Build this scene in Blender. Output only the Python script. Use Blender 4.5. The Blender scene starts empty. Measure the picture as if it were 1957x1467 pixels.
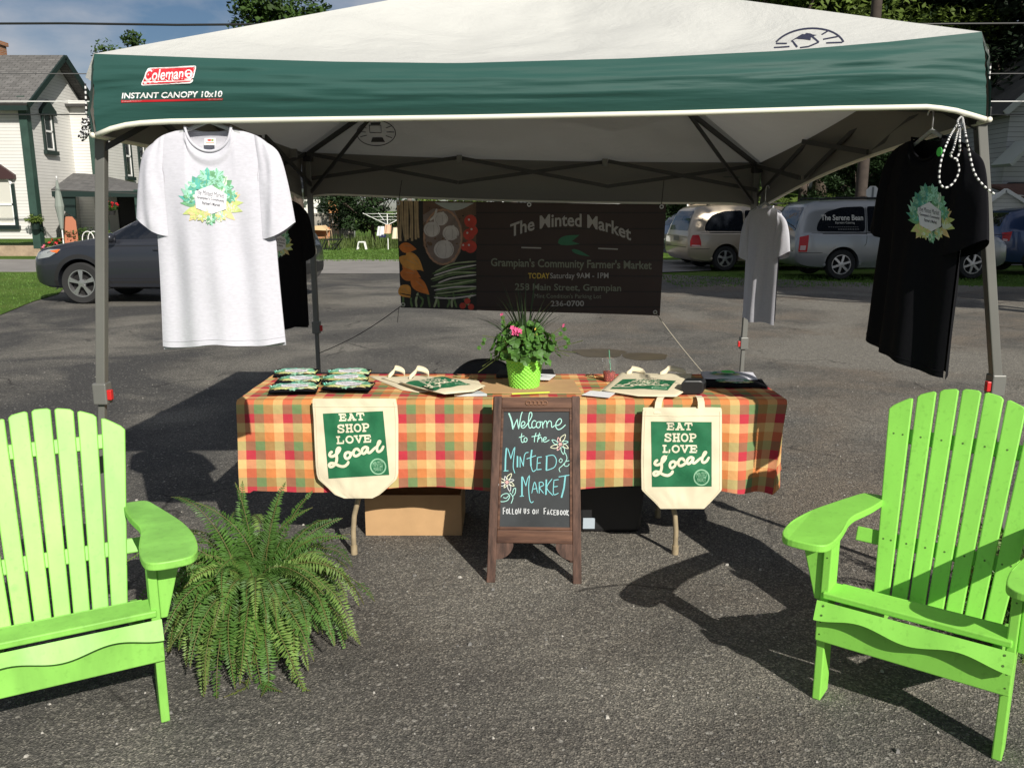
import bpy, bmesh, math, random
import numpy as np
from mathutils import Vector, Matrix, noise as mnoise
from mathutils.bvhtree import BVHTree
R = math.radians
PI = math.pi
random.seed(7)
SC = bpy.context.scene
COL = SC.collection

# ------------------------------------------------------------------ camera
F, CX, CY = 1600.0, 978.5, 733.5           # photograph: 1957 x 1467 pixels
HC = 1.65
TH = math.atan((CY - 400.0) / F)
cd = bpy.data.cameras.new('camera')
cd.sensor_width = 36.0
cd.lens = 36.0 * F / 1957.0
cd.clip_start = 0.05
cd.clip_end = 3000
cam = bpy.data.objects.new('camera', cd)
COL.objects.link(cam)
cam.location = (0, 0, HC)
cam.rotation_euler = (PI / 2 - TH, 0, 0)
SC.camera = cam

# ------------------------------------------------------------------ light
SUNV = Vector((0.53, -1.0, 0.75)).normalized()
EL = math.asin(SUNV.z)
AZ = math.atan2(SUNV.x, SUNV.y)
sd = bpy.data.lights.new('sun', 'SUN')
sd.energy = 4.6
sd.angle = R(0.5)
sd.color = (1.0, 0.945, 0.86)
sun = bpy.data.objects.new('sun', sd)
COL.objects.link(sun)
sun.rotation_euler = (-SUNV).to_track_quat('-Z', 'Y').to_euler()

W = bpy.data.worlds.new('World')
SC.world = W
W.use_nodes = True
nt = W.node_tree
nt.nodes.clear()
def N(tree, typ, **kw):
    n = tree.nodes.new(typ)
    for k, v in kw.items():
        setattr(n, k, v)
    return n
wo = N(nt, 'ShaderNodeOutputWorld')
bg = N(nt, 'ShaderNodeBackground')
bg.inputs['Strength'].default_value = 0.042
sky = N(nt, 'ShaderNodeTexSky', sky_type='NISHITA', sun_disc=False)
sky.sun_elevation = EL
sky.sun_rotation = AZ
sky.ozone_density = 4.0
sky.dust_density = 0.4
tc = N(nt, 'ShaderNodeTexCoord')
mp = N(nt, 'ShaderNodeMapping')
mp.inputs['Scale'].default_value = (1, 1, 2.2)
nz = N(nt, 'ShaderNodeTexNoise')
nz.inputs['Scale'].default_value = 3.2
nz.inputs['Detail'].default_value = 7
nz.inputs['Roughness'].default_value = 0.55
rp = N(nt, 'ShaderNodeValToRGB')
rp.color_ramp.elements[0].position = 0.40
rp.color_ramp.elements[1].position = 0.60
rp.color_ramp.elements[1].color = (0.85, 0.85, 0.85, 1)
mx = N(nt, 'ShaderNodeMix', data_type='RGBA')
mx.inputs['B'].default_value = (10.5, 10.6, 11.2, 1)
nt.links.new(tc.outputs['Generated'], mp.inputs['Vector'])
nt.links.new(mp.outputs['Vector'], nz.inputs['Vector'])
nt.links.new(nz.outputs['Fac'], rp.inputs['Fac'])
nt.links.new(rp.outputs['Color'], mx.inputs['Factor'])
nt.links.new(sky.outputs['Color'], mx.inputs['A'])
nt.links.new(mx.outputs['Result'], bg.inputs['Color'])
nt.links.new(bg.outputs['Background'], wo.inputs['Surface'])
SC.view_settings.view_transform = 'Standard'
SC.view_settings.look = 'None'
SC.view_settings.exposure = 0.3
SC.view_settings.gamma = 1.0

# ------------------------------------------------------------------ layout helpers
def ray(px, py):
    u, v = (px - CX) / F, -(py - CY) / F
    return Vector((u, math.cos(TH) + v * math.sin(TH), -math.sin(TH) + v * math.cos(TH)))
def at(px, py, Y):
    """the point seen at a photograph pixel, Y metres down the lot"""
    d = ray(px, py)
    return Vector((0, 0, HC)) + d * (Y / d.y)
def gnd(px, py, z=0.0):
    d = ray(px, py)
    return Vector((0, 0, HC)) + d * ((z - HC) / d.z)
def lerp(a, b, t):
    return a + (b - a) * t
def nz3(x, y=0.0, z=0.0):
    return mnoise.noise(Vector((x, y, z)))

# ------------------------------------------------------------------ materials
MATS = {}
def bsdf_mat(name):
    m = bpy.data.materials.new(name)
    m.use_nodes = True
    t = m.node_tree
    return m, t, t.nodes['Principled BSDF']
def c4(c):
    return (c[0], c[1], c[2], 1)
def mat(name, col=(.5, .5, .5), rough=.6, metal=0, spec=.5, var=0, vscale=8, bump=0, bscale=40, bdist=.01,
        coat=0, trans=0, sub=None, stretch=None, sheen=0):
    if name in MATS:
        return MATS[name]
    m, t, b = bsdf_mat(name)
    b.inputs['Base Color'].default_value = c4(col)
    b.inputs['Roughness'].default_value = rough
    b.inputs['Metallic'].default_value = metal
    b.inputs['Specular IOR Level'].default_value = spec
    b.inputs['Coat Weight'].default_value = coat
    b.inputs['Coat Roughness'].default_value = .04
    b.inputs['Sheen Weight'].default_value = sheen
    need = var or bump
    if need:
        co = N(t, 'ShaderNodeTexCoord')
        vec = co.outputs['Object']
        if stretch:
            mpn = N(t, 'ShaderNodeMapping')
            mpn.inputs['Scale'].default_value = stretch
            t.links.new(vec, mpn.inputs['Vector'])
            vec = mpn.outputs['Vector']
    if var:
        n = N(t, 'ShaderNodeTexNoise')
        n.inputs['Scale'].default_value = vscale
        n.inputs['Detail'].default_value = 5
        n.inputs['Roughness'].default_value = .6
        t.links.new(vec, n.inputs['Vector'])
        r = N(t, 'ShaderNodeValToRGB')
        r.color_ramp.elements[0].position = .3
        r.color_ramp.elements[1].position = .7
        c0 = sub if sub else tuple(x * (1 - var) for x in col)
        r.color_ramp.elements[0].color = c4(c0)
        r.color_ramp.elements[1].color = c4(tuple(min(1, x * (1 + var)) for x in col))
        t.links.new(n.outputs['Fac'], r.inputs['Fac'])
        t.links.new(r.outputs['Color'], b.inputs['Base Color'])
    if bump:
        n2 = N(t, 'ShaderNodeTexNoise')
        n2.inputs['Scale'].default_value = bscale
        n2.inputs['Detail'].default_value = 4
        t.links.new(vec, n2.inputs['Vector'])
        bm = N(t, 'ShaderNodeBump')
        bm.inputs['Strength'].default_value = bump
        bm.inputs['Distance'].default_value = bdist
        t.links.new(n2.outputs['Fac'], bm.inputs['Height'])
        t.links.new(bm.outputs['Normal'], b.inputs['Normal'])
    if trans:
        out = t.nodes['Material Output']
        tr = N(t, 'ShaderNodeBsdfTranslucent')
        tr.inputs['Color'].default_value = c4(col)
        if var:
            t.links.new(r.outputs['Color'], tr.inputs['Color'])
        mxs = N(t, 'ShaderNodeMixShader')
        mxs.inputs['Fac'].default_value = trans
        t.links.new(b.outputs['BSDF'], mxs.inputs[1])
        t.links.new(tr.outputs['BSDF'], mxs.inputs[2])
        t.links.new(mxs.outputs['Shader'], out.inputs['Surface'])
    MATS[name] = m
    return m

def mat_ground():
    m, t, b = bsdf_mat('asphalt')
    co = N(t, 'ShaderNodeTexCoord')
    V = co.outputs['Object']
    def noise(sc, det=5, ro=.6, dist=0):
        n = N(t, 'ShaderNodeTexNoise')
        n.inputs['Scale'].default_value = sc
        n.inputs['Detail'].default_value = det
        n.inputs['Roughness'].default_value = ro
        n.inputs['Distortion'].default_value = dist
        t.links.new(V, n.inputs['Vector'])
        return n.outputs['Fac']
    def ramp(fac, stops):
        r = N(t, 'ShaderNodeValToRGB')
        e = r.color_ramp.elements
        while len(e) < len(stops):
            e.new(.5)
        for el, (p, c) in zip(e, stops):
            el.position = p
            el.color = c4(c)
        t.links.new(fac, r.inputs['Fac'])
        return r.outputs['Color']
    def mix(a, bb, fac, mode='MIX'):
        x = N(t, 'ShaderNodeMix', data_type='RGBA', blend_type=mode)
        for s, v in (('A', a), ('B', bb), ('Factor', fac)):
            if isinstance(v, (tuple, float, int)):
                x.inputs[s].default_value = c4(v) if isinstance(v, tuple) else v
            else:
                t.links.new(v, x.inputs[s])
        return x.outputs['Result']
    base = ramp(noise(1.1, 6, .65), [(.32, (.082, .078, .071)), (.5, (.112, .107, .096)), (.68, (.150, .142, .126))])
    # browner, dustier gravel patches to the right and further back
    sx = N(t, 'ShaderNodeSeparateXYZ')
    t.links.new(V, sx.inputs[0])
    mr = N(t, 'ShaderNodeMapRange')
    mr.inputs['From Min'].default_value = -1.5
    mr.inputs['From Max'].default_value = 2.5
    t.links.new(sx.outputs['X'], mr.inputs['Value'])
    dust = ramp(noise(.7, 5, .6, .6), [(.40, (0, 0, 0)), (.62, (1, 1, 1))])
    mu = N(t, 'ShaderNodeMath', operation='MULTIPLY')
    t.links.new(dust, mu.inputs[0])
    t.links.new(mr.outputs['Result'], mu.inputs[1])
    base = mix(base, (.165, .142, .115), mu.outputs[0])
    pale = ramp(noise(.33, 4, .6, .8), [(.46, (0, 0, 0)), (.60, (1, 1, 1))])
    base = mix(base, (.185, .175, .152), pale)
    # tar-dark patches to the left rear
    mr2 = N(t, 'ShaderNodeMapRange')
    mr2.inputs['From Min'].default_value = 1.0
    mr2.inputs['From Max'].default_value = -4.0
    t.links.new(sx.outputs['X'], mr2.inputs['Value'])
    tar = ramp(noise(.45, 4, .55, 1.0), [(.42, (0, 0, 0)), (.56, (1, 1, 1))])
    mu2 = N(t, 'ShaderNodeMath', operation='MULTIPLY')
    t.links.new(tar, mu2.inputs[0])
    t.links.new(mr2.outputs['Result'], mu2.inputs[1])
    base = mix(base, (.066, .065, .063), mu2.outputs[0])
    # aggregate: stones of varied brightness
    def vor(sc):
        v = N(t, 'ShaderNodeTexVoronoi')
        v.inputs['Scale'].default_value = sc
        t.links.new(V, v.inputs['Vector'])
        return v
    v1 = vor(165.0)
    hs = N(t, 'ShaderNodeSeparateColor')
    t.links.new(v1.outputs['Color'], hs.inputs[0])
    ag = ramp(hs.outputs[0], [(.0, (.50, .50, .51)), (.55, (.88, .88, .87)), (.83, (1.3, 1.28, 1.24)), (.97, (2.1, 2.05, 1.95))])
    base = mix(base, ag, 1.0, 'MULTIPLY')
    v2 = vor(46.0)
    hs2 = N(t, 'ShaderNodeSeparateColor')
    t.links.new(v2.outputs['Color'], hs2.inputs[0])
    sp = ramp(hs2.outputs[1], [(.915, (0, 0, 0)), (.93, (1, 1, 1))])
    dd = ramp(v2.outputs['Distance'], [(.25, (1, 1, 1)), (.42, (0, 0, 0))])
    spm = N(t, 'ShaderNodeMath', operation='MULTIPLY')
    t.links.new(sp, spm.inputs[0])
    t.links.new(dd, spm.inputs[1])
    base = mix(base, (.28, .265, .235), spm.outputs[0])
    # hairline cracks and a few old oil stains
    wv = N(t, 'ShaderNodeTexNoise')
    wv.inputs['Scale'].default_value = 1.6
    wv.inputs['Detail'].default_value = 6
    t.links.new(V, wv.inputs['Vector'])
    vm = N(t, 'ShaderNodeMix', data_type='VECTOR')
    vm.inputs['Factor'].default_value = .35
    t.links.new(V, vm.inputs['A'])
    t.links.new(wv.outputs['Color'], vm.inputs['B'])
    vc = N(t, 'ShaderNodeTexVoronoi', feature='DISTANCE_TO_EDGE')
    vc.inputs['Scale'].default_value = .75
    t.links.new(vm.outputs['Result'], vc.inputs['Vector'])
    ck = ramp(vc.outputs['Distance'], [(.0, (1, 1, 1)), (.0075, (0, 0, 0))])
    cm = ramp(noise(.8, 3), [(.50, (0, 0, 0)), (.60, (1, 1, 1))])
    cx = N(t, 'ShaderNodeMath', operation='MULTIPLY')
    t.links.new(ck, cx.inputs[0])
    t.links.new(cm, cx.inputs[1])
    base = mix(base, (.028, .026, .024), cx.outputs[0])
    oil = ramp(noise(1.9, 4, .5, .4), [(.66, (0, 0, 0)), (.74, (.6, .6, .6))])
    base = mix(base, (.034, .032, .030), oil)
    t.links.new(base, b.inputs['Base Color'])
    b.inputs['Roughness'].default_value = .9
    b.inputs['Specular IOR Level'].default_value = .25
    b1 = N(t, 'ShaderNodeBump')
    b1.inputs['Strength'].default_value = .6
    b1.inputs['Distance'].default_value = .006
    t.links.new(v1.outputs['Distance'], b1.inputs['Height'])
    b2 = N(t, 'ShaderNodeBump')
    b2.inputs['Strength'].default_value = .6
    b2.inputs['Distance'].default_value = .03
    t.links.new(noise(9, 6, .7), b2.inputs['Height'])
    t.links.new(b1.outputs['Normal'], b2.inputs['Normal'])
    t.links.new(b2.outputs['Normal'], b.inputs['Normal'])
    return m

def mat_plaid():
    m, t, b = bsdf_mat('plaid_cloth')
    uv = N(t, 'ShaderNodeUVMap')
    s = N(t, 'ShaderNodeSeparateXYZ')
    t.links.new(uv.outputs['UV'], s.inputs[0])
    def stripes(sock, cell, off):
        a = N(t, 'ShaderNodeMath', operation='MULTIPLY_ADD')
        a.inputs[1].default_value = 1 / (4 * cell)
        a.inputs[2].default_value = off
        t.links.new(sock, a.inputs[0])
        f = N(t, 'ShaderNodeMath', operation='FRACT')
        t.links.new(a.outputs[0], f.inputs[0])
        r = N(t, 'ShaderNodeValToRGB')
        r.color_ramp.interpolation = 'CONSTANT'
        e = r.color_ramp.elements
        e.new(.5)
        e.new(.75)
        cols = [(.78, .52, .22), (.50, .045, .065), (.165, .25, .105), (.64, .23, .075)]
        for i in range(4):
            e[i].position = i * .25
            e[i].color = c4(cols[i])
        t.links.new(f.outputs[0], r.inputs['Fac'])
        return r.outputs['Color']
    mx = N(t, 'ShaderNodeMix', data_type='RGBA')
    mx.inputs['Factor'].default_value = .5
    t.links.new(stripes(s.outputs["X"], .0444, .04), mx.inputs['A'])
    t.links.new(stripes(s.outputs["Y"], .0444, .86), mx.inputs['B'])
    nn = N(t, 'ShaderNodeTexNoise')
    nn.inputs['Scale'].default_value = 420
    t.links.new(uv.outputs['UV'], nn.inputs['Vector'])
    r2 = N(t, 'ShaderNodeValToRGB')
    r2.color_ramp.elements[0].color = (.7, .7, .7, 1)
    r2.color_ramp.elements[1].color = (1.2, 1.2, 1.2, 1)
    t.links.new(nn.outputs['Fac'], r2.inputs['Fac'])
    m2 = N(t, 'ShaderNodeMix', data_type='RGBA', blend_type='MULTIPLY')
    m2.inputs['Factor'].default_value = 1
    t.links.new(mx.outputs['Result'], m2.inputs['A'])
    t.links.new(r2.outputs['Color'], m2.inputs['B'])
    t.links.new(m2.outputs['Result'], b.inputs['Base Color'])
    b.inputs['Roughness'].default_value = .85
    b.inputs['Specular IOR Level'].default_value = .15
    n3 = N(t, 'ShaderNodeTexNoise')
    n3.inputs['Scale'].default_value = 14
    t.links.new(uv.outputs['UV'], n3.inputs['Vector'])
    bp = N(t, 'ShaderNodeBump')
    bp.inputs['Strength'].default_value = .35
    bp.inputs['Distance'].default_value = .02
    t.links.new(n3.outputs['Fac'], bp.inputs['Height'])
    t.links.new(bp.outputs['Normal'], b.inputs['Normal'])
    return m

def mat_wood(name, c0, c1, axis='Z', scale=1.0, rough=.6, contrast=(.35, .65)):
    if name in MATS:
        return MATS[name]
    m, t, b = bsdf_mat(name)
    co = N(t, 'ShaderNodeTexCoord')
    mpn = N(t, 'ShaderNodeMapping')
    st = {'X': (1.5, 22, 22), 'Y': (22, 1.5, 22), 'Z': (22, 22, 1.5)}[axis]
    mpn.inputs['Scale'].default_value = tuple(x * scale for x in st)
    t.links.new(co.outputs['Object'], mpn.inputs['Vector'])
    n = N(t, 'ShaderNodeTexNoise')
    n.inputs['Scale'].default_value = 1.6
    n.inputs['Detail'].default_value = 6
    n.inputs['Roughness'].default_value = .65
    t.links.new(mpn.outputs['Vector'], n.inputs['Vector'])
    r = N(t, 'ShaderNodeValToRGB')
    r.color_ramp.elements[0].position, r.color_ramp.elements[1].position = contrast
    r.color_ramp.elements[0].color = c4(c0)
    r.color_ramp.elements[1].color = c4(c1)
    t.links.new(n.outputs['Fac'], r.inputs['Fac'])
    t.links.new(r.outputs['Color'], b.inputs['Base Color'])
    b.inputs['Roughness'].default_value = rough
    bp = N(t, 'ShaderNodeBump')
    bp.inputs['Strength'].default_value = .25
    bp.inputs['Distance'].default_value = .003
    t.links.new(n.outputs['Fac'], bp.inputs['Height'])
    t.links.new(bp.outputs['Normal'], b.inputs['Normal'])
    MATS[name] = m
    return m

def mat_rows(name, col, dark, period, axis='Z', line=.1, rough=.6, depth=.012, brick=None, var=.08):
    """horizontal lap boards / shingle rows in object space"""
    if name in MATS:
        return MATS[name]
    m, t, b = bsdf_mat(name)
    co = N(t, 'ShaderNodeTexCoord')
    if brick:
        uvn = N(t, 'ShaderNodeUVMap')
        br = N(t, 'ShaderNodeTexBrick')
        br.inputs['Color1'].default_value = c4(col)
        br.inputs['Color2'].default_value = c4(tuple(x * .68 for x in col))
        br.inputs['Mortar'].default_value = c4(dark)
        br.inputs['Scale'].default_value = 1
        br.inputs['Mortar Size'].default_value = line
        br.inputs['Brick Width'].default_value = brick
        br.inputs['Row Height'].default_value = period
        t.links.new(uvn.outputs['UV'], br.inputs['Vector'])
        n = N(t, 'ShaderNodeTexNoise')
        n.inputs['Scale'].default_value = 3
        n.inputs['Detail'].default_value = 6
        t.links.new(co.outputs['Object'], n.inputs['Vector'])
        r = N(t, 'ShaderNodeValToRGB')
        r.color_ramp.elements[0].color = (.65, .65, .65, 1)
        r.color_ramp.elements[1].color = (1.3, 1.3, 1.3, 1)
        t.links.new(n.outputs['Fac'], r.inputs['Fac'])
        mm = N(t, 'ShaderNodeMix', data_type='RGBA', blend_type='MULTIPLY')
        mm.inputs['Factor'].default_value = 1
        t.links.new(br.outputs['Color'], mm.inputs['A'])
        t.links.new(r.outputs['Color'], mm.inputs['B'])
        t.links.new(mm.outputs['Result'], b.inputs['Base Color'])
        b.inputs['Roughness'].default_value = rough
        MATS[name] = m
        return m
    s = N(t, 'ShaderNodeSeparateXYZ')
    t.links.new(co.outputs['Object'], s.inputs[0])
    a = N(t, 'ShaderNodeMath', operation='MULTIPLY')
    a.inputs[1].default_value = 1 / period
    t.links.new(s.outputs[axis], a.inputs[0])
    f = N(t, 'ShaderNodeMath', operation='FRACT')
    t.links.new(a.outputs[0], f.inputs[0])
    r = N(t, 'ShaderNodeValToRGB')
    r.color_ramp.elements[0].position = line
    r.color_ramp.elements[1].position = line + .06
    r.color_ramp.elements[0].color = c4(dark)
    r.color_ramp.elements[1].color = c4(col)
    t.links.new(f.outputs[0], r.inputs['Fac'])
    n = N(t, 'ShaderNodeTexNoise')
    n.inputs['Scale'].default_value = 1.4
    n.inputs['Detail'].default_value = 6
    t.links.new(co.outputs['Object'], n.inputs['Vector'])
    r2 = N(t, 'ShaderNodeValToRGB')
    r2.color_ramp.elements[0].color = (1 - var * 2, 1 - var * 2, 1 - var * 2, 1)
    r2.color_ramp.elements[1].color = (1 + var, 1 + var, 1 + var, 1)
    t.links.new(n.outputs['Fac'], r2.inputs['Fac'])
    mm = N(t, 'ShaderNodeMix', data_type='RGBA', blend_type='MULTIPLY')
    mm.inputs['Factor'].default_value = 1
    t.links.new(r.outputs['Color'], mm.inputs['A'])
    t.links.new(r2.outputs['Color'], mm.inputs['B'])
    t.links.new(mm.outputs['Result'], b.inputs['Base Color'])
    bp = N(t, 'ShaderNodeBump')
    bp.invert = True
    bp.inputs['Strength'].default_value = .6
    bp.inputs['Distance'].default_value = depth
    t.links.new(f.outputs[0], bp.inputs['Height'])
    t.links.new(bp.outputs['Normal'], b.inputs['Normal'])
    b.inputs['Roughness'].default_value = rough
    MATS[name] = m
    return m

# ------------------------------------------------------------------ objects
def tag(o, label=None, cat=None, group=None, kind=None):
    if label: o['label'] = label
    if cat: o['category'] = cat
    if group: o['group'] = group
    if kind: o['kind'] = kind
    return o
def thing(name, label, cat, loc=(0, 0, 0), rz=0, group=None):
    o = bpy.data.objects.new(name, None)
    o.empty_display_size = .1
    COL.objects.link(o)
    o.location = loc
    o.rotation_euler = (0, 0, rz)
    return tag(o, label, cat, group)
def rootmat(o):
    while o.parent:
        o = o.parent
    return Matrix.LocRotScale(o.location, o.rotation_euler.to_quaternion(), o.scale)
def copy_tree(o, parent=None):
    c = o.copy()
    COL.objects.link(c)
    c.parent = parent
    for ch in list(o.children):
        copy_tree(ch, c)
    return c

class MB:
    def __init__(s):
        s.v, s.f, s.mi, s.uv = [], [], [], {}
        s.cur = 0
    def add(s, verts, faces, m=None):
        o = len(s.v)
        s.v.extend([tuple(v) for v in verts])
        s.f.extend([tuple(i + o for i in f) for f in faces])
        s.mi.extend([s.cur if m is None else m] * len(faces))
        return o
    def box(s, c, size, rot=None, m=None):
        hx, hy, hz = size[0] / 2, size[1] / 2, size[2] / 2
        vs = [Vector((x, y, z)) for z in (-hz, hz) for y in (-hy, hy) for x in (-hx, hx)]
        if rot is not None:
            if isinstance(rot, (int, float)):
                rot = Matrix.Rotation(rot, 3, 'Z')
            vs = [rot @ v for v in vs]
        c = Vector(c)
        s.add([v + c for v in vs], [(0, 2, 3, 1), (4, 5, 7, 6), (0, 1, 5, 4), (2, 6, 7, 3), (0, 4, 6, 2), (1, 3, 7, 5)], m)
    def beam(s, p0, p1, w, h, up=(0, 0, 1), m=None):
        p0, p1 = Vector(p0), Vector(p1)
        d = p1 - p0
        z = d.normalized()
        u = Vector(up)
        x = u.cross(z)
        if x.length < 1e-4:
            x = Vector((1, 0, 0)).cross(z)
        x.normalize()
        y = z.cross(x)
        rot = Matrix((x, y, z)).transposed()
        s.box((p0 + p1) / 2, (w, h, d.length), rot, m)
    def tube(s, pts, r, n=8, cap=True, closed=False, m=None, mats=None):
        pts = [Vector(p) for p in pts]
        K = len(pts)
        rs = r if isinstance(r, (list, tuple)) else [r] * K
        up = None
        vs = []
        for i, p in enumerate(pts):
            a = pts[(i - 1) % K] if (closed or i > 0) else p
            b = pts[(i + 1) % K] if (closed or i < K - 1) else p
            t = (b - a)
            t = t.normalized() if t.length > 1e-9 else Vector((0, 0, 1))
            if up is None:
                up = Vector((0, 0, 1)) if abs(t.z) < .9 else Vector((1, 0, 0))
            x = up - t * up.dot(t)
            if x.length < 1e-5:
                x = t.orthogonal()
            x.normalize()
            up = x
            y = t.cross(x)
            for k in range(n):
                a2 = 2 * PI * k / n
                vs.append(p + (x * math.cos(a2) + y * math.sin(a2)) * rs[i])
        o = len(s.v)
        s.v.extend([tuple(v) for v in vs])
        segs = K if closed else K - 1
        for i in range(segs):
            j = (i + 1) % K
            for k in range(n):
                k2 = (k + 1) % n
                s.f.append((o + i * n + k, o + i * n + k2, o + j * n + k2, o + j * n + k))
                s.mi.append(mats[i % len(mats)] if mats else (s.cur if m is None else m))
        if cap and not closed:
            s.f.append(tuple(o + k for k in range(n))[::-1])
            s.f.append(tuple(o + (K - 1) * n + k for k in range(n)))
            s.mi.extend([s.cur if m is None else m] * 2)
    def lathe(s, prof, c=(0, 0, 0), n=24, m=None, axis='Z'):
        c = Vector(c)
        vs = []
        for (r, z) in prof:
            for k in range(n):
                a = 2 * PI * k / n
                p = Vector((r * math.cos(a), r * math.sin(a), z))
                if axis == 'Y':
                    p = Vector((p.x, p.z, p.y))
                elif axis == 'X':
                    p = Vector((p.z, p.x, p.y))
                vs.append(p + c)
        fs = []
        for i in range(len(prof) - 1):
            for k in range(n):
                k2 = (k + 1) % n
                fs.append((i * n + k, i * n + k2, (i + 1) * n + k2, (i + 1) * n + k))
        s.add(vs, fs, m)
    def grid(s, fn, nu, nv, m=None, uv=None, flip=False):
        o = len(s.v)
        for j in range(nv + 1):
            for i in range(nu + 1):
                u, v = i / nu, j / nv
                s.v.append(tuple(fn(u, v)))
                if uv:
                    s.uv[len(s.v) - 1] = uv(u, v)
        for j in range(nv):
            for i in range(nu):
                a = o + j * (nu + 1) + i
                q = (a, a + 1, a + nu + 2, a + nu + 1)
                s.f.append(q[::-1] if flip else q)
                s.mi.append(s.cur if m is None else m)
    def prism(s, pts, vec, m=None, msid=None):
        vec = Vector(vec)
        n = len(pts)
        a = [Vector(p) for p in pts]
        o = len(s.v)
        s.v.extend([tuple(p) for p in a] + [tuple(p + vec) for p in a])
        mm = s.cur if m is None else m
        s.f.append(tuple(range(o, o + n))[::-1])
        s.f.append(tuple(range(o + n, o + 2 * n)))
        s.mi += [mm, mm]
        for i in range(n):
            j = (i + 1) % n
            s.f.append((o + i, o + j, o + n + j, o + n + i))
            s.mi.append(mm if msid is None else msid)
    def build(s, name, mats, parent=None, world=False, smooth=False, bevel=0, segs=2, recalc=True, autosmooth=None, solid=0):
        me = bpy.data.meshes.new(name)
        vs = s.v
        if world and parent is not None:
            im = rootmat(parent).inverted()
            vs = [tuple(im @ Vector(v)) for v in vs]
        me.from_pydata(vs, [], s.f)
        if not isinstance(mats, (list, tuple)):
            mats = [mats]
        for m_ in mats:
            me.materials.append(m_)
        me.polygons.foreach_set('material_index', s.mi)
        if s.uv:
            l = me.uv_layers.new(name='UVMap')
            arr = np.zeros(len(me.loops) * 2, dtype=np.float32)
            for li, lp in enumerate(me.loops):
                q = s.uv.get(lp.vertex_index, (0, 0))
                arr[2 * li], arr[2 * li + 1] = q
            l.data.foreach_set('uv', arr)
        if recalc:
            b = bmesh.new()
            b.from_mesh(me)
            bmesh.ops.recalc_face_normals(b, faces=b.faces)
            b.to_mesh(me)
            b.free()
        if smooth:
            me.polygons.foreach_set('use_smooth', [True] * len(me.polygons))
            if autosmooth:
                try:
                    me.set_sharp_from_angle(angle=R(autosmooth))
                except Exception:
                    pass
        me.update()
        o = bpy.data.objects.new(name, me)
        COL.objects.link(o)
        if parent is not None:
            o.parent = parent
        if solid:
            md = o.modifiers.new('thickness', 'SOLIDIFY')
            md.thickness = solid
            md.offset = 0
        if bevel:
            md = o.modifiers.new('bevel', 'BEVEL')
            md.width = bevel
            md.segments = segs
            md.limit_method = 'ANGLE'
            md.angle_limit = R(40)
        return o

# ---- flat artwork: polygons, strokes and lettering laid on a surface
def text_polys(body, bold=0.0, shear=0.0):
    """triangles of a line of text in its own plane, normalised to its bounding box; returns (verts, faces, w, h)"""
    cu = bpy.data.curves.new('text', 'FONT')
    cu.body = body
    cu.size = 1.0
    cu.offset = bold
    cu.shear = shear
    cu.resolution_u = 3
    o = bpy.data.objects.new('text', cu)
    COL.objects.link(o)
    dg = bpy.context.evaluated_depsgraph_get()
    me = bpy.data.meshes.new_from_object(o.evaluated_get(dg))
    vs = [(v.co.x, v.co.y) for v in me.vertices]
    fs = [tuple(p.vertices) for p in me.polygons]
    bpy.data.objects.remove(o)
    bpy.data.curves.remove(cu)
    bpy.data.meshes.remove(me)
    x0, x1 = min(v[0] for v in vs), max(v[0] for v in vs)
    y0, y1 = min(v[1] for v in vs), max(v[1] for v in vs)
    return [((x - x0), (y - y0)) for x, y in vs], fs, x1 - x0, y1 - y0

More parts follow.
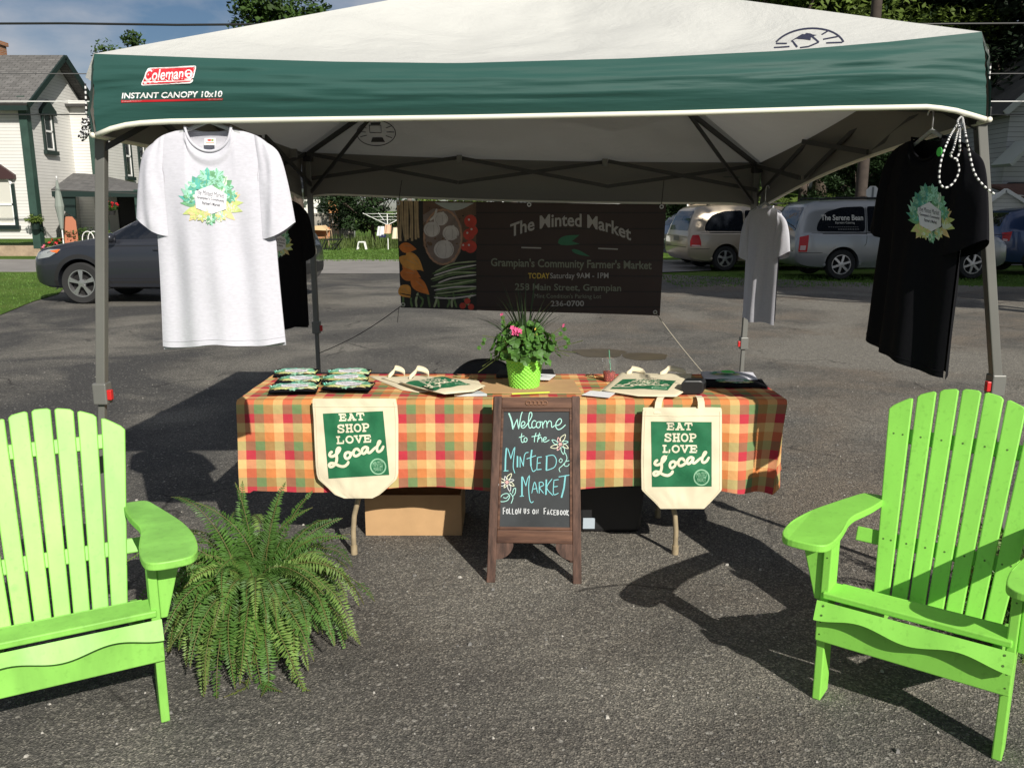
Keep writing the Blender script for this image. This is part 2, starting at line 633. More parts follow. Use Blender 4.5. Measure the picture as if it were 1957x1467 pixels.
class Art:
    """2-D shapes gathered with a layer number, then laid on a surface by a mapping (x, y, lift) -> point"""
    def __init__(s):
        s.items = []
    def poly(s, pts, m=0, lay=0):
        s.items.append((list(pts), [tuple(range(len(pts)))], m, lay))
    def text(s, body, x0, y0, w, h, m=0, lay=1, bold=0.0, shear=0.0, fn=None):
        v, f, tw, th = text_polys(body, bold, shear)
        pts = [(x0 + x / tw * w, y0 + y / th * h) for x, y in v]
        if fn:
            pts = [fn(*p) for p in pts]
        s.items.append((pts, f, m, lay))
    def stroke(s, pts, w, m=0, lay=1, smooth=True):
        P = [Vector((p[0], p[1])) for p in pts]
        if smooth and len(P) > 2:
            Q = []
            for i in range(len(P) - 1):
                p0 = P[max(i - 1, 0)]; p1 = P[i]; p2 = P[i + 1]; p3 = P[min(i + 2, len(P) - 1)]
                for k in range(5):
                    t = k / 5
                    Q.append(.5 * ((2 * p1) + (p2 - p0) * t + (2 * p0 - 5 * p1 + 4 * p2 - p3) * t * t + (3 * p1 - p0 - 3 * p2 + p3) * t ** 3))
            Q.append(P[-1])
            P = Q
        vs, fs = [], []
        n = len(P)
        for i in range(n):
            a, b = P[max(i - 1, 0)], P[min(i + 1, n - 1)]
            d = b - a
            d = d.normalized() if d.length > 1e-9 else Vector((1, 0))
            q = Vector((-d.y, d.x))
            ww = w * (.5 if (i in (0, n - 1) and smooth) else 1)
            e = d * (w * .35) * (-1 if i == 0 else (1 if i == n - 1 else 0))
            vs += [tuple(P[i] + q * ww / 2 + e), tuple(P[i] - q * ww / 2 + e)]
            if i:
                fs.append((2 * i - 2, 2 * i - 1, 2 * i + 1, 2 * i))
        s.items.append((vs, fs, m, lay))
    def ring(s, cx, cy, r, w, m=0, lay=1, n=36, ry=None):
        ry = ry or r
        vs, fs = [], []
        for k in range(n):
            a = 2 * PI * k / n
            c, q = math.cos(a), math.sin(a)
            vs += [(cx + r * c, cy + ry * q), (cx + (r - w) * c, cy + (ry - w) * q)]
            j = (k + 1) % n
            fs.append((2 * k, 2 * k + 1, 2 * j + 1, 2 * j))
        s.items.append((vs, fs, m, lay))
    def disc(s, cx, cy, r, m=0, lay=0, n=24, ry=None, rot=0):
        ry = ry or r
        pts = []
        for k in range(n):
            a = 2 * PI * k / n
            x, y = r * math.cos(a), ry * math.sin(a)
            pts.append((cx + x * math.cos(rot) - y * math.sin(rot), cy + x * math.sin(rot) + y * math.cos(rot)))
        s.poly(pts, m, lay)
    def leaf(s, cx, cy, ang, L, w, m=0, lay=0, tip=.6):
        pts = []
        for k in range(13):
            t = k / 12
            pts.append((t * L, w * .5 * math.sin(PI * t ** tip)))
        pts = pts + [(x, -y) for x, y in pts[-2:0:-1]]
        c, q = math.cos(ang), math.sin(ang)
        s.poly([(cx + x * c - y * q, cy + x * q + y * c) for x, y in pts], m, lay)
    def lay(s, name, mats, parent, mapf, maxlen=.02, step=.0004, base=.0008, world=True):
        bm = bmesh.new()
        for pts, fs, m, lay in s.items:
            vv = [bm.verts.new((p[0], p[1], base + lay * step)) for p in pts]
            for f in fs:
                try:
                    fc = bm.faces.new([vv[i] for i in f])
                    fc.material_index = m
                except ValueError:
                    pass
        bmesh.ops.triangulate(bm, faces=[f for f in bm.faces if len(f.verts) > 4])
        for _ in range(5):
            es = [e for e in bm.edges if (e.verts[0].co - e.verts[1].co).length > maxlen]
            if not es:
                break
            bmesh.ops.subdivide_edges(bm, edges=es, cuts=1)
            bmesh.ops.triangulate(bm, faces=[f for f in bm.faces if len(f.verts) > 4])
        im = rootmat(parent).inverted() if (parent is not None and world) else None
        for v in bm.verts:
            p = mapf(v.co.x, v.co.y, v.co.z)
            v.co = im @ p if im else p
        me = bpy.data.meshes.new(name)
        bm.to_mesh(me)
        bm.free()
        for m_ in mats:
            me.materials.append(m_)
        o = bpy.data.objects.new(name, me)
        COL.objects.link(o)
        o.parent = parent
        return o

def bvh_of(objs):
    """world-space BVH of mesh objects (no modifiers)"""
    vs, fs = [], []
    for o in objs:
        M = rootmat(o) if o.parent else Matrix.LocRotScale(o.location, o.rotation_euler.to_quaternion(), o.scale)
        k = len(vs)
        vs += [M @ v.co for v in o.data.vertices]
        fs += [tuple(i + k for i in p.vertices) for p in o.data.polygons]
    return BVHTree.FromPolygons(vs, fs)
def projector(bvh, origin, xdir, ydir, back=.6):
    """(x, y, lift) on a plane -> the surface straight behind it"""
    origin, xdir, ydir = Vector(origin), Vector(xdir).normalized(), Vector(ydir).normalized()
    nrm = xdir.cross(ydir).normalized()
    def f(x, y, lift):
        p = origin + xdir * x + ydir * y
        h = bvh.ray_cast(p + nrm * back, -nrm, back * 3)
        if h[0] is None:
            return p + nrm * lift
        n = h[1]
        if n.dot(nrm) < 0:
            n = -n
        return h[0] + n * lift
    return f
# ================================================================== SETTING
M_ASPH = mat_ground()
def mat_grass(name, c0, c1, c2):
    m, t, b = bsdf_mat(name)
    co = N(t, 'ShaderNodeTexCoord')
    n = N(t, 'ShaderNodeTexNoise')
    n.inputs['Scale'].default_value = .55
    n.inputs['Detail'].default_value = 9
    n.inputs['Roughness'].default_value = .72
    t.links.new(co.outputs['Object'], n.inputs['Vector'])
    r = N(t, 'ShaderNodeValToRGB')
    r.color_ramp.elements.new(.5)
    for e, p, c in zip(r.color_ramp.elements, (.32, .5, .68), (c0, c1, c2)):
        e.position = p
        e.color = c4(c)
    t.links.new(n.outputs['Fac'], r.inputs['Fac'])
    t.links.new(r.outputs['Color'], b.inputs['Base Color'])
    b.inputs['Roughness'].default_value = .9
    b.inputs['Specular IOR Level'].default_value = .1
    n2 = N(t, 'ShaderNodeTexNoise')
    n2.inputs['Scale'].default_value = 26
    n2.inputs['Detail'].default_value = 4
    t.links.new(co.outputs['Object'], n2.inputs['Vector'])
    bp = N(t, 'ShaderNodeBump')
    bp.inputs['Strength'].default_value = 1
    bp.inputs['Distance'].default_value = .08
    t.links.new(n2.outputs['Fac'], bp.inputs['Height'])
    t.links.new(bp.outputs['Normal'], b.inputs['Normal'])
    return m
M_GRASS = mat_grass('grass', (.055, .11, .018), (.095, .17, .028), (.15, .21, .05))
M_ROAD = mat('road_surface', (.235, .222, .205), .9, var=.16, vscale=1.2, bump=.3, bscale=60, bdist=.01)
M_BLADE = mat('grass_blade', (.10, .19, .03), .7, var=.35, vscale=2, trans=.25)
M_BLADE_DRY = mat('weed_blade', (.095, .14, .03), .7, var=.35, vscale=1.5, trans=.25)

def sheet(name, pts, z, m):
    b = MB()
    b.add([(p[0], p[1], z) for p in pts], [tuple(range(len(pts)))])
    o = b.build(name, m, recalc=False)
    if o.data.polygons[0].normal.z < 0:
        o.data.flip_normals()
    return tag(o, kind='structure')
sheet('ground', [(-500, -300), (500, -300), (500, 700), (-500, 700)], -.02, M_GRASS)
YR0 = gnd(700, 523).y
YR1 = gnd(700, 497).y
gA = [gnd(-260, 690), gnd(0, 603), gnd(60, 578), gnd(112, 562), gnd(128, 545), gnd(100, 527)]
lot = [(-45, -40), (60, -40), (60, 17.6), (12, 17.9), (7.5, 19.6), (3.6, YR0), (-45, YR0 + .6)]
sheet('parking_lot', lot, 0, M_ASPH)
sheet('road', [(-90, YR0 + .9), (3.0, YR0 - .02), (5.5, YR0 + 1.2), (6.5, YR1), (-90, YR1 + 1.6)], .006, M_ROAD)
lawn_pts = [(-45, gA[0].y)] + [(p.x, p.y) for p in gA] + [(gA[-1].x - .3, YR0 + .5), (-45, YR0 + .55)]
sheet('lawn', lawn_pts, .012, M_GRASS)

# rising ground to the right, behind the parked vans
def hill_z(x, y):
    def ss(a, b, t):
        t = max(0, min(1, (t - a) / (b - a)))
        return t * t * (3 - 2 * t)
    return ss(27, 40, y) * ss(3, 13, x) * 2.5 + ss(38, 85, y) * ss(-4, 25, x) * 7.0 - .03
b = MB()
b.grid(lambda u, v: Vector((-6 + 110 * u, 25 + 110 * v, hill_z(-6 + 110 * u, 25 + 110 * v) + .02 * nz3(u * 60, v * 60))), 60, 60)
tag(b.build('hillside', M_GRASS, smooth=True), kind='structure')

def blades(name, region, n, h, m, seed=1, w=.012):
    rg = np.random.default_rng(seed)
    b = MB()
    k = 0
    while k < n:
        p = region(rg)
        if p is None:
            continue
        k += 1
        a = rg.uniform(0, 2 * PI)
        hh = h * rg.uniform(.5, 1.3)
        ln = rg.uniform(.1, .6) * hh
        c, s_ = math.cos(a), math.sin(a)
        x, y, z = p
        b.add([(x - c * w, y - s_ * w, z), (x + c * w, y + s_ * w, z), (x + s_ * ln, y - c * ln, z + hh)], [(0, 1, 2)])
    return tag(b.build(name, m, recalc=False), kind='stuff')
def inside(p, poly):
    r = False
    j = len(poly) - 1
    for i in range(len(poly)):
        if (poly[i][1] > p[1]) != (poly[j][1] > p[1]) and p[0] < (poly[j][0] - poly[i][0]) * (p[1] - poly[i][1]) / (poly[j][1] - poly[i][1]) + poly[i][0]:
            r = not r
        j = i
    return r
def reg_left(rg):
    p = (rg.uniform(-15, -6.5), rg.uniform(11, 22))
    return (p[0], p[1], .01) if inside(p, lawn_pts) else None
tag(blades('grass_blades', reg_left, 9000, .035, M_BLADE, 2, .010), 'short green grass growing beside the parking lot', 'grass')
tag(blades('tall_weeds', lambda rg: (rg.uniform(-14, 2), rg.uniform(36.5, 41), 0), 3500, .50, M_BLADE_DRY, 3, .02),
    'tall yellow green weeds growing along the wooden fence', 'weeds')
tag(blades('verge_grass', lambda rg: (rg.uniform(3.6, 16), rg.uniform(18.2, 21.5), 0), 5000, .035, M_BLADE, 4, .015),
    'rough grass verge under the parked minivans', 'grass')
tag(blades('lawn_grass', lambda rg: (rg.uniform(-12, 1), rg.uniform(27.3, 36), 0), 9000, .05, M_BLADE, 5, .02),
    'mown green lawn beyond the road', 'grass')

# loose gravel lying on the lot
rg = np.random.default_rng(11)
b = MB()
for k in range(1500):
    y = 1.6 + 7.5 * rg.random() ** 1.6
    x = rg.uniform(-.66, .66) * y
    r = rg.uniform(.002, .0065) * (1 if rg.random() < .93 else 1.9)
    a = rg.uniform(0, PI)
    c, s_ = math.cos(a), math.sin(a)
    e = rg.uniform(.6, 1.0)
    q = [(r, 0), (0, r * e), (-r, 0), (0, -r * e)]
    b.add([(x + u * c - v * s_, y + u * s_ + v * c, .001) for u, v in q] +
          [(x + .55 * (u * c - v * s_), y + .55 * (u * s_ + v * c), r * .9) for u, v in q],
          [(0, 1, 5, 4), (1, 2, 6, 5), (2, 3, 7, 6), (3, 0, 4, 7), (4, 5, 6, 7)], 0 if rg.random() < .6 else 1)
tag(b.build('loose_gravel', [mat('gravel_grey', (.17, .165, .155), .9), mat('gravel_pale', (.40, .38, .34), .9)], recalc=False),
    'loose gravel scattered on the asphalt', 'gravel', kind='stuff')
# muddy puddles
M_MUD = mat('muddy_water', (.085, .065, .035), .45, var=.2, vscale=3)
for (px, py, rx, ry) in ((1145, 674, .62, .20), (1232, 681, .55, .16)):
    c = gnd(px, py)
    pts = []
    for k in range(40):
        a = 2 * PI * k / 40
        q = 1 + .25 * nz3(math.cos(a) * 1.5 + px, math.sin(a) * 1.5)
        pts.append((c.x + rx * q * math.cos(a) * .5, c.y + ry * q * math.sin(a) * 1.6))
    o = sheet('puddle', pts, .003, M_MUD)

# ------------------------------------------------------------------ trees
M_BARK = mat('bark', (.085, .065, .05), .9, var=.35, vscale=6, bump=.8, bscale=14, bdist=.03, stretch=(3, 3, .6))
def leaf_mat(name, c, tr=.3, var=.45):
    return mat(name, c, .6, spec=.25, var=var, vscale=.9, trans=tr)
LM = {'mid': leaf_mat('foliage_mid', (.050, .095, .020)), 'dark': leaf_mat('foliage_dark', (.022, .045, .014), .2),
      'light': leaf_mat('foliage_light', (.13, .19, .038)), 'shade_dark': leaf_mat('foliage_shade_dark', (.012, .024, .010), .12)}  # the darkest has the shade of the right-hand trees painted into its leaf colour
def leaf_cloud(rg, clumps, per, size, spread):
    """numpy quads: clumps = list of (centre, radius)"""
    V = []
    for (c, r) in clumps:
        n = int(per * rg.uniform(.7, 1.3))
        d = rg.normal(size=(n, 3))
        d /= np.linalg.norm(d, axis=1)[:, None]
        rad = r * rg.random(n) ** .45
        p = np.array(c) + d * rad[:, None] * np.array([1, 1, .75])
        a = rg.normal(size=(n, 3))
        a[:, 2] *= .6
        a /= np.linalg.norm(a, axis=1)[:, None]
        up = d * .7 + np.array([0, -.25, .8])
        bb = np.cross(up, a)
        bb /= np.linalg.norm(bb, axis=1)[:, None] + 1e-6
        s_ = size * rg.uniform(.55, 1.35, n)[:, None]
        V.append(np.stack([p - a * s_, p - bb * s_ * .5, p + a * s_, p + bb * s_ * .5], axis=1))
    V = np.concatenate(V).reshape(-1, 3)
    return V
def cloud_mesh(name, V, m, parent, smooth=False):
    me = bpy.data.meshes.new(name)
    n = len(V) // 4
    me.vertices.add(len(V))
    me.vertices.foreach_set('co', V.astype(np.float32).ravel())
    me.loops.add(4 * n)
    me.loops.foreach_set('vertex_index', np.arange(4 * n, dtype=np.int32))
    me.polygons.add(n)
    me.polygons.foreach_set('loop_start', np.arange(0, 4 * n, 4, dtype=np.int32))
    me.update(calc_edges=True)
    me.materials.append(m)
    o = bpy.data.objects.new(name, me)
    COL.objects.link(o)
    o.parent = parent
    return o
def tree(label, x, y, z0, h, cw, kind, seed, crown_from=.3, nclump=38, per=260, size=.16, group=None, cat='tree', name='tree', limbs=True):
    rg = np.random.default_rng(seed)
    t = thing(name, label, cat, (x, y, z0), 0, group)
    b = MB()
    tr = max(.05, h * .022)
    pts = [(0, 0, -.1)]
    for k in range(1, 7):
        pts.append((rg.normal() * .03 * h * k / 8, rg.normal() * .03 * h * k / 8, h * .8 * k / 6))
    b.tube(pts, [tr * (1.25 if i == 0 else 1 - .13 * i) for i in range(7)], 10)
    clumps = []
    zc = h * (crown_from + 1) / 2
    hz = h * (1 - crown_from) / 2
    for k in range(nclump):
        d = rg.normal(size=3)
        d /= np.linalg.norm(d)
        rr = rg.random() ** .4
        px, py, pz = d[0] * cw * rr, d[1] * cw * rr, zc + d[2] * hz * rr
        q = 1 - max(0, (pz - zc) / hz) * .35
        c = (px * q, py * q, pz)
        clumps.append((c, cw * rg.uniform(.16, .36)))
        if limbs and k % 2 == 0:
            zb = max(h * crown_from * .8, min(h * .75, c[2] * .7))
            i0 = min(5, int(zb / (h * .8) * 6))
            p0 = Vector(pts[i0])
            mid = (p0 + Vector(c)) / 2 + Vector((0, 0, -.05 * h))
            b.tube([p0, mid, c], [tr * .42, tr * .25, tr * .08], 6)
    b.build('trunk', M_BARK, t, smooth=True)
    cloud_mesh('crown', leaf_cloud(rg, clumps, per, size, 1), LM[kind], t)
    return t
def place_copy(src, label, x, y, z, rz, sc, group=None):
    c = copy_tree(src)
    c.location = (x, y, z)
    c.rotation_euler = (0, 0, rz)
    c.scale = (sc, sc, sc)
    c['label'] = label
    if group:
        c['group'] = group
    return c
TG = 'trees on the rising ground behind the minivans'
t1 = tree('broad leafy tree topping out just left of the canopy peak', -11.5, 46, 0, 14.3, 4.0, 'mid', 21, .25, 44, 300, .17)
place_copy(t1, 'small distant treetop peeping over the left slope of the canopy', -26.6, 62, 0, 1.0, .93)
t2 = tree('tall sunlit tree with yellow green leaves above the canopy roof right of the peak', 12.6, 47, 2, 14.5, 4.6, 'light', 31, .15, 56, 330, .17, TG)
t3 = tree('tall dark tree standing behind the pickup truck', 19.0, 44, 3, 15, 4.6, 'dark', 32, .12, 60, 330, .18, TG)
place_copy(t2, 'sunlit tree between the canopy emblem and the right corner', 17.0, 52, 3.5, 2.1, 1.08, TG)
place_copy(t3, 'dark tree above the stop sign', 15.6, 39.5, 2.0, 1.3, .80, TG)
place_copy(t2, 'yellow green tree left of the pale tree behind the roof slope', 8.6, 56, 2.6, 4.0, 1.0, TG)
t4 = tree('deep green hemlock beside the grey sided house', 24.5, 36, 2.5, 17, 5.2, 'shade_dark', 33, .05, 70, 360, .17, TG)
place_copy(t4, 'deep green hemlock behind the right canopy leg', 20.2, 33.5, 2.0, 2.4, .85, TG)
place_copy(t4, 'deep green hemlock furthest up the hillside', 31, 46, 4.5, 4.4, 1.05, TG)
place_copy(t3, 'dark tree low on the bank behind the silver minivan', 12.2, 36, 1.6, 3.3, .55, TG)
# hedge and bushes seen in the gap above the banner
BG = 'bushes along the far edge of the lawn'
s1 = tree('big dark bush overhanging the wooden fence', -6.6, 40.5, 0, 4.6, 2.5, 'dark', 41, .02, 46, 300, .085, BG, 'bush', 'bush')
s2 = tree('light green bush showing above the left end of the banner', -2.6, 42, 0, 4.4, 2.4, 'light', 42, .02, 40, 260, .09, BG, 'bush', 'bush')
place_copy(s1, 'dark bush showing above the middle of the banner', 1.4, 42.5, 0, 2.0, .95, BG)
place_copy(s2, 'light green bush showing right of the white post', 3.3, 44, 0, 1.2, .95, BG)
place_copy(s1, 'dark bush between the banner and the blue car', 6.0, 36, 0.3, 3.7, .8, BG)
place_copy(s1, 'dark bush behind the tan minivan', 8.8, 34, 1.0, .7, .6, BG)
place_copy(s2, 'small sunlit bush left of the silver minivan roof', 9.3, 31.0, 1.0, .7, .33, BG)
# more crowns along the slope, then the shade trees right of the lot that darken the vans
place_copy(t2, 'yellow green tree directly above the middle of the right roof slope', 11.2, 44, 1.5, .6, 1.05, TG)
place_copy(t2, 'bushy light tree left of the canopy emblem', 14.0, 43, 2.0, 3.3, 1.0, TG)
place_copy(t3, 'dark crowned tree right of the canopy emblem', 17.0, 45, 2.5, 5.1, 1.05, TG)
place_copy(t3, 'dark tree behind the white suv on the slope', 21.5, 50, 3.5, 2.6, 1.1, TG)
place_copy(t1, 'rounded tree far behind the left part of the roof slope', 3.5, 60, 1.0, 1.5, 1.05)
place_copy(s1, 'dark bush under the trees left of the stop sign', 13.2, 33, 1.0, 2.2, .75, BG)
place_copy(s1, 'dark bush on the bank behind the silver minivan roof', 16.2, 32.5, 1.0, 4.2, .8, BG)
place_copy(t2, 'pale leafed tree close behind the roof slope right of the peak', 10.4, 36.5, 1.2, 2.7, .92, TG)
place_copy(t2, 'pale leafed tree above the lantern emblem on the roof', 13.4, 37.5, 1.6, 5.5, .92, TG)
place_copy(t2, 'sunlit tree between the emblem and the right valance corner', 16.4, 39.0, 2.0, 4.3, .95, TG)
SG = 'shade trees along the right side of the lot'
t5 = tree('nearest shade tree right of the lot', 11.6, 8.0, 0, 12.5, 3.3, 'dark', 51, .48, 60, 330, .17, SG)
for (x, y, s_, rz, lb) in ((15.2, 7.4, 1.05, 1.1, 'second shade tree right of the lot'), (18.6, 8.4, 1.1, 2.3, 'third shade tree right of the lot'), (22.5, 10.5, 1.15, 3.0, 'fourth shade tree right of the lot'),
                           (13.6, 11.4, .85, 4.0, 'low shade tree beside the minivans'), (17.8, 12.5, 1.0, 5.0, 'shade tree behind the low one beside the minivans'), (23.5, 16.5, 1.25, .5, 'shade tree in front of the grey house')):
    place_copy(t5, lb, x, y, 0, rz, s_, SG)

# ------------------------------------------------------------------ white house on the left
M_SIDE = mat_rows('white_siding', (.68, .67, .63), (.37, .36, .34), .115, 'Z', .06, .6)
M_GSIDE = mat_rows('grey_siding', (.42, .43, .43), (.16, .16, .16), .16, 'Z', .08, .7)
M_SHIN = mat_rows('shingles', (.16, .155, .148), (.06, .058, .055), .14, brick=.3, line=.012, rough=.95)
M_GREEN = mat('green_trim', (.030, .065, .050), .5, var=.2, vscale=3)
M_DGREEN = mat('dark_green_trim', (.010, .024, .020), .5)
M_WHITE = mat('white_paint', (.80, .80, .77), .5, var=.06, vscale=5)
M_GLASS = mat('window_glass', (.03, .035, .038), .06, spec=.6)
M_BLIND = mat('window_blind', (.55, .54, .48), .7)
M_MAROON = mat('maroon_hood', (.045, .018, .018), .6)
M_BRICK = mat_rows('brick', (.42, .16, .06), (.30, .24, .18), .07, brick=.21, line=.012, rough=.9)
M_STONE = mat('foundation_stone', (.35, .26, .18), .9, var=.25, vscale=4, bump=.5, bscale=12, bdist=.02)
M_DARK = mat('dark_interior', (.012, .012, .012), .8)
def uvbox(u, v):
    return (u, v)
def quadm(b, p, m=None, su=None, sv=None):
    """a quad with metric UVs (for shingles and brick)"""
    p = [Vector(q) for q in p]
    L = (p[1] - p[0]).length
    H = (p[3] - p[0]).length
    o = b.add(p, [(0, 1, 2, 3)], m)
    for i, q in enumerate(((0, 0), (L, 0), (L, H), (0, H))):
        b.uv[o + i] = q
HX, HY = -17.3, 31.0
hs = thing('house', 'white two storey clapboard house with dark green trim and grey shingle roof', 'house', (HX, HY, 0))
ZE = 5.55
apex = at(138, 108, 33.4)
b = MB()
b.box((HX - 5, HY + .1, ZE / 2 + .3), (10, .2, ZE - .6))
b.box((HX - .1, HY + 1.7, ZE / 2 + .3), (.2, 3.0, ZE - .6))
b.prism([(HX, HY, ZE), (HX, HY + 4.6, ZE), (HX, 33.4, apex.z - .1)], (-.2, 0, 0))
b.box((HX + .2, HY + 3.3, 3.05), (1.4, .2, 5.5))
b.box((HX + .8, HY + 8.3, 3.05), (.2, 9.8, 5.5))
b.build('wall', M_SIDE, hs, world=True)
b = MB()
b.box((HX - 4.9, HY + .05, .15), (10, .34, .4))
b.build('foundation', M_STONE, hs, world=True)
b = MB()
ev = HY - .45
dz = (apex.z - ZE) / (33.4 - HY)
quadm(b, [(HX - 11, ev, ZE - .45 * dz), (HX + .42, ev, ZE - .45 * dz), (HX + .42, 33.4, apex.z), (HX - 11, 33.4, apex.z)])
quadm(b, [(HX + .42, 33.4 + 2.9, ZE - .45 * dz), (HX - 11, 33.4 + 2.9, ZE - .45 * dz), (HX - 11, 33.4, apex.z), (HX + .42, 33.4, apex.z)])
quadm(b, [(HX - 2, HY + 2.9, 5.6), (HX + 1.3, HY + 2.9, 5.6), (HX + 1.3, HY + 13, 5.9), (HX - 2, HY + 13, 7.2)])
rf = b.build('roof', M_SHIN, hs, world=True, recalc=False, solid=.10)
b = MB()
b.beam((HX + .46, ev - .02, ZE - .45 * dz - .03), (HX + .46, 33.4, apex.z - .03), .06, .18)
b.beam((HX + .46, 33.4 + 2.9, ZE - .45 * dz - .05), (HX + .46, 33.4, apex.z - .05), .06, .26)
b.beam((HX - 11, ev, ZE - .45 * dz - .12), (HX + .4, ev, ZE - .45 * dz - .12), .10, .16)
b.build('eaves', M_DGREEN, hs, world=True)
b = MB()
b.box((HX + .012, HY + .012, 2.9), (.28, .28, 5.3))
b.build('corner_trim', M_GREEN, hs, world=True)
b = MB()
b.box((HX + .85, HY + 3.28, 3.0), (.3, .3, 5.6))
b.build('corner_trim', M_GREEN, hs, world=True)
cc = at(6, 100, 33.6)
b = MB()
for (w, z0, z1) in ((.5, apex.z - 1, apex.z + .42), (.62, apex.z + .42, apex.z + .56)):
    for q in ([(-1, -1), (1, -1)], [(1, -1), (1, 1)], [(1, 1), (-1, 1)], [(-1, 1), (-1, -1)]):
        quadm(b, [(cc.x + q[0][0] * w / 2 - .25, 33.6 + q[0][1] * w / 2, z0), (cc.x + q[1][0] * w / 2 - .25, 33.6 + q[1][1] * w / 2, z0),
                  (cc.x + q[1][0] * w / 2 - .25, 33.6 + q[1][1] * w / 2, z1), (cc.x + q[0][0] * w / 2 - .25, 33.6 + q[0][1] * w / 2, z1)])
b.box((cc.x - .25, 33.6, apex.z + .54), (.5, .5, .06), m=1)
b.build('chimney', [M_BRICK, M_DARK], rf, world=True, recalc=False)
b = MB()
p = at(70, 155, 32.2)
b.tube([(p.x, p.y, p.z - .3), (p.x, p.y, p.z + .28)], .035, 8)
b.build('vent_pipe', M_DARK, rf, world=True)

def house_window(parent, c, axis, w, h, hood, arch=False, blind=False):
    """axis 'y': faces the camera; 'x': faces right.  c = bottom centre on the wall face"""
    def T(u, d, z):
        return Vector((c[0] + u, c[1] - d, c[2] + z)) if axis == 'y' else Vector((c[0] + d, c[1] + u, c[2] + z))
    ex = (0, -1, 0) if axis == 'y' else (1, 0, 0)
    b = MB()
    def bar(u0, u1, z0, z1, d0, d1):
        p = [T(u0, d0, z0), T(u1, d0, z0), T(u1, d0, z1), T(u0, d0, z1)]
        b.prism(p, Vector(ex) * (d1 - d0))
    t = .11
    bar(-w / 2 - t, -w / 2, -.02, h + .02, 0, .07)
    bar(w / 2, w / 2 + t, -.02, h + .02, 0, .07)
    bar(-w / 2 - t - .05, w / 2 + t + .05, -.16, -.02, 0, .13)
    fr = b.build('window', M_DGREEN, parent, world=True)
    b = MB()
    bar(-w / 2, w / 2, h * .48, h * .53, .02, .05)
    bar(-w / 2, -w / 2 + .05, 0, h, .02, .05)
    bar(w / 2 - .05, w / 2, 0, h, .02, .05)
    bar(-w / 2 + .05, w / 2 - .05, 0, .07, .02, .05)
    if arch:
        pts = []
        for k in range(13):
            a = PI * k / 12
            pts.append(T(w / 2 * math.cos(a), .035, h - .02 + .28 * math.sin(a)))
        b.tube(pts, .05, 6)
    else:
        bar(-w / 2 + .05, w / 2 - .05, h - .06, h, .02, .05)
    b.build('sash', M_WHITE, fr, world=True)
    b = MB()
    bar(-w / 2, w / 2, 0, h + (.2 if arch else 0), .003, .014)
    b.build('pane', M_BLIND if blind else M_GLASS, fr, world=True)
    b = MB()
    z = h + (.27 if arch else .02)
    p = [T(-w / 2 - .2, .003, z - .1), T(w / 2 + .2, .003, z - .1), T(w / 2 + .2, .003, z + .05), T(0, .003, z + .42), T(-w / 2 - .2, .003, z + .05)]
    b.prism(p, Vector(ex) * .16)
    b.build('hood', hood, fr, world=True)
wp = at(15, 430, HY)
house_window(hs, (wp.x, HY, wp.z), 'y', .62, 1.45, M_MAROON, True, True)
wp = at(123, 288, 32.6)
house_window(hs, (HX + .004, 32.45, wp.z), 'x', .55, 1.35, M_DGREEN)
for py_, yy in ((337, 36.9), (340, 38.3)):
    wp = at(250, py_, yy)
    house_window(hs, (HX + .904, yy, wp.z), 'x', .5, 1.65, M_DGREEN)
# porch
E1, E2 = at(98, 363, 30.3), at(272, 371, 30.3)
T1, T2 = at(140, 332, 32.9), at(163, 333, 33.4)
b = MB()
quadm(b, [E1, E2, T2, T1])
quadm(b, [E2, (E2.x, 35, E2.z), (T2.x, 34.5, T2.z), T2])
quadm(b, [(E1.x, 34, E1.z), E1, T1, (T1.x, 34, T1.z)])
b.build('porch_roof', M_SHIN, hs, world=True, recalc=False, solid=.05)
b = MB()
zf = E1.z - .14
b.box(((E1.x + E2.x) / 2, 30.36, zf), (E2.x - E1.x, .12, .2))
b.box((E2.x - .08, 32.6, zf), (.12, 4.4, .2))
b.box(((E1.x + E2.x) / 2, 32.5, zf + .05), (E2.x - E1.x - .3, 4.1, .04))
b.build('porch_fascia', M_DGREEN, hs, world=True)
for px in (202, 266):
    q = at(px, 420, 30.4)
    b = MB()
    b.box((q.x, 30.42, zf / 2 + .1), (.16, .16, zf + .1))
    b.build('porch_post', M_GREEN, hs, world=True)
b = MB()
q = at(105, 380, 30.45)
b.prism([(q.x, 30.38, zf - .1), (q.x + .75, 30.38, zf - .1), (q.x + .7, 30.38, zf - .85), (q.x + .2, 30.38, zf - .5)], (0, .06, 0))
b.build('porch_bracket', M_DGREEN, hs, world=True)
b = MB()
b.box(((E1.x + E2.x) / 2 + .2, 31.9, .22), (E2.x - E1.x, 3.2, .44))
b.build('porch_floor', mat('porch_boards', (.12, .10, .09), .8), hs, world=True)
b = MB()
b.box((-15.0, 33.9, 1.4), (2.6, .06, 2.2))
b.build('porch_dark_panel', M_DARK, hs, world=True)  # near-black panel painting in the shade at the back of the porch
b = MB()
b.box((-16.05, 33.86, 1.3), (.9, .06, 1.95))
b.build('door', mat('porch_door', (.28, .28, .26), .6), hs, world=True)

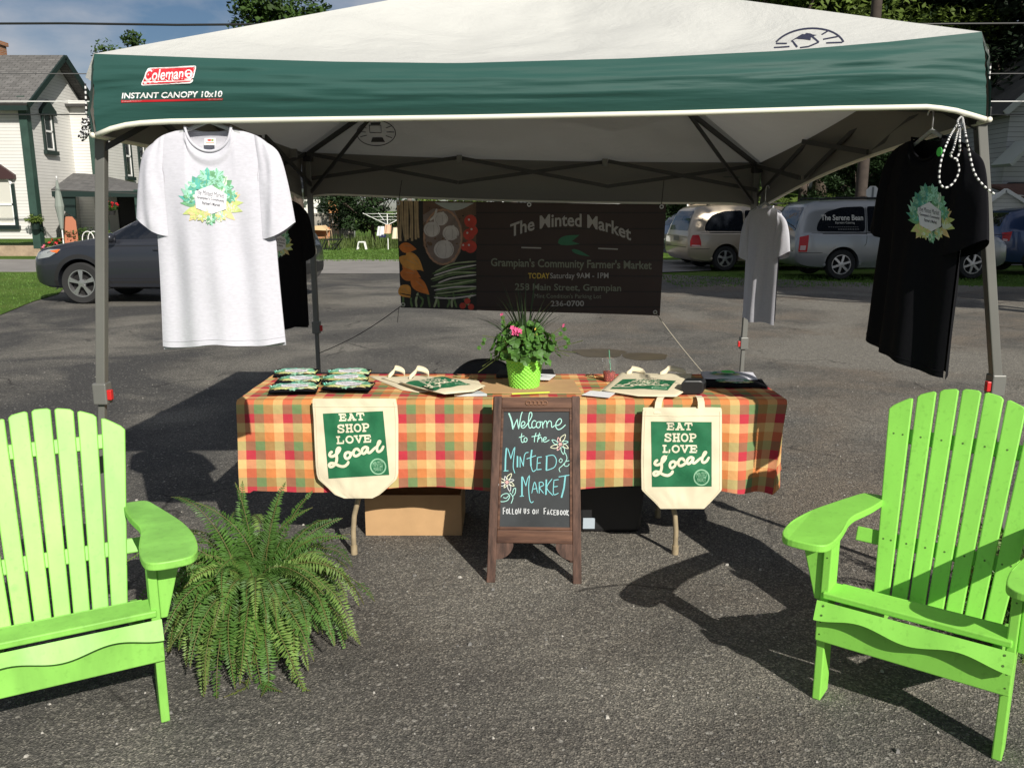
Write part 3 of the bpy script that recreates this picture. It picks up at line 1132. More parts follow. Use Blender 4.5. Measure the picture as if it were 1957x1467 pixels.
# things on and round the porch
def leafy(name, label, cat, p, r, h, kind, seed, pot=None, flowers=None, group=None):
    rg = np.random.default_rng(seed)
    t = thing(name, label, cat, p, 0, group)
    z0 = 0
    if pot:
        b = MB()
        b.lathe([(0, 0), (pot[1] * .75, 0), (pot[1], pot[2]), (pot[1] * .9, pot[2]), (0, pot[2] * .9)], n=16)
        b.build('pot', pot[0], t, smooth=True, autosmooth=40)
        z0 = pot[2]
    cl = [((rg.normal() * r * .4, rg.normal() * r * .4, z0 + h * rg.uniform(.2, .9)), r * .5) for _ in range(8)]
    cloud_mesh('foliage', leaf_cloud(rg, cl, 60, .045, 1), LM[kind], t)
    if flowers:
        cl = [((rg.normal() * r * .5, rg.normal() * r * .5 - .05, z0 + h * rg.uniform(.5, 1.05)), r * .14) for _ in range(8)]
        cloud_mesh('flowers', leaf_cloud(rg, cl, 24, .04, 1), flowers, t)
    return t
M_TERRA = mat('terracotta', (.45, .14, .06), .8, var=.15)
M_REDF = mat('red_flower', (.6, .02, .03), .6)
M_PINKF = mat('pink_flower', (.85, .25, .35), .6)
PG = 'potted plants in front of the porch'
for (px, py, r, h, k, fl, pot, lb) in ((157, 478, .42, .75, 'mid', None, M_TERRA, 'large green spiky plant in front of the porch'),
                                       (116, 482, .30, .35, 'mid', M_REDF, M_TERRA, 'terracotta pot of red flowers at the house corner'),
                                       (100, 486, .32, .4, 'light', M_PINKF, None, 'pink flowered bush against the green corner trim'),
                                       (134, 462, .22, .9, 'dark', None, M_WHITE, 'dark leafy plant behind the folded umbrella'),
                                       (205, 470, .25, .8, 'light', None, M_DARK, 'pale leafed plant right of the near canopy pole'),
                                       (250, 455, .3, .8, 'light', None, M_WHITE, 'pale leafed plant above the dark car windscreen')):
    g = gnd(px, py)
    yy = min(g.y, 30.0)
    q = at(px, py, yy)
    leafy('potted_plant', lb, 'potted plant', (q.x, yy, 0.0), r, h, k, int(px), (pot, .2, .28) if pot else None, fl, PG)
q = at(211, 397, 30.1)
t = leafy('hanging_basket', 'hanging basket of red flowers under the porch eave', 'hanging basket', (q.x, 30.15, q.z - .25), .22, .3, 'mid', 5, (M_DARK, .14, .14), M_REDF)
b = MB()
b.tube([(0, 0, .1), (0, .05, E1.z - q.z + .1)], .008, 5)
b.build('hanger', M_DARK, t)
q = at(78, 422, HY - .2)
t = leafy('wall_planter', 'small planter bracketed to the green corner post', 'planter', (q.x - .15, HY - .3, q.z - .3), .28, .3, 'light', 8, (M_DGREEN, .16, .2))
b = MB()
b.beam((0, 0, .05), (.15, .25, .05), .04, .04)
b.build('bracket', M_DGREEN, t)
q = at(137, 478, 29.6)
t = thing('porch_chair', 'orange tall backed porch chair beside the folded umbrella', 'chair', (q.x, 29.6, 0), R(20))
M_ORC = mat('orange_plastic', (.40, .14, .07), .6)
b = MB()
b.prism([(-.22, .2, .42), (.22, .2, .42), (.2, .2, 1.25), (.1, .2, 1.4), (-.1, .2, 1.4), (-.2, .2, 1.25)], (0, .05, 0))
b.build('backrest', M_ORC, t, bevel=.01)
b = MB()
b.box((0, -.02, .42), (.5, .5, .05))
b.build('seat', M_ORC, t)
for sx in (-.2, .2):
    for sy in (-.22, .2):
        b = MB()
        b.box((sx, sy, .2), (.05, .05, .4))
        b.build('leg', M_ORC, t)
q = at(122, 470, 29.2)
t = thing('folded_umbrella', 'closed grey green garden umbrella standing by the porch', 'umbrella', (q.x, 29.2, 0))
b = MB()
b.tube([(0, 0, 0), (0, 0, 2.75)], .022, 8)
b.build('pole', M_WHITE, t)
b = MB()
b.lathe([(.02, .95), (.05, 1.0), (.12, 1.55), (.15, 1.75), (.09, 2.2), (.03, 2.6), (.0, 2.65)], n=9)
b.build('canopy', mat('umbrella_cloth', (.22, .25, .22), .8), t)
b = MB()
b.lathe([(0, 0), (.22, 0), (.2, .08), (.04, .12), (0, .12)], n=16)
b.build('base', M_DARK, t)
q = at(210, 452, 29.3)
t = thing('storage_tub', 'blue tub with a white lid on the porch', 'tub', (q.x, 29.3, q.z - .3))
b = MB()
b.lathe([(0, 0), (.24, 0), (.28, .24), (0, .24)], n=18)
b.build('bucket', mat('blue_plastic', (.02, .16, .42), .4), t, smooth=True, autosmooth=40)
b = MB()
b.lathe([(0, .245), (.3, .245), (.3, .29), (.22, .33), (0, .34)], n=18)
b.build('lid', M_WHITE, t, smooth=True, autosmooth=40)
b = MB()
b.lathe([(0, -q.z + .3), (.2, -q.z + .3), (.2, -.004), (0, -.004)], n=16)
b.build('stand', M_DARK, t)
for (px, lb) in ((165, 'white wire hoop chair left of the near canopy pole'), (176, 'white wire hoop chair closest to the near canopy pole')):
    q = at(px, 460, 29.4)
    t = thing('wire_chair', lb, 'chair', (q.x, 29.4, 0), 0, 'wire chairs in front of the porch')
    b = MB()
    b.tube([(-.2, .1, .4)] + [(-.2 * math.cos(PI * k / 10), .14, .65 + .25 * math.sin(PI * k / 10)) for k in range(11)] + [(.2, .1, .4)], .016, 6)
    b.build('backrest', M_WHITE, t)
    b = MB()
    b.lathe([(0, .40), (.22, .40), (.22, .43), (0, .43)], n=16)
    b.build('seat', M_TERRA, t)
    for a in range(4):
        b = MB()
        b.tube([(.16 * math.cos(a * PI / 2 + .8), .16 * math.sin(a * PI / 2 + .8), .4), (.2 * math.cos(a * PI / 2 + .8), .2 * math.sin(a * PI / 2 + .8), 0)], .014, 6)
        b.build('leg', M_WHITE, t)

# ------------------------------------------------------------------ back yard
GY = 50.0
g0, g1 = at(520, 400, GY), at(634, 400, GY)
gt = thing('garage', 'white painted garage beyond the wooden fence', 'garage', (g0.x - 3, GY, 0))
ztop = at(600, 366, GY).z
b = MB()
b.box(((g0.x - 5 + g1.x) / 2, GY + 3, ztop / 2), (g1.x - g0.x + 5, 6, ztop))
b.build('wall', mat('cream_wall', (.78, .76, .68), .7, var=.05), gt, world=True)
b = MB()
quadm(b, [(g0.x - 5.4, GY - .5, ztop + .05), (g1.x + .3, GY - .5, ztop + .05), (g1.x + .3, GY + 3.2, ztop + 1.7), (g0.x - 5.4, GY + 3.2, ztop + 1.7)])
quadm(b, [(g1.x + .3, GY + 6.5, ztop), (g0.x - 5.4, GY + 6.5, ztop), (g0.x - 5.4, GY + 3.2, ztop + 1.7), (g1.x + .3, GY + 3.2, ztop + 1.7)])
b.build('roof', M_SHIN, gt, world=True, recalc=False, solid=.1)
b = MB()
b.box(((g0.x - 5 + g1.x) / 2, GY - .55, ztop + .03), (g1.x - g0.x + 5.9, .08, .2))
b.build('gutter', M_WHITE, gt, world=True)
d0 = at(596, 400, GY)
b = MB()
b.box(((d0.x + g1.x) / 2 - .2, GY - .03, 1.25), (2.4, .06, 2.3))
b.build('door', mat('garage_door', (.84, .83, .78), .6), gt, world=True)
SX0, SX1 = at(640, 400, GY).x, at(672, 400, GY).x
st = thing('shed', 'narrow grey shed with an orange wood panel beside the garage', 'shed', (SX0, GY - 1.5, 0))
b = MB()
b.box(((SX0 + SX1) / 2, GY - .2, 1.25), (SX1 - SX0, 2.2, 2.5))
b.build('wall', mat('grey_boards', (.30, .31, .30), .8, var=.1), st, world=True)
b = MB()
b.box((SX0 + .2, GY - 1.33, 1.25), (.55, .06, 2.5))
b.build('panel', mat('orange_wood', (.50, .24, .10), .7, var=.1), st, world=True)
b = MB()
b.prism([(SX0 - .1, GY - 1.8, 2.5), (SX1 + .4, GY - 1.8, 2.2), (SX1 + .4, GY - 1.8, 2.3), (SX0 - .1, GY - 1.8, 3.1)], (0, 3, 0))
b.build('roof', M_SHIN, st, world=True)
b = MB()
b.box((SX0 + .75, GY - 1.33, 1.75), (.42, .04, .6))
b.build('window', M_GLASS, st, world=True)
FY = 42.5
f0, f1 = at(500, 430, FY).x, at(676, 430, FY).x
ft = thing('wooden_fence', 'weathered grey board fence in front of the garage', 'fence', (f0, FY, 0))
b = MB()
n = 46
wv = (f1 - f0) / n
for k in range(n):
    b.box((f0 + (k + .5) * wv, FY, .74 + .02 * nz3(k * 3.1)), (wv * .9, .03, 1.46 + .04 * nz3(k * 1.7)))
b.build('boards', mat_wood('weathered_board', (.22, .20, .17), (.40, .37, .32), 'Z', .3, .9), ft, world=True)
b = MB()
for z in (.4, 1.42):
    b.box(((f0 + f1) / 2, FY - .05, z), (f1 - f0, .05, .09))
b.build('rail', mat_wood('weathered_board', 0, 0), ft, world=True)
for px in (560, 651):
    b = MB()
    b.box((at(px, 430, FY).x, FY - .1, .85), (.12, .12, 1.7))
    b.build('post', mat_wood('weathered_board', 0, 0), ft, world=True)

t = thing('garden_swing', 'garden swing seat with a tan cloth awning on the lawn', 'swing', tuple(gnd(608, 473)))
P = Vector(t.location)
b = MB()
def sw(x, z, y=0):
    return (P.x + x, P.y + y, z)
Zc = at(608, 438, P.y).z
b.prism([sw(-.55, Zc - .02), sw(.42, Zc - .06), sw(.18, Zc + .16), sw(-.4, Zc + .12)], (0, .9, 0))
b.build('awning', mat('tan_cloth', (.70, .50, .28), .8), t, world=True)
b = MB()
for sx in (-.55, .45):
    for y in (0, .9):
        b.tube([sw(sx * 1.15, 0, y - .1), sw(sx * .9, Zc, y)], .02, 6)
b.build('frame', mat('tan_metal', (.30, .22, .14), .5), t, world=True)
b = MB()
b.box(sw(-.05, .42, .45), (.9, .45, .08))
b.box(sw(-.05, .66, .70), (.9, .06, .4))
b.build('seat', mat('rust_cushion', (.42, .20, .10), .8), t, world=True)
M_BLK = mat('black_metal', (.012, .013, .012), .5)
g = gnd(631, 478)
t = thing('metal_bench', 'low black metal bench on the lawn beside the dark car tail', 'bench', tuple(g))
s_ = 1.0
b = MB()
for y in (0, .6):
    b.tube([(-.38, y, .0), (-.2, y, .42), (.38, y, .42), (.42, y, .46)], .025, 6)
    b.tube([(.05, y, 0), (.40, y, .44)], .025, 6)
    b.tube([(-.38, y, .04), (-.05, y, .04), (0, y, .25), (.25, y, .2), (.32, y, 0)], .02, 6)
for x in (-.2, .38, -.38, .32):
    z = .42 if x in (-.2, .38) else .02
    b.tube([(x, 0, z), (x, .6, z)], .02, 6)
b.build('frame', M_BLK, t)
b = MB()
for k in range(5):
    b.box((-.15 + .12 * k, .3, .43), (.08, .62, .02))
b.build('slats', M_BLK, t)
g = gnd(691, 477)
t = thing('plastic_stool', 'small white plastic stool on the lawn', 'stool', tuple(g))
b = MB()
b.box((0, .12, .31), (.26, .3, .05))
b.build('top', M_WHITE, t, bevel=.01)
for sx in (-1, 1):
    for y in (0, .25):
        b = MB()
        b.beam((sx * .12, y, .3), (sx * .18, y, 0), .05, .04)
        b.build('leg', M_WHITE, t)
g = gnd(742, 477)
t = thing('rotary_clothesline', 'rotary clothesline with washing on the lawn', 'clothesline', tuple(g))
zt, zh = at(742, 413, g.y).z, at(742, 430, g.y).z
b = MB()
b.tube([(0, 0, 0), (0, 0, zt + .1)], .022, 8)
b.build('pole', M_WHITE, t)
for k in range(4):
    a = k * PI / 2 + .5
    b = MB()
    b.tube([(0, 0, zh), (1.05 * math.cos(a), 1.05 * math.sin(a), zt + .12)], .016, 6)
    b.build('arm', M_WHITE, t)
b = MB()
for q in (.45, .7, .95):
    pts = [(1.05 * q * math.cos(k * PI / 2 + .5), 1.05 * q * math.sin(k * PI / 2 + .5), lerp(zh, zt + .12, q)) for k in range(4)]
    b.tube(pts, .006, 4, closed=True)
b.build('line', M_WHITE, t)
for i, (x, zz, h, cl, lb) in enumerate(((-.22, zh - .05, .38, (.75, .76, .76), 'white cloth pegged on the rotary clothesline'), (.08, zh + .02, .36, (.72, .45, .30), 'peach cloth pegged on the rotary clothesline'),
                                        (-.14, zh - .38, .12, (.02, .025, .08), 'navy cloth hanging lowest on the rotary clothesline'), (.40, zh - .1, .45, (.75, .66, .48), 'cream cloth hanging at the right of the clothesline'))):
    b = MB()
    b.grid(lambda u, v: Vector((g.x + x + .26 * (u - .5) * (1 + .15 * v) - .05 * v, g.y - .3 + .03 * math.sin(u * 9 + i), zz - h * v)), 8, 6)
    tag(b.build('hung_cloth', mat('wash_%s' % ('abcd'[i]), cl, .8), solid=.004, recalc=False), lb, 'laundry', 'washing on the rotary clothesline')

# utility pole and posts seen over the banner
M_POLE = mat_wood('pole_wood', (.12, .10, .085), (.25, .21, .18), 'Z', .5, .9)
def pole(name, label, px, Y, r, h, m, cat='pole'):
    p = at(px, 400, Y)
    b = MB()
    b.tube([(0, 0, -.1), (0, 0, h)], [r, r * .8], 12)
    o = b.build(name, m, smooth=True, autosmooth=40)
    o.location = (p.x, Y, 0)
    return tag(o, label, cat)
pole('utility_pole', 'weathered wooden pole rising behind the left end of the banner', 783, 36, .11, 8.5, M_POLE)
pole('post', 'slim white post behind the banner', 961, 37, .045, 3.2, M_WHITE, 'post')
pole('utility_pole', 'brown wooden pole behind the middle of the banner', 981, 40, .16, 9, M_POLE)
pole('utility_pole', 'thick dark pole behind the silver minivan', 1643, 27.5, .19, 10, mat('dark_pole', (.05, .038, .03), .9, var=.3, vscale=5))
for i, (z, Y, r, m, lb) in enumerate(((at(200, 47, 24).z, 24, .030, M_BLK, 'thick dark overhead cable across the sky'), (at(80, 195, 24).z, 24, .014, M_WHITE, 'pale overhead wire level with the valance lettering'),
                                  (at(80, 220, 24.4).z, 24.4, .016, mat('grey_wire', (.1, .1, .1), .6), 'grey overhead wire, lowest of the overhead wires'), (at(1920, 142, 25).z, 25, .014, mat('grey_wire'), 'thin overhead wire right of the canopy corner'))):
    b = MB()
    b.tube([(-60 + 120 * k / 40, Y, z - .25 * (1 - ((k - 20) / 20) ** 2) + .25 + (.02 * math.sin(k * 2.1) if i == 0 else 0)) for k in range(41)], r, 6)
    tag(b.build('overhead_wire', m, smooth=True), lb, 'wire', 'overhead wires')

# shed roof, camper, right hand house
p = at(1365, 392, 31)
t = thing('low_shed', 'low shed with a tan roof edged in white behind the tan minivan', 'shed', (p.x, 31, .25))
b = MB()
b.box((0, 1.0, .6), (1.7, 1.9, 1.2))
b.build('wall', mat('grey_boards'), t)
b = MB()
zz = p.z - .25
b.prism([(-1.0, -.2, zz - .12), (1.0, -.2, zz - .12), (.75, 1.2, zz + .42), (-.75, 1.2, zz + .42)], (0, 0, .06))
b.build('roof', mat('tan_roof', (.26, .20, .13), .9, var=.2), t)
b = MB()
b.beam((-1.0, -.22, zz - .07), (-.76, 1.2, zz + .47), .05, .06)
b.beam((1.0, -.22, zz - .07), (.76, 1.2, zz + .47), .05, .06)
b.build('edging', M_WHITE, t)
p0, p1 = at(1090, 385, 33), at(1186, 385, 33)
t = thing('camper_trailer', 'white camper trailer parked behind the banner', 'trailer', ((p0.x + p1.x) / 2, 33, 0))
zt = at(1140, 382, 33).z
b = MB()
b.box((0, 1, (zt + .5) / 2), (p1.x - p0.x, 2.1, zt - .5))
b.build('body', M_WHITE, t, bevel=.12, segs=3)
b = MB()
b.box((-.25, 1, zt + .12), (.55, .6, .28))
b.build('roof_vent', mat('cream_wall'), t, bevel=.05)
for sx in (-.4, .4):
    b = MB()
    b.lathe([(0, -.1), (.3, -.1), (.3, .1), (0, .1)], (sx, 0.1, .32), 20, axis='Y')
    b.build('wheel', M_BLK, t)
HYR = 29.0
hx = at(1921, 300, HYR).x
t = thing('house', 'grey sided house at the right edge half hidden by the canopy leg', 'house', (hx, HYR, 0))
ztop = at(1925, 205, HYR).z
b = MB()
b.prism([(hx, HYR, 1.0), (hx + 8, HYR, 1.0), (hx + 8, HYR, ztop + 1), (hx + 3.4, HYR, ztop + 3.2), (hx, HYR, ztop)], (0, 9, 0))
b.build('wall', M_GSIDE, t, world=True)
b = MB()
b.box((hx + 4.2, HYR + 4.6, .5), (8, 8.6, 1.0))
b.build('foundation', M_STONE, t, world=True)
b = MB()
b.prism([(hx - .35, HYR - .4, ztop - .28), (hx + 3.5, HYR - .4, ztop + 3.3), (hx + 3.5, HYR - .4, ztop + 3.45), (hx - .5, HYR - .4, ztop - .25)], (0, 9.8, 0))
b.prism([(hx + 3.5, HYR - .4, ztop + 3.3), (hx + 8.4, HYR - .4, ztop - .3), (hx + 8.4, HYR - .4, ztop - .15), (hx + 3.5, HYR - .4, ztop + 3.45)], (0, 9.8, 0))
b.build('roof', M_SHIN, t, world=True)
b = MB()
b.beam((hx - .42, HYR - .44, ztop - .25), (hx + 3.5, HYR - .44, ztop + 3.4), .05, .2)
b.build('bargeboard', mat('grey_trim', (.42, .45, .42), .6), t, world=True)
b = MB()
q0, q1 = at(1907, 320, HYR - .3), at(1921, 297, HYR - .3)
b.prism([(hx - .42, HYR - 1.2, q0.z), (hx + .25, HYR - 1.2, q1.z + .35), (hx + .25, HYR - 1.2, q1.z + .47), (hx - .5, HYR - 1.2, q0.z + .08)], (0, 1.15, 0))
b.build('porch_roof', mat('grey_trim'), t, world=True)
q = at(1945, 385, 25.5)
t = thing('garden_shed', 'little white gabled shed with a brown roof at the right edge', 'shed', (q.x, 25.5, 0))
zs = at(1930, 362, 25.5).z
b = MB()
b.prism([(-.9, 0, 0), (1.3, 0, 0), (1.3, 0, zs - .35), (-.45, 0, zs - .08), (-.9, 0, zs - .4)], (0, 1.8, 0))
b.build('wall', mat_rows('white_siding', 0, 0, 0), t)
b = MB()
b.beam((-1.05, -.1, zs - .45), (-.45, -.1, zs - .02), .08, .1)
b.beam((-.45, -.1, zs - .02), (.2, -.1, zs - .38), .08, .1)
b.beam((.2, -.1, zs - .38), (1.5, -.1, zs - .42), .08, .1)
b.build('trim', M_WHITE, t)
b = MB()
b.prism([(.2, -.1, zs - .32), (1.6, -.1, zs - .36), (1.6, 1.0, zs + .15), (-.45, 1.0, zs + .12), (-.4, .4, zs + .04)], (0, 0, .06))
b.build('roof', mat('brown_roof', (.10, .05, .035), .9, var=.2), t)
b = MB()
b.box((-.35, -.02, .75), (.55, .04, 1.5))
b.build('door', M_DARK, t)
q = at(1950, 358, 28.5)
b = MB()
b.lathe([(.05, 0), (.32, .05), (.36, .3), (.30, .36), (0, .36)], n=14)
o = tag(b.build('wall_box', M_DARK, smooth=True, autosmooth=40), 'dark satellite dish shaped fitting on the grey house wall', 'wall fitting')
o.location = (q.x, HYR - .36, q.z - .2)

# stop sign seen from behind
q = at(1668, 368, 26)
t = thing('stop_sign', 'white back of an eight sided stop sign behind the silver minivan', 'sign', (q.x, 26, 0))
b = MB()
r = 12.8 / 1600 * 26 / 1.0
b.prism([(r * math.cos(PI / 8 + k * PI / 4), .012, q.z + r * math.sin(PI / 8 + k * PI / 4)) for k in range(8)], (0, .006, 0))
b.build('plate', mat('bare_aluminium', (.78, .78, .76), .5), t)
b = MB()
b.box((0, 0, (q.z + r) / 2 - .02), (.055, .02, q.z + r * .8))
b.build('post', mat('galvanised', (.22, .23, .23), .6), t)
# ================================================================== CANOPY
def pixmap(bvh, fallbackY=None):
    """(pixel x, pixel y, lift) -> the spot on a real surface that the photograph shows there"""
    o = Vector((0, 0, HC))
    def f(px, py, lift):
        d = ray(px, py).normalized()
        h = bvh.ray_cast(o, d)
        if h[0] is None:
            return at(px, py, fallbackY - lift)
        n = h[1]
        if n.dot(d) > 0:
            n = -n
        return h[0] + n * lift
    return f
def quadmap(tl, tr, br, bl, inner):
    """unit square (y up) -> pixels of a four cornered print -> surface"""
    tl, tr, br, bl = [Vector(q) for q in (tl, tr, br, bl)]
    def f(x, y, lift):
        p = lerp(lerp(bl, br, x), lerp(tl, tr, x), y)
        return inner(p.x, p.y, lift)
    return f
def pinterp(pts, t):
    """points sampled evenly by their pixel x"""
    xs = [p[0] for p in pts]
    x = lerp(xs[0], xs[-1], t)
    return x, float(np.interp(x, xs, [p[1] for p in pts]))

def fabric_roof():
    m = mat('roof_fabric', (.555, .56, .53), .75, spec=.2, trans=.085)
    t = m.node_tree
    b = t.nodes['Principled BSDF']
    co = N(t, 'ShaderNodeTexCoord')
    n = N(t, 'ShaderNodeTexNoise')
    n.inputs['Scale'].default_value = 4
    n.inputs['Detail'].default_value = 8
    n.inputs['Roughness'].default_value = .6
    n.inputs['Distortion'].default_value = .35
    t.links.new(co.outputs['Object'], n.inputs['Vector'])
    bp = N(t, 'ShaderNodeBump')
    bp.inputs['Strength'].default_value = .55
    bp.inputs['Distance'].default_value = .03
    t.links.new(n.outputs['Fac'], bp.inputs['Height'])
    t.links.new(bp.outputs['Normal'], b.inputs['Normal'])
    return m
M_ROOF = fabric_roof()
M_VAL = mat('valance_green', (.017, .070, .058), .6, spec=.28, bump=.3, bscale=3.2, bdist=.03, stretch=(.5, 1, 5), sheen=.1)
M_VALIN = mat('valance_lining', (.20, .195, .175), .8, bump=.3, bscale=6, bdist=.02)
M_TRIM = mat('cream_binding', (.76, .74, .62), .6)
M_STEEL = mat('canopy_steel', (.165, .165, .15), .45, metal=.15, var=.08, vscale=4)
M_DSTEEL = mat('canopy_truss_steel', (.035, .035, .032), .5)
M_REDP = mat('red_latch', (.55, .02, .02), .4)
M_BLACKP = mat('black_plastic', (.015, .015, .016), .5)
YF = 3.06
FL, FR = at(180, 103, YF), at(1876, 61, YF)
BL, BR = at(575, 291, 5.85), at(1455, 311, 5.85)
PK = (FL + FR + BL + BR) / 4
PK = Vector((PK.x + .02, PK.y, 2.79))
canopy = thing('pop_up_canopy', 'pop up canopy with a cream roof and a dark green front valance', 'canopy', (0, 4.35, 0))
front_top = [(180, 103), (400, 111), (640, 118), (870, 121), (1200, 112), (1500, 97), (1700, 80), (1876, 61)]
front_bot = [(184, 256), (200, 248), (225, 240), (255, 234), (320, 230), (600, 226), (900, 222), (1300, 214), (1600, 205), (1780, 202), (1830, 210), (1884, 226)]
def fedge(t):
    x, y = pinterp(front_top, t)
    return at(x, y, YF)
def fbot(t):
    x, y = pinterp(front_bot, t)
    return at(x, y, YF - .02)
def bedge(t):
    return lerp(BL, BR, t) + Vector((0, 0, -.02 * math.sin(PI * t)))
def bbot(t):
    p = bedge(t)
    d = .262 + .035 * (max(0, abs(t - .5) - .42) / .08) ** 2
    return p + Vector((0, .02, -d))
def ledge(t):
    return lerp(FL, BL, t) + Vector((0, 0, -.03 * math.sin(PI * t)))
def redge(t):
    return lerp(FR, BR, t) + Vector((0, 0, -.03 * math.sin(PI * t)))
lb0, lb1, rb0, rb1 = fbot(0), bbot(0), fbot(1), bbot(1)
def lbot(t):
    return lerp(lb0, lb1, t) + Vector((-.015, 0, .05 * math.sin(PI * t)))
def rbot(t):
    return lerp(rb0, rb1, t) + Vector((.015, 0, .05 * math.sin(PI * t)))
def panel(edge, seed):
    def f(u, v):
        e = edge(u)
        p = lerp(e, PK, v)
        w = math.sin(PI * u) * math.sin(PI * v)
        hip = math.sin(PI * u) ** .6
        sag = .14 * hip * v * (1 - v) * 1.5 + .03 * w
        wr = .012 * nz3(p.x * 2.2 + seed, p.y * 2.2, 1.7) + .006 * nz3(p.x * 6 + seed, p.y * 6, 4.2)
        wr *= min(1, 6 * v) * min(1, 6 * (1 - v))
        return p + Vector((0, 0, -sag + wr * 2.2 * min(1, hip * 1.5)))
    return f
roofs = []
for k, (ed, fl) in enumerate(((fedge, False), (redge, False), (bedge, True), (ledge, True))):
    b = MB()
    b.grid(panel(ed, k * 5.0), 48, 36, flip=fl)
    roofs.append(b.build('roof_panel', M_ROOF, canopy, world=True, smooth=True, recalc=False))
vals = []
def valance(top, bot, out, nu=120, nv=26, seed=0, mats=(None,)):
    out = Vector(out)
    def f(off):
        def g(u, v):
            p = lerp(top(u), bot(u), v)
            e = min(1, 8 * u, 8 * (1 - u)) * .6 + .4
            wr = .010 * nz3(u * 5 + seed, v * 9, .3) + .006 * nz3(u * 14 + seed, v * 17, 5.5) + .005 * nz3(u * 3 + seed, v * 26, 8) + .011 * max(0, 1 - u * 2.2) * nz3(u * 17 + v * 3, v * 8 - u * 6, 2.2) + .007 * max(0, u * 3 - 2) * nz3(u * 15 - v * 3, v * 9, 6)
            return p + out * (off + .035 * math.sin(PI * v) * e + wr * math.sin(PI * min(1, v * 1.15)))
        return g
    b = MB()
    b.grid(f(0), nu, nv)
    o = b.build('valance', M_VAL, canopy, world=True, smooth=True, recalc=False)
    vals.append(o)
    b = MB()
    b.grid(f(-.008), nu // 2, nv // 2)
    b.build('lining', M_VALIN, o, world=True, smooth=True, recalc=False)
    b = MB()
    K = 60
    pts = [f(0)(k / K, 1.0) for k in range(K + 1)]
    n = 8
    b.tube([p + Vector((0, 0, -.004)) for p in pts], .0095, n)
    b.build('binding', M_TRIM, o, world=True, smooth=True)
    return o
vf = valance(fedge, fbot, (0, -1, 0), 160, 30)
valance(redge, rbot, (1, 0, 0), 60, 14, 3)
valance(bedge, bbot, (0, 1, 0), 80, 14, 6)
valance(ledge, lbot, (-1, 0, 0), 60, 14, 9)
# cream corner gussets draping past the front corners
for (c, s_, px) in ((FL, -1, ((180, 100), (163, 148), (178, 158))), (FR, 1, ((1876, 60), (1892, 108), (1890, 140), (1879, 150)))):
    pts = [at(p[0], p[1], YF + .02 + .02 * i) for i, p in enumerate(px)]
    b = MB()
    b.prism(pts, (0, .05, 0))
    b.build('corner_gusset', M_ROOF, canopy, world=True)

# lettering and badge on the front valance
VB = bvh_of([vf])
pm = pixmap(VB, YF - .05)
M_RED = mat('badge_red', (.60, .025, .035), .45)
M_WHT = mat('print_white', (.82, .82, .80), .55)
M_NAVY = mat('print_navy', (.02, .022, .05), .6)
a = Art()
def rpar(dx, m, lay):
    tl, tr, br, bl = (283 + dx * .9, 130 + dx), (376 - dx, 126 + dx), (368 - dx * .9, 159 - dx), (269 + dx, 164 - dx)
    pts = []
    P = [tl, tr, br, bl]
    for i in range(4):
        p, q, r_ = Vector(P[i - 1]), Vector(P[i]), Vector(P[(i + 1) % 4])
        for k in range(5):
            t = k / 4
            s0, s1 = q + (p - q).normalized() * 5, q + (r_ - q).normalized() * 5
            pts.append(tuple(lerp(lerp(s0, q, t), lerp(q, s1, t), t)))
    a.poly(pts, m, lay)
rpar(0, 0, 0)
rpar(2.2, 1, 1)
a.text('Coleman', 277, 155, 74, -21, 0, 2, .012, .22, fn=lambda x, y: (x, y - (x - 277) * .045))
a.stroke([(275, 158.5), (320, 156.5), (366, 154.3)], 1.6, 0, 2, False)
a.disc(361, 142, 7.5, 0, 2, 24, 8.5)
a.poly([(356.5, 141), (358, 136.5), (364, 136), (365.5, 140.5)], 1, 3)
a.poly([(358.5, 148), (359, 143.5), (363.5, 143.2), (364, 147.5)], 1, 3)
a.text('INSTANT CANOPY 10x10', 233, 189.5, 192, -11.5, 0, 1, .022, .12, fn=lambda x, y: (x, y - (x - 233) * .020))
a.poly([(232, 191.8), (426, 187.4), (426, 191.8), (232, 196.5)], 1, 1)
a.text('Coleman(R) Technology', 234, 195.2, 37, -2.6, 0, 2, .0, 0, fn=lambda x, y: (x, y - (x - 233) * .022))
a.text('10ft x 10ft canopy', 398, 194.6, 27, -2.2, 0, 2, .0, 0, fn=lambda x, y: (x, y - (x - 233) * .022))
a.lay('lettering', [M_WHT, M_RED], vf, pm, 8, .0006, .0012)

# lantern emblem printed on the roof, seen from above at the right and from below at the back
def emblem(a, cx, cy, rx, ry, sk, w, up):
    def T(x, y):
        return (cx + x * rx + y * sk, cy - y * ry * up)
    K = 48
    pts = [T(math.cos(2 * PI * k / K), math.sin(2 * PI * k / K)) for k in range(K + 1)]
    return T, pts
a = Art()
T, pts = emblem(a, 1545, 96, 69, 41, 8, 2, 1)
arc = [p for p in pts if p[1] < 93.5]
a.stroke([p for p in pts[:25] if p[1] < 84], 3.2, 0, 0, False)
a.poly([(1510, 80), (1533, 66), (1538, 66.5), (1541, 64), (1549, 65), (1553, 67), (1561, 68), (1550, 72), (1549, 78), (1536, 76), (1522, 75)], 0, 0)
a.stroke([(1514, 79), (1523, 90)], 3.5, 0, 0, False)
a.stroke([(1549, 68), (1564, 81)], 3.5, 0, 0, False)
a.stroke([(1564, 82), (1545, 90), (1530, 92)], 2.6, 0, 0, False)
for q in ([(1571, 67), (1584, 59)], [(1574, 76), (1600, 71)], [(1580, 83), (1609, 82)], [(1480, 92), (1508, 90)], [(1484, 84), (1503, 84)]):
    a.stroke(q, 2.6, 0, 0, False)
a.lay('emblem', [M_NAVY], roofs[0], pixmap(bvh_of([roofs[0]]), 3.0), 12, .0005, .0015)
a = Art()
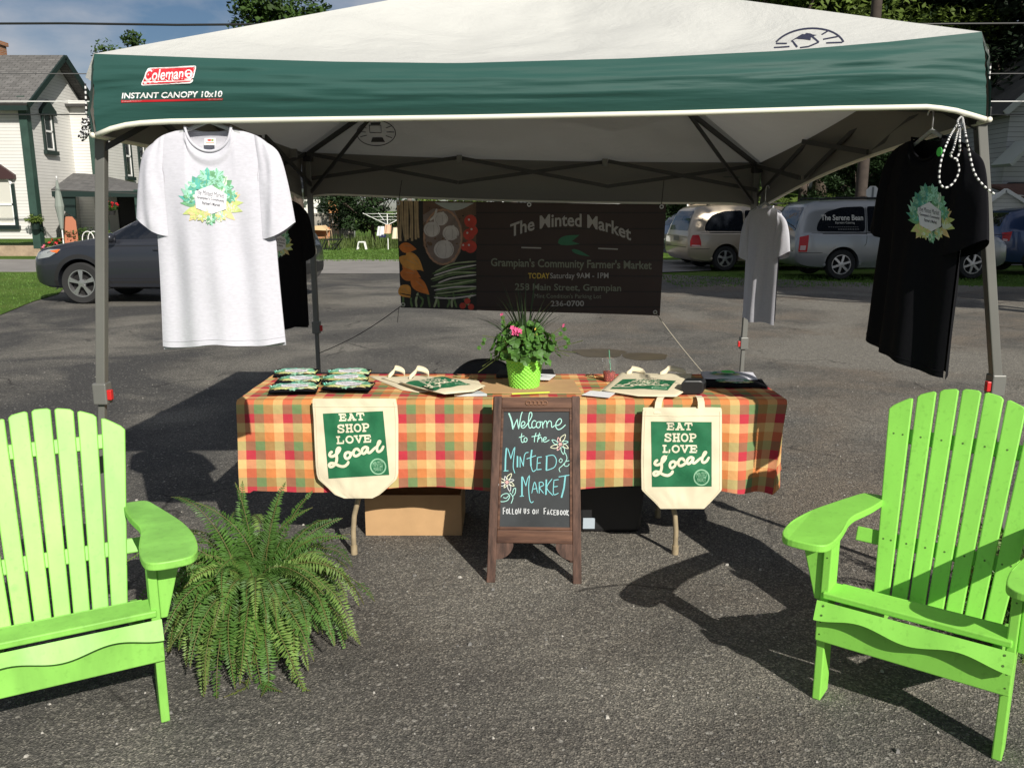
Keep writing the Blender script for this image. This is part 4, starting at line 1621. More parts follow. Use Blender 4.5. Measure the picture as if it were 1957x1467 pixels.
T, pts = emblem(a, 719, 254, 37, 24, 0, 1.6, 1)
a.stroke(pts, 1.5, 0, 0, False)
a.stroke([(706, 239), (707, 253), (729, 253), (728, 239), (706, 239)], 1.5, 0, 0, False)
a.poly([(712, 262), (731, 262), (736, 271), (709, 271)], 0, 0)
a.poly([(708, 234), (728, 233), (726, 238), (709, 238)], 0, 0)
for q in ([(689, 241), (700, 244)], [(686, 251), (699, 252)], [(689, 261), (701, 258)], [(738, 244), (749, 240)], [(739, 252), (753, 252)], [(738, 259), (749, 263)]):
    a.stroke(q, 1.3, 0, 0, False)
a.lay('emblem', [mat('print_grey', (.06, .06, .06), .7)], roofs[2], pixmap(bvh_of([roofs[2]]), 5.6), 12, .0005, .003)

# frame: four legs, scissor trusses on every side, roof arms
def leg(top, low, w, red_side, dark):
    top, low = Vector(top), Vector(low)
    d = (low - top).normalized()
    foot = top + d * ((0 - top.z) / d.z)
    sl = low
    b = MB()
    b.beam(top, sl + Vector((0, 0, .02)), w, w, up=(0, 1, 0))
    lg = b.build('leg', M_STEEL, canopy, world=True, bevel=.004)
    b = MB()
    b.beam(sl, foot, w * .72, w * .72, up=(0, 1, 0))
    b.build('lower_tube', M_STEEL, lg, world=True, bevel=.003)
    b = MB()
    b.beam(sl + Vector((0, 0, .045)), sl - Vector((0, 0, .04)), w * 1.5, w * 1.5, up=(0, 1, 0))
    b.build('slider', M_STEEL, lg, world=True, bevel=.005)
    b = MB()
    b.beam(sl + Vector((red_side * w * .95, -.01, .018)), sl + Vector((red_side * w * .95, -.01, -.022)), w * .5, w * .6, up=(0, 1, 0))
    b.build('latch', M_REDP, lg, world=True, bevel=.003)
    b = MB()
    b.box(foot + Vector((0, 0, .006)), (.1, .1, .012))
    b.build('foot', M_STEEL, lg, world=True)
    b = MB()
    b.beam(top + Vector((0, 0, .03)), top - Vector((0, 0, .03)), w * 1.6, w * 1.6, up=(0, 1, 0))
    b.build('bracket', M_BLACKP, lg, world=True, bevel=.005)
    return top, foot
lf = leg(at(194, 236, YF + .08), at(196, 752, YF + .16), .036, 1, 0)
rf_ = leg(at(1872, 222, YF + .08), at(1902, 736, YF + .16), .036, -1, 0)
lbk = leg(at(589, 300, 5.8), at(605, 626, 5.8), .036, 1, 1)
rbk = leg(at(1446, 322, 5.8), at(1421, 656, 5.8), .036, -1, 1)
def truss(p0, p1, zt0, zt1, h, n=3):
    t0, t1 = Vector((p0.x, p0.y, zt0)), Vector((p1.x, p1.y, zt1))
    dz = Vector((0, 0, -h))
    off = (t1 - t0).normalized().cross(Vector((0, 0, 1))) * .014
    for k in range(n):
        a0, a1 = lerp(t0, t1, k / n), lerp(t0, t1, (k + 1) / n)
        up = k % 2 == 0
        for s_, (q0, q1) in ((1, (a0, a1 + dz)), (-1, (a0 + dz, a1))):
            b = MB()
            b.beam(q0 + off * s_, q1 + off * s_, .012, .024)
            b.build('truss_bar', M_DSTEEL, canopy, world=True)
def zat(px, py, Y):
    return at(px, py, Y).z
zb0, zb1 = zat(590, 294, 5.8), zat(1445, 316, 5.8)
hb = zb0 - zat(590, 342, 5.8)
truss(Vector((lbk[0].x, 5.78, 0)), Vector((rbk[0].x, 5.78, 0)), zb0, zb1, hb)
zf0, zf1 = FL.z - .05, FR.z - .05
truss(Vector((lf[0].x, YF + .10, 0)), Vector((lbk[0].x, 5.78, 0)), zf0, zb0, .2)
truss(Vector((rf_[0].x, YF + .10, 0)), Vector((rbk[0].x, 5.78, 0)), zf1, zb1, .2)
truss(Vector((lf[0].x, YF + .11, 0)), Vector((rf_[0].x, YF + .11, 0)), zf0 - .02, zf1 - .02, .10)
for (p, z) in ((lf[0], zf0), (rf_[0], zf1), (lbk[0], zb0), (rbk[0], zb1)):
    hub = PK + Vector((0, 0, -.12))
    p1 = Vector((p.x, p.y, z))
    mid = lerp(p1, hub, .38) + Vector((0, 0, .01))
    b = MB()
    b.beam(p1, mid, .016, .028)
    b.beam(mid, hub, .016, .028)
    b.build('roof_arm', M_DSTEEL, canopy, world=True)
    b = MB()
    b.beam(p1 + Vector((0, 0, -.26)), mid + Vector((0, 0, -.01)), .014, .02)
    b.build('roof_brace', M_DSTEEL, canopy, world=True)
b = MB()
b.lathe([(0, -.2), (.05, -.2), (.05, -.06), (.0, -.05)], PK, 12)
b.build('peak_hub', M_DSTEEL, canopy, world=True)
for (px, py) in ((878, 304), (1156, 311), (562, 293)):
    p = at(px, py, 5.74 if px > 600 else 5.3)
    b = MB()
    b.box(p, (.035, .035, .05))
    b.build('joint_clip', M_STEEL, canopy, world=True)

# black and white guy ropes
M_RB, M_RW = mat('rope_black', (.015, .015, .017), .8), mat('rope_white', (.72, .72, .70), .8)
def rope(b, pts, r=.0034, seg=.0085):
    P = [Vector(p) for p in pts]
    Q = []
    for i in range(len(P) - 1):
        p0 = P[max(i - 1, 0)]; p1 = P[i]; p2 = P[i + 1]; p3 = P[min(i + 2, len(P) - 1)]
        n = max(2, int((p2 - p1).length / (seg / 2)))
        for k in range(n):
            t = k / n
            Q.append(.5 * ((2 * p1) + (p2 - p0) * t + (2 * p0 - 5 * p1 + 4 * p2 - p3) * t * t + (3 * p1 - p0 - 3 * p2 + p3) * t ** 3))
    Q.append(P[-1])
    D = [Q[0]]
    acc = 0
    for q0, q1 in zip(Q, Q[1:]):
        while (q1 - D[-1]).length >= seg:
            D.append(D[-1] + (q1 - D[-1]).normalized() * seg)
    if len(D) > 2:
        b.tube(D, r, 6, mats=[0, 1])
Yr = YF + .02
b = MB()
rope(b, [at(163, 160, Yr), at(164, 190, Yr), at(165, 222, Yr)])
rg = np.random.default_rng(3)
for k in range(7):
    pts = []
    for j in range(6):
        t = j / 5
        cx, cy = lerp(172, 158, t), lerp(224, 262, t)
        pts.append(at(cx + rg.normal() * 5, cy + rg.normal() * 3, Yr + rg.normal() * .012))
    rope(b, pts)
rope(b, [at(150, 262, Yr), at(160, 240, Yr + .02), at(175, 228, Yr), at(176, 245, Yr - .01), at(162, 266, Yr), at(152, 270, Yr)])
tag(b.build('guy_rope', [M_RB, M_RW], smooth=True), 'black and white guy rope bundled at the left front corner of the canopy', 'rope')
b = MB()
Yr = 2.80
rope(b, [at(1836, 228, YF), at(1815, 262, Yr + .05), at(1799, 305, Yr), at(1795, 345, Yr), at(1805, 359, Yr), at(1822, 350, Yr), at(1833, 325, Yr), at(1828, 303, Yr)])
rope(b, [at(1836, 228, YF - .01), at(1822, 285, Yr), at(1816, 296, Yr), at(1826, 304, Yr), at(1834, 290, Yr), at(1834, 262, Yr), at(1838, 228, YF - .01)])
rope(b, [at(1840, 226, YF - .01), at(1845, 255, Yr), at(1852, 290, Yr), at(1862, 330, Yr - .01), at(1880, 355, Yr - .02), at(1902, 372, Yr - .02)])
rope(b, [at(1839, 224, YF - .01), at(1840, 236, 2.95), at(1836, 246, 2.9), at(1830, 232, 2.96), at(1838, 222, YF - .01)])
tag(b.build('guy_rope', [M_RB, M_RW], smooth=True), 'black and white guy rope looped over the black shirt at the right front corner', 'rope')
b = MB()
rope(b, [at(1893, 122, YF + .05), at(1890, 160, YF + .05), at(1889, 210, YF + .05)])
tag(b.build('guy_rope', [M_RB, M_RW], smooth=True), 'short black and white guy rope down the outside of the right front corner', 'rope')

# ================================================================== BANNER
YB = 5.7
TLb, TRb, BRb, BLb = at(757, 383, YB), at(1273, 391, YB), at(1260, 603, YB), at(766, 588, YB)
def banner_pt(px, py, lift):
    v = (py - 384) / 207.0
    x0, x1 = lerp(757, 766, v), lerp(1273, 1260, v)
    u = (px - x0) / (x1 - x0)
    p = lerp(lerp(TLb, TRb, u), lerp(BLb, BRb, u), (py - lerp(383, 391, u)) / lerp(205, 212, u))
    return p + Vector((0, -lift + .012 * math.sin(u * 9 + v) + .008 * nz3(u * 4, v * 3), 0))
banner = thing('banner', 'dark wood print banner reading The Minted Market with a vegetable photo', 'banner', (lerp(TLb, TRb, .5).x, YB, BLb.z))
b = MB()
def bgrid(lift):
    def f(u, v):
        py = lerp(383, 391, u) + v * lerp(205, 212, u)
        px = lerp(lerp(757, 766, v), lerp(1273, 1260, v), u)
        return banner_pt(px, py, lift)
    return f
b.grid(bgrid(0), 60, 24)
M_BAN = mat_rows('banner_planks', (.040, .020, .014), (.014, .008, .006), .105, 'Z', .06, .55, .0, var=.35)
b.build('sheet', M_BAN, banner, world=True, smooth=True, recalc=False)
b = MB()
b.grid(bgrid(-.003), 20, 10)
b.build('backing', mat('banner_back', (.5, .5, .48), .7), banner, world=True, smooth=True, recalc=False)
PM = [mat(n, c, .6, var=v, vscale=18) for n, c, v in (
    ('veg_black', (.012, .012, .010), 0), ('veg_cream', (.42, .31, .17), .25), ('veg_white', (.55, .52, .50), .15), ('veg_orange', (.65, .19, .03), .2),
    ('veg_red', (.50, .05, .03), .2), ('veg_green', (.09, .16, .05), .3), ('veg_pale_green', (.30, .36, .20), .25), ('veg_wicker', (.38, .22, .14), .3),
    ('veg_yellow', (.70, .32, .06), .2), ('veg_wood', (.13, .075, .045), .3), ('veg_plate', (.38, .42, .40), .05), ('veg_shadow', (.20, .15, .13), .2))]
BLK, CRM, WHI, ORG, RED, GRN, PGR, WIC, YEL, WOD, PLT, SHD = range(12)
a = Art()
a.poly([(757.5, 384), (910, 386), (911, 593), (766, 588)], BLK, 0)
a.poly([(808, 385), (910, 386.5), (910, 470), (808, 470)], WOD, 1)
for k in range(9):                                       # pale roots
    x = 759 + k * 4.7
    a.stroke([(x + rg.normal() * 2, 385), (x + 1 + rg.normal(), 420), (x + 2.5 + rg.normal() * 2, 458 - 3 * (k % 3))], 4.2, CRM, 2 + k % 3, False)
    a.stroke([(x + 1.9, 386), (x + 3, 420), (x + 4.3, 455)], .6, WOD, 6, False)
a.poly([(830, 387)] + [(830 + 76 * k / 10, 387 + 15 * math.sin(PI * k / 10)) for k in range(1, 10)] + [(906, 388)], PLT, 3)
a.poly([(808, 410), (828, 398), (868, 402), (882, 430), (880, 480), (868, 500), (840, 506), (820, 490), (812, 455)], SHD, 2)
for k in range(26):
    t0 = 2 * PI * k / 26
    a.stroke([(846 + 35 * math.cos(t0), 452 + 51 * math.sin(t0)), (846 + 37 * math.cos(t0 + .4), 452 + 53 * math.sin(t0 + .4)), (846 + 34 * math.cos(t0 + .8), 452 + 50 * math.sin(t0 + .8))], 1.6, WIC, 3 + k % 3)
for (x, y, r_) in ((843, 419, 15), (826, 439, 17), (862, 446, 17), (849, 477, 21)):
    a.disc(x, y, r_, SHD, 6, 24, r_ * .92)
    a.disc(x - 1, y - 1.5, r_ * .92, WHI, 7, 24, r_ * .84)
    a.stroke([(x, y - r_ * .2), (x + r_ * .25, y - r_ * .9)], 3.5, WHI, 8, False)
    for q in (-.5, .1, .5):
        a.stroke([(x + r_ * q, y - r_ * .6), (x + r_ * q * 1.5, y), (x + r_ * q * .9, y + r_ * .6)], .5, SHD, 9)
a.stroke([(834, 400), (830, 412), (822, 420)], 4, WHI, 8)
for (x, y, r_) in ((899, 422, 12), (896, 447, 11), (904, 440, 9), (899, 470, 12), (888, 470, 8)):
    a.disc(x, y, r_, RED, 3, 20)
    a.disc(x - 3, y - 3, 2, WHI, 4, 10)
for (x, y, L, w, an, c) in ((762, 470, 34, 20, .15, ORG), (762, 490, 52, 24, .5, YEL), (764, 520, 40, 26, .2, ORG), (776, 480, 50, 20, .85, YEL), (765, 545, 30, 26, .9, YEL), (785, 530, 48, 24, .75, ORG), (768, 505, 44, 18, .6, ORG)):
    a.leaf(x, y, an, L, w, c, 4 + int(x) % 4, .75)
    a.stroke([(x + L * .3 * math.cos(an), y + L * .3 * math.sin(an) - 3), (x + L * .7 * math.cos(an), y + L * .7 * math.sin(an) - 4)], 1.2, CRM, 9)
for k in range(15):                                      # spring onions
    y = 498 + k * 4.6
    a.stroke([(824 + 3 * (k % 4) + 8 * (k % 3 == 0), y + 20 - k), (865, y + 5 + 2 * math.sin(k)), (909, y + 3 * math.sin(k * 2))], 2.8, (PGR, GRN, WHI, GRN)[k % 4], 3 + k % 5)
for k in range(16):
    x = 770 + k * 8.5
    a.stroke([(x, 586), (x + 4 * math.sin(k * 2), 574), (x + 6 * math.sin(k * 3), 560 + 5 * (k % 3))], 4, (GRN, BLK, GRN, PGR)[k % 4], 3)
for (x, y) in ((893, 575), (900, 586), (884, 584)):
    a.disc(x, y, 6, RED, 5, 14)
a.stroke([(764, 560), (800, 566), (850, 562)], 2, mat and BLK, 6)
a.lay('vegetable_print', PM, banner, banner_pt, 12, .00006, .0008)
M_BW = mat('banner_white', (.38, .37, .35), .6)
M_BG = mat('banner_mint', (.19, .21, .155), .6)
M_BO = mat('banner_gold', (.60, .42, .06), .6)
M_BGR = mat('banner_leaf', (.03, .16, .08), .6)
a = Art()
def arch(x, y):
    t = (x - 1090) / 115.0
    return (x, y + 24 * t * t + 3 * t)
a.text('The Minted Market', 975, 432, 231, -25, 0, 0, .02, fn=arch)
a.text("Grampian's Community Farmer's Market", 938, 512, 307, -21, 1, 0, .02, fn=lambda x, y: (x, y + (x - 938) * .02))
a.text('TODAY', 1009, 531, 41, -11, 2, 0, .02)
a.text('Saturday 9AM - 1PM', 1051, 534, 112, -14, 0, 0, .01)
a.text('258 Main Street, Grampian', 984, 557, 203, -17, 1, 0, .015, fn=lambda x, y: (x, y + (x - 984) * .015))
a.text("Mint Condition's Parking Lot", 1021, 571, 128, -11, 1, 0, .0, fn=lambda x, y: (x, y + (x - 1021) * .012))
a.text('236-0700', 1052, 585, 64, -11, 0, 0, .015)
a.stroke([(997, 471.5), (1033, 472.5)], 2.4, 0, 0, False)
a.stroke([(1144, 473.5), (1180, 475)], 2.4, 0, 0, False)
a.leaf(1066, 463, -.35, 44, 16, 3, 0)
a.leaf(1068, 461, .1, 40, 10, 3, 1)
a.leaf(1092, 476, .35, 38, 8, 3, 0)
for it in list(a.items):
    one = Art()
    one.items = [it]
    one.lay('lettering', [M_BW, M_BG, M_BO, M_BGR], banner, banner_pt, 14, .0004, .0012)
for (px, py) in ((761, 388), (1011, 391), (1264, 395), (770, 582), (1251, 596)):
    p = banner_pt(px, py, .003)
    b = MB()
    pts = [p + Vector((.011 * math.cos(2 * PI * k / 12), 0, .011 * math.sin(2 * PI * k / 12))) for k in range(12)]
    b.tube(pts, .004, 6, closed=True)
    b.build('grommet', mat('grommet_steel', (.6, .6, .58), .3, metal=.8), banner, world=True)
M_CORD = mat('thin_cord', (.42, .38, .30), .8)
def cordpts(p0, p1, sag, n=14):
    return [lerp(p0, p1, k / n) + Vector((0, 0, -sag * math.sin(PI * k / n))) for k in range(n + 1)]
lp = lerp(at(605, 626, 5.8), at(589, 300, 5.8), -.16)
b = MB()
b.tube(cordpts(banner_pt(770, 582, .002), lp, .03), .003, 5)
b.tube([lerp(banner_pt(770, 582, .002), lp, .05), lerp(banner_pt(770, 582, .002), lp, .07) + Vector((0, 0, -.1))], .002, 5)
tag(b.build('tie_cord', mat('dark_cord', (.05, .045, .04), .8)), 'dark cord from the lower left banner corner to the rear leg', 'cord', 'cords holding the banner')
rp_ = gnd(1360, 730) ; rp_ = at(1347, 716, 5.2)
b = MB()
b.tube(cordpts(banner_pt(1252, 597, .002), rp_, .01), .003, 5)
tag(b.build('tie_cord', M_CORD), 'pale cord running down from the lower right banner corner', 'cord', 'cords holding the banner')
for (px, lb) in ((761, 'short cord tying the top left banner corner to the truss'), (1264, 'short cord tying the top right banner corner to the truss')):
    p = banner_pt(px, 390, .002)
    b = MB()
    b.tube([p, Vector((p.x + .02, 5.76, zat(px, 345, 5.76)))], .003, 5)
    tag(b.build('tie_cord', mat('dark_cord')), lb, 'cord', 'cords holding the banner')
# ================================================================== TABLE
XL, XR, TY0, TY1, TZ = -1.285, 1.285, 3.80, 4.44, .775
table = thing('folding_table', 'long folding table with bent tan metal legs under the plaid cloth', 'table', ((XL + XR) / 2, (TY0 + TY1) / 2, 0))
M_TLEG = mat('tan_leg_metal', (.40, .32, .20), .45, metal=.2, var=.25, vscale=14)
b = MB()
b.box(((XL + XR) / 2, (TY0 + TY1) / 2, TZ - .03), (XR - XL - .03, TY1 - TY0 - .03, .04))
b.build('tabletop', mat('table_plastic', (.45, .43, .40), .6), table, world=True, bevel=.008)
for px, s_ in ((677, 1), (1290, -1)):
    g = gnd(px, 1058)
    for yy in (g.y, TY1 - .1):
        b = MB()
        b.tube([(g.x + .055 * s_ * 1.2, yy + .03, TZ - .06), (g.x + .05 * s_, yy + .01, .42), (g.x + .035 * s_, yy, .30), (g.x + .008 * s_, yy, .20), (g.x, yy, .12), (g.x, yy, .02)], .0125, 12)
        b.tube([(g.x, yy, 0), (g.x, yy, .045)], .0165, 12)
        b.build('leg', M_TLEG, table, world=True, smooth=True, autosmooth=50)
    b = MB()
    b.tube([(g.x + .05 * s_, g.y + .01, .45), (g.x + .05 * s_, TY1 - .1, .45)], .01, 8)
    b.build('crossbar', M_TLEG, table, world=True)

cloth = MB()
DROP = .435
def drop_front(u):
    return DROP + .012 * math.sin(u * 15) - .010 * u + (.012 if u < .02 else 0) + .02 * max(0, u - .9) / .1
def fold(x, v):
    """outward waves of the front drape"""
    r = max(0, (x - .72) / .56)
    w = .012 * math.sin(x * 7.3 + .6) + .016 * nz3(x * 3.1, v * 1.5, .2) + .008 * nz3(x * 11, v * 2.5, 3) + r * .042 * math.sin((x - .72) * 22 + .4)
    return w * v ** .8
def cl_front(u, v):
    x = lerp(XL, XR, u)
    rr = .016
    d = drop_front(u) * v
    z = TZ - d
    y = TY0 - fold(x, v) - .012 * v
    if v < .06:
        a = v / .06
        y += rr * (1 - math.sqrt(max(0, 1 - (1 - a) ** 2)))
    xx = x - .05 * max(0, (u - .9) / .1) ** 2 * v - .014 * max(0, (.1 - u) / .1) * v
    return Vector((xx, y, z + .004))
def cl_top(u, v):
    x = lerp(XL, XR, u)
    y = lerp(TY0 + .016, TY1, v)
    return Vector((x, y, TZ + .004 + .0035 * nz3(x * 5, y * 7, 1)))
def cl_back(u, v):
    x = lerp(XL, XR, u)
    return Vector((x, TY1 + .012 * v + .01 * math.sin(x * 9) * v, TZ + .004 - .10 * v))
def side(sx, X):
    def f(u, v):
        y = lerp(TY0 + .016 * (1 - min(1, v * 10)), TY1, u)
        out = (.02 + .03 * math.sin(u * 13 + 1) * v + (.05 * v if sx > 0 else 0)) * (1 if v > 0 else 0) * min(1, v * 3)
        out *= min(1, u * 4)
        dd = lerp(drop_front(1 if sx > 0 else 0), DROP * .98, min(1, u * 2))
        xx = -.05 * (1 - min(1, u * 3)) * v if sx > 0 else -(-.014) * (1 - min(1, u * 3)) * v * -1
        return Vector((X + sx * out + xx, y - (fold(XR if sx > 0 else XL, v) + .012 * v) * max(0, 1 - u * 3), TZ + .004 - dd * v))
    return f
cloth.grid(cl_front, 160, 36, uv=lambda u, v: (u * (XR - XL), -drop_front(u) * v), flip=True)
cloth.grid(cl_top, 90, 24, uv=lambda u, v: (u * (XR - XL), v * (TY1 - TY0)))
cloth.grid(cl_back, 60, 6, uv=lambda u, v: (u * (XR - XL), TY1 - TY0 + .1 * v))
cloth.grid(side(1, XR), 36, 24, uv=lambda u, v: ((XR - XL) + DROP * v, u * (TY1 - TY0)))
cloth.grid(side(-1, XL), 36, 24, uv=lambda u, v: (-DROP * v, u * (TY1 - TY0)))
o = cloth.build('tablecloth', mat_plaid(), smooth=True, recalc=False)
tag(o, 'red, orange, green and yellow checked cloth draped over the table', 'tablecloth')

# ---------------------------------------------------------------- prints
M_TEAL = mat('print_teal', (.10, .42, .34), .7, var=.35, vscale=30)
M_MINT = mat('print_mint', (.34, .66, .50), .7, var=.25, vscale=30)
M_LEAFG = mat('print_leaf_green', (.16, .40, .20), .7, var=.3, vscale=30)
M_LIME = mat('print_lime', (.55, .64, .22), .7, var=.2, vscale=30)
M_SAND = mat('print_sand', (.72, .58, .28), .7, var=.2, vscale=30)
M_PALE = mat('print_pale', (.66, .78, .62), .7, var=.1, vscale=30)
M_LABEL = mat('print_label', (.74, .74, .78), .7)
M_INK = mat('print_ink', (.03, .03, .04), .7)
WREATH = [M_TEAL, M_MINT, M_LEAFG, M_LIME, M_SAND, M_PALE, M_LABEL, M_INK]
def wreath(detail=True, seed=1):
    """succulent wreath round a six sided label; about 2 wide, 1.8 tall, y up"""
    a = Art()
    rg = np.random.default_rng(seed)
    def rosette(cx, cy, r, cols, lay, n=9, squash=1):
        for ring in range(3):
            k = n - ring * 2
            rr = r * (1, .72, .42)[ring]
            for i in range(k):
                an = 2 * PI * i / k + ring * .4
                a.leaf(cx, cy, an, rr, rr * .62, cols[(i + ring) % len(cols)], lay + ring * 2 + i % 2, .8)
                if ring < 2:
                    a.stroke([(cx + .35 * rr * math.cos(an), cy + .35 * rr * math.sin(an)), (cx + .92 * rr * math.cos(an), cy + .92 * rr * math.sin(an))], .022, 2 if cols[0] < 3 else 4, lay + ring * 2 + 2, False)
    for (x, y, an, L, w, c) in ((-.55, -.1, 2.35, .62, .22, 1), (-.5, -.15, 2.75, .62, .2, 0), (-.5, .0, 1.95, .62, .2, 5), (-.5, -.2, 3.05, .52, .2, 2), (-.6, .05, 2.1, .5, .2, 1),
                                (-.45, -.35, 3.5, .5, .24, 3), (-.35, -.4, 3.9, .5, .26, 4), (.5, -.25, -.3, .62, .3, 3), (.5, -.2, .1, .62, .26, 3), (.5, -.15, .5, .58, .26, 4),
                                (.45, -.4, -.7, .5, .24, 4), (.6, -.1, .75, .45, .2, 4), (.5, -.3, -.05, .5, .3, 5), (0, -.5, -1.4, .42, .22, 1), (0, -.5, -1.8, .4, .2, 2), (.15, -.5, -1.05, .36, .2, 5)):
        a.leaf(x, y, an, L, w, c, int(rg.integers(0, 3)))
    rosette(-.42, .42, .36, (0, 1, 0), 3, 9)
    rosette(-.1, .68, .34, (1, 1, 0), 4, 8)
    rosette(.22, .66, .34, (2, 1, 1), 5, 8)
    rosette(.45, .38, .36, (1, 2, 5, 1), 7, 10)
    rosette(.66, .08, .26, (0, 1, 2), 4, 8)
    rosette(-.5, -.48, .26, (3, 4, 3), 4, 8)
    rosette(-.25, -.56, .24, (3, 5, 3), 6, 8)
    rosette(.02, -.66, .22, (1, 2, 5), 5, 8)
    rosette(.36, -.56, .22, (5, 3, 1), 4, 8)
    rosette(-.72, .0, .2, (2, 0, 1), 4, 7)
    rosette(-.08, -.46, .16, (4, 3), 8, 7)
    a.poly([(-.5, .22), (.05, .42), (.56, .12), (.52, -.36), (.06, -.52), (-.46, -.32)], 6, 12)
    if detail:
        a.text('The Minted Market', -.44, .06, .92, .16, 7, 13, 0, .3, fn=lambda x, y: (x, y - x * .14))
        a.text("Grampian's Community", -.42, -.1, .90, .12, 7, 13, .02, 0, fn=lambda x, y: (x, y - x * .14))
        a.text("Farmer's Market", -.24, -.24, .58, .11, 7, 13, .02, 0, fn=lambda x, y: (x, y - x * .14))
    return a
M_TGREEN = mat('tote_green', (.012, .14, .055), .75, var=.18, vscale=12)
M_CANV = mat('tote_canvas', (.74, .66, .47), .85, bump=.25, bscale=220, bdist=.002, var=.05, vscale=6)
M_CANVP = mat('tote_letter', (.76, .70, .52), .85)
SLAB = {
    'E': [[(.15, 0), (.15, 1)], [(-.05, 1), (.88, 1), (.88, .74)], [(.15, .52), (.62, .52)], [(-.05, 0), (.88, 0), (.88, .26)], [(.62, .62), (.62, .42)]],
    'A': [[(.1, 0), (.48, 1)], [(.48, 1), (.9, 0)], [(.25, .33), (.75, .33)], [(-.08, 0), (.30, 0)], [(.70, 0), (1.08, 0)], [(.3, 1), (.5, 1)]],
    'T': [[(0, .72), (0, 1), (1, 1), (1, .72)], [(.5, 1), (.5, 0)], [(.27, 0), (.73, 0)]],
    'S': [[(.88, .80), (.70, .97), (.45, 1.0), (.18, .92), (.12, .74), (.3, .58), (.7, .45), (.90, .26), (.80, .06), (.5, 0), (.22, .04), (.08, .22)], [(.9, .74), (.9, 1)], [(.08, .26), (.08, 0)]],
    'H': [[(.18, 0), (.18, 1)], [(.82, 0), (.82, 1)], [(.18, .5), (.82, .5)], [(0, 0), (.36, 0)], [(0, 1), (.36, 1)], [(.64, 0), (1, 0)], [(.64, 1), (1, 1)]],
    'O': [[(.5 + .46 * math.cos(PI * 2 * k / 16), .5 + .5 * math.sin(2 * PI * k / 16)) for k in range(17)]],
    'P': [[(.18, 0), (.18, 1)], [(0, 1), (.6, 1)], [(.6, 1), (.85, .93), (.92, .74), (.85, .55), (.6, .47)], [(.6, .47), (.18, .47)], [(0, 0), (.42, 0)]],
    'L': [[(.18, 0), (.18, 1)], [(0, 1), (.4, 1)], [(0, 0), (.9, 0), (.9, .32)]],
    'V': [[(.1, 1), (.5, 0)], [(.5, 0), (.9, 1)], [(-.08, 1), (.32, 1)], [(.68, 1), (1.08, 1)]],
}
def tote_art():
    """square print 1 x 1.06, y up: EAT SHOP LOVE Local and a round badge"""
    a = Art()
    a.poly([(0, 0), (1, 0), (1, 1.06), (0, 1.06)], 0, 0)
    for word, x0, x1, y0, h in (('EAT', .26, .69, .935, .10), ('SHOP', .21, .76, .745, .115), ('LOVE', .18, .78, .565, .105)):
        n = len(word)
        p = (x1 - x0) / n
        for i, ch in enumerate(word):
            for st in SLAB[ch]:
                a.stroke([(x0 + p * (i + .1 + .78 * q[0]), y0 + h * q[1]) for q in st], .027, 1, 1, ch in 'SO' and len(st) > 5)
    def Z(pts):
        return [((x - 648) / 446.0, (1055 - y) / 446.0 * 1.0) for x, y in pts]
    for st, w in (([(690, 862), (676, 872), (672, 888), (690, 896), (718, 884), (742, 862), (752, 842), (742, 836), (728, 852), (722, 885), (722, 915), (712, 945), (690, 966), (668, 970), (662, 955), (678, 944), (705, 950), (735, 966), (768, 972), (796, 956), (803, 942)], .046),
                  ([(812, 870), (790, 878), (782, 902), (794, 918), (816, 908), (826, 886), (812, 870), (830, 880), (846, 872)], .044),
                  ([(892, 866), (878, 850), (856, 858), (846, 884), (858, 902), (882, 896), (902, 880)], .044),
                  ([(958, 848), (940, 840), (918, 852), (910, 876), (922, 888), (942, 874), (958, 846)], .044), ([(958, 846), (952, 874), (962, 884), (982, 872), (1000, 856)], .042),
                  ([(1000, 856), (1030, 836), (1052, 806), (1042, 804), (1030, 830), (1022, 866), (1034, 880), (1056, 868), (1072, 842)], .042)):
        a.stroke(Z(st), w, 1, 2)
    a.ring(.83, .15, .135, .022, 2, 1)
    a.text('MINTED', .745, .15, .17, .085, 2, 1, .0)
    a.text('MARKET', .755, .075, .15, .068, 2, 1, .0)
    return a
M_TBADGE = mat('tote_badge', (.28, .50, .32), .8)
TOTEM = [M_TGREEN, M_CANVP, M_TBADGE]

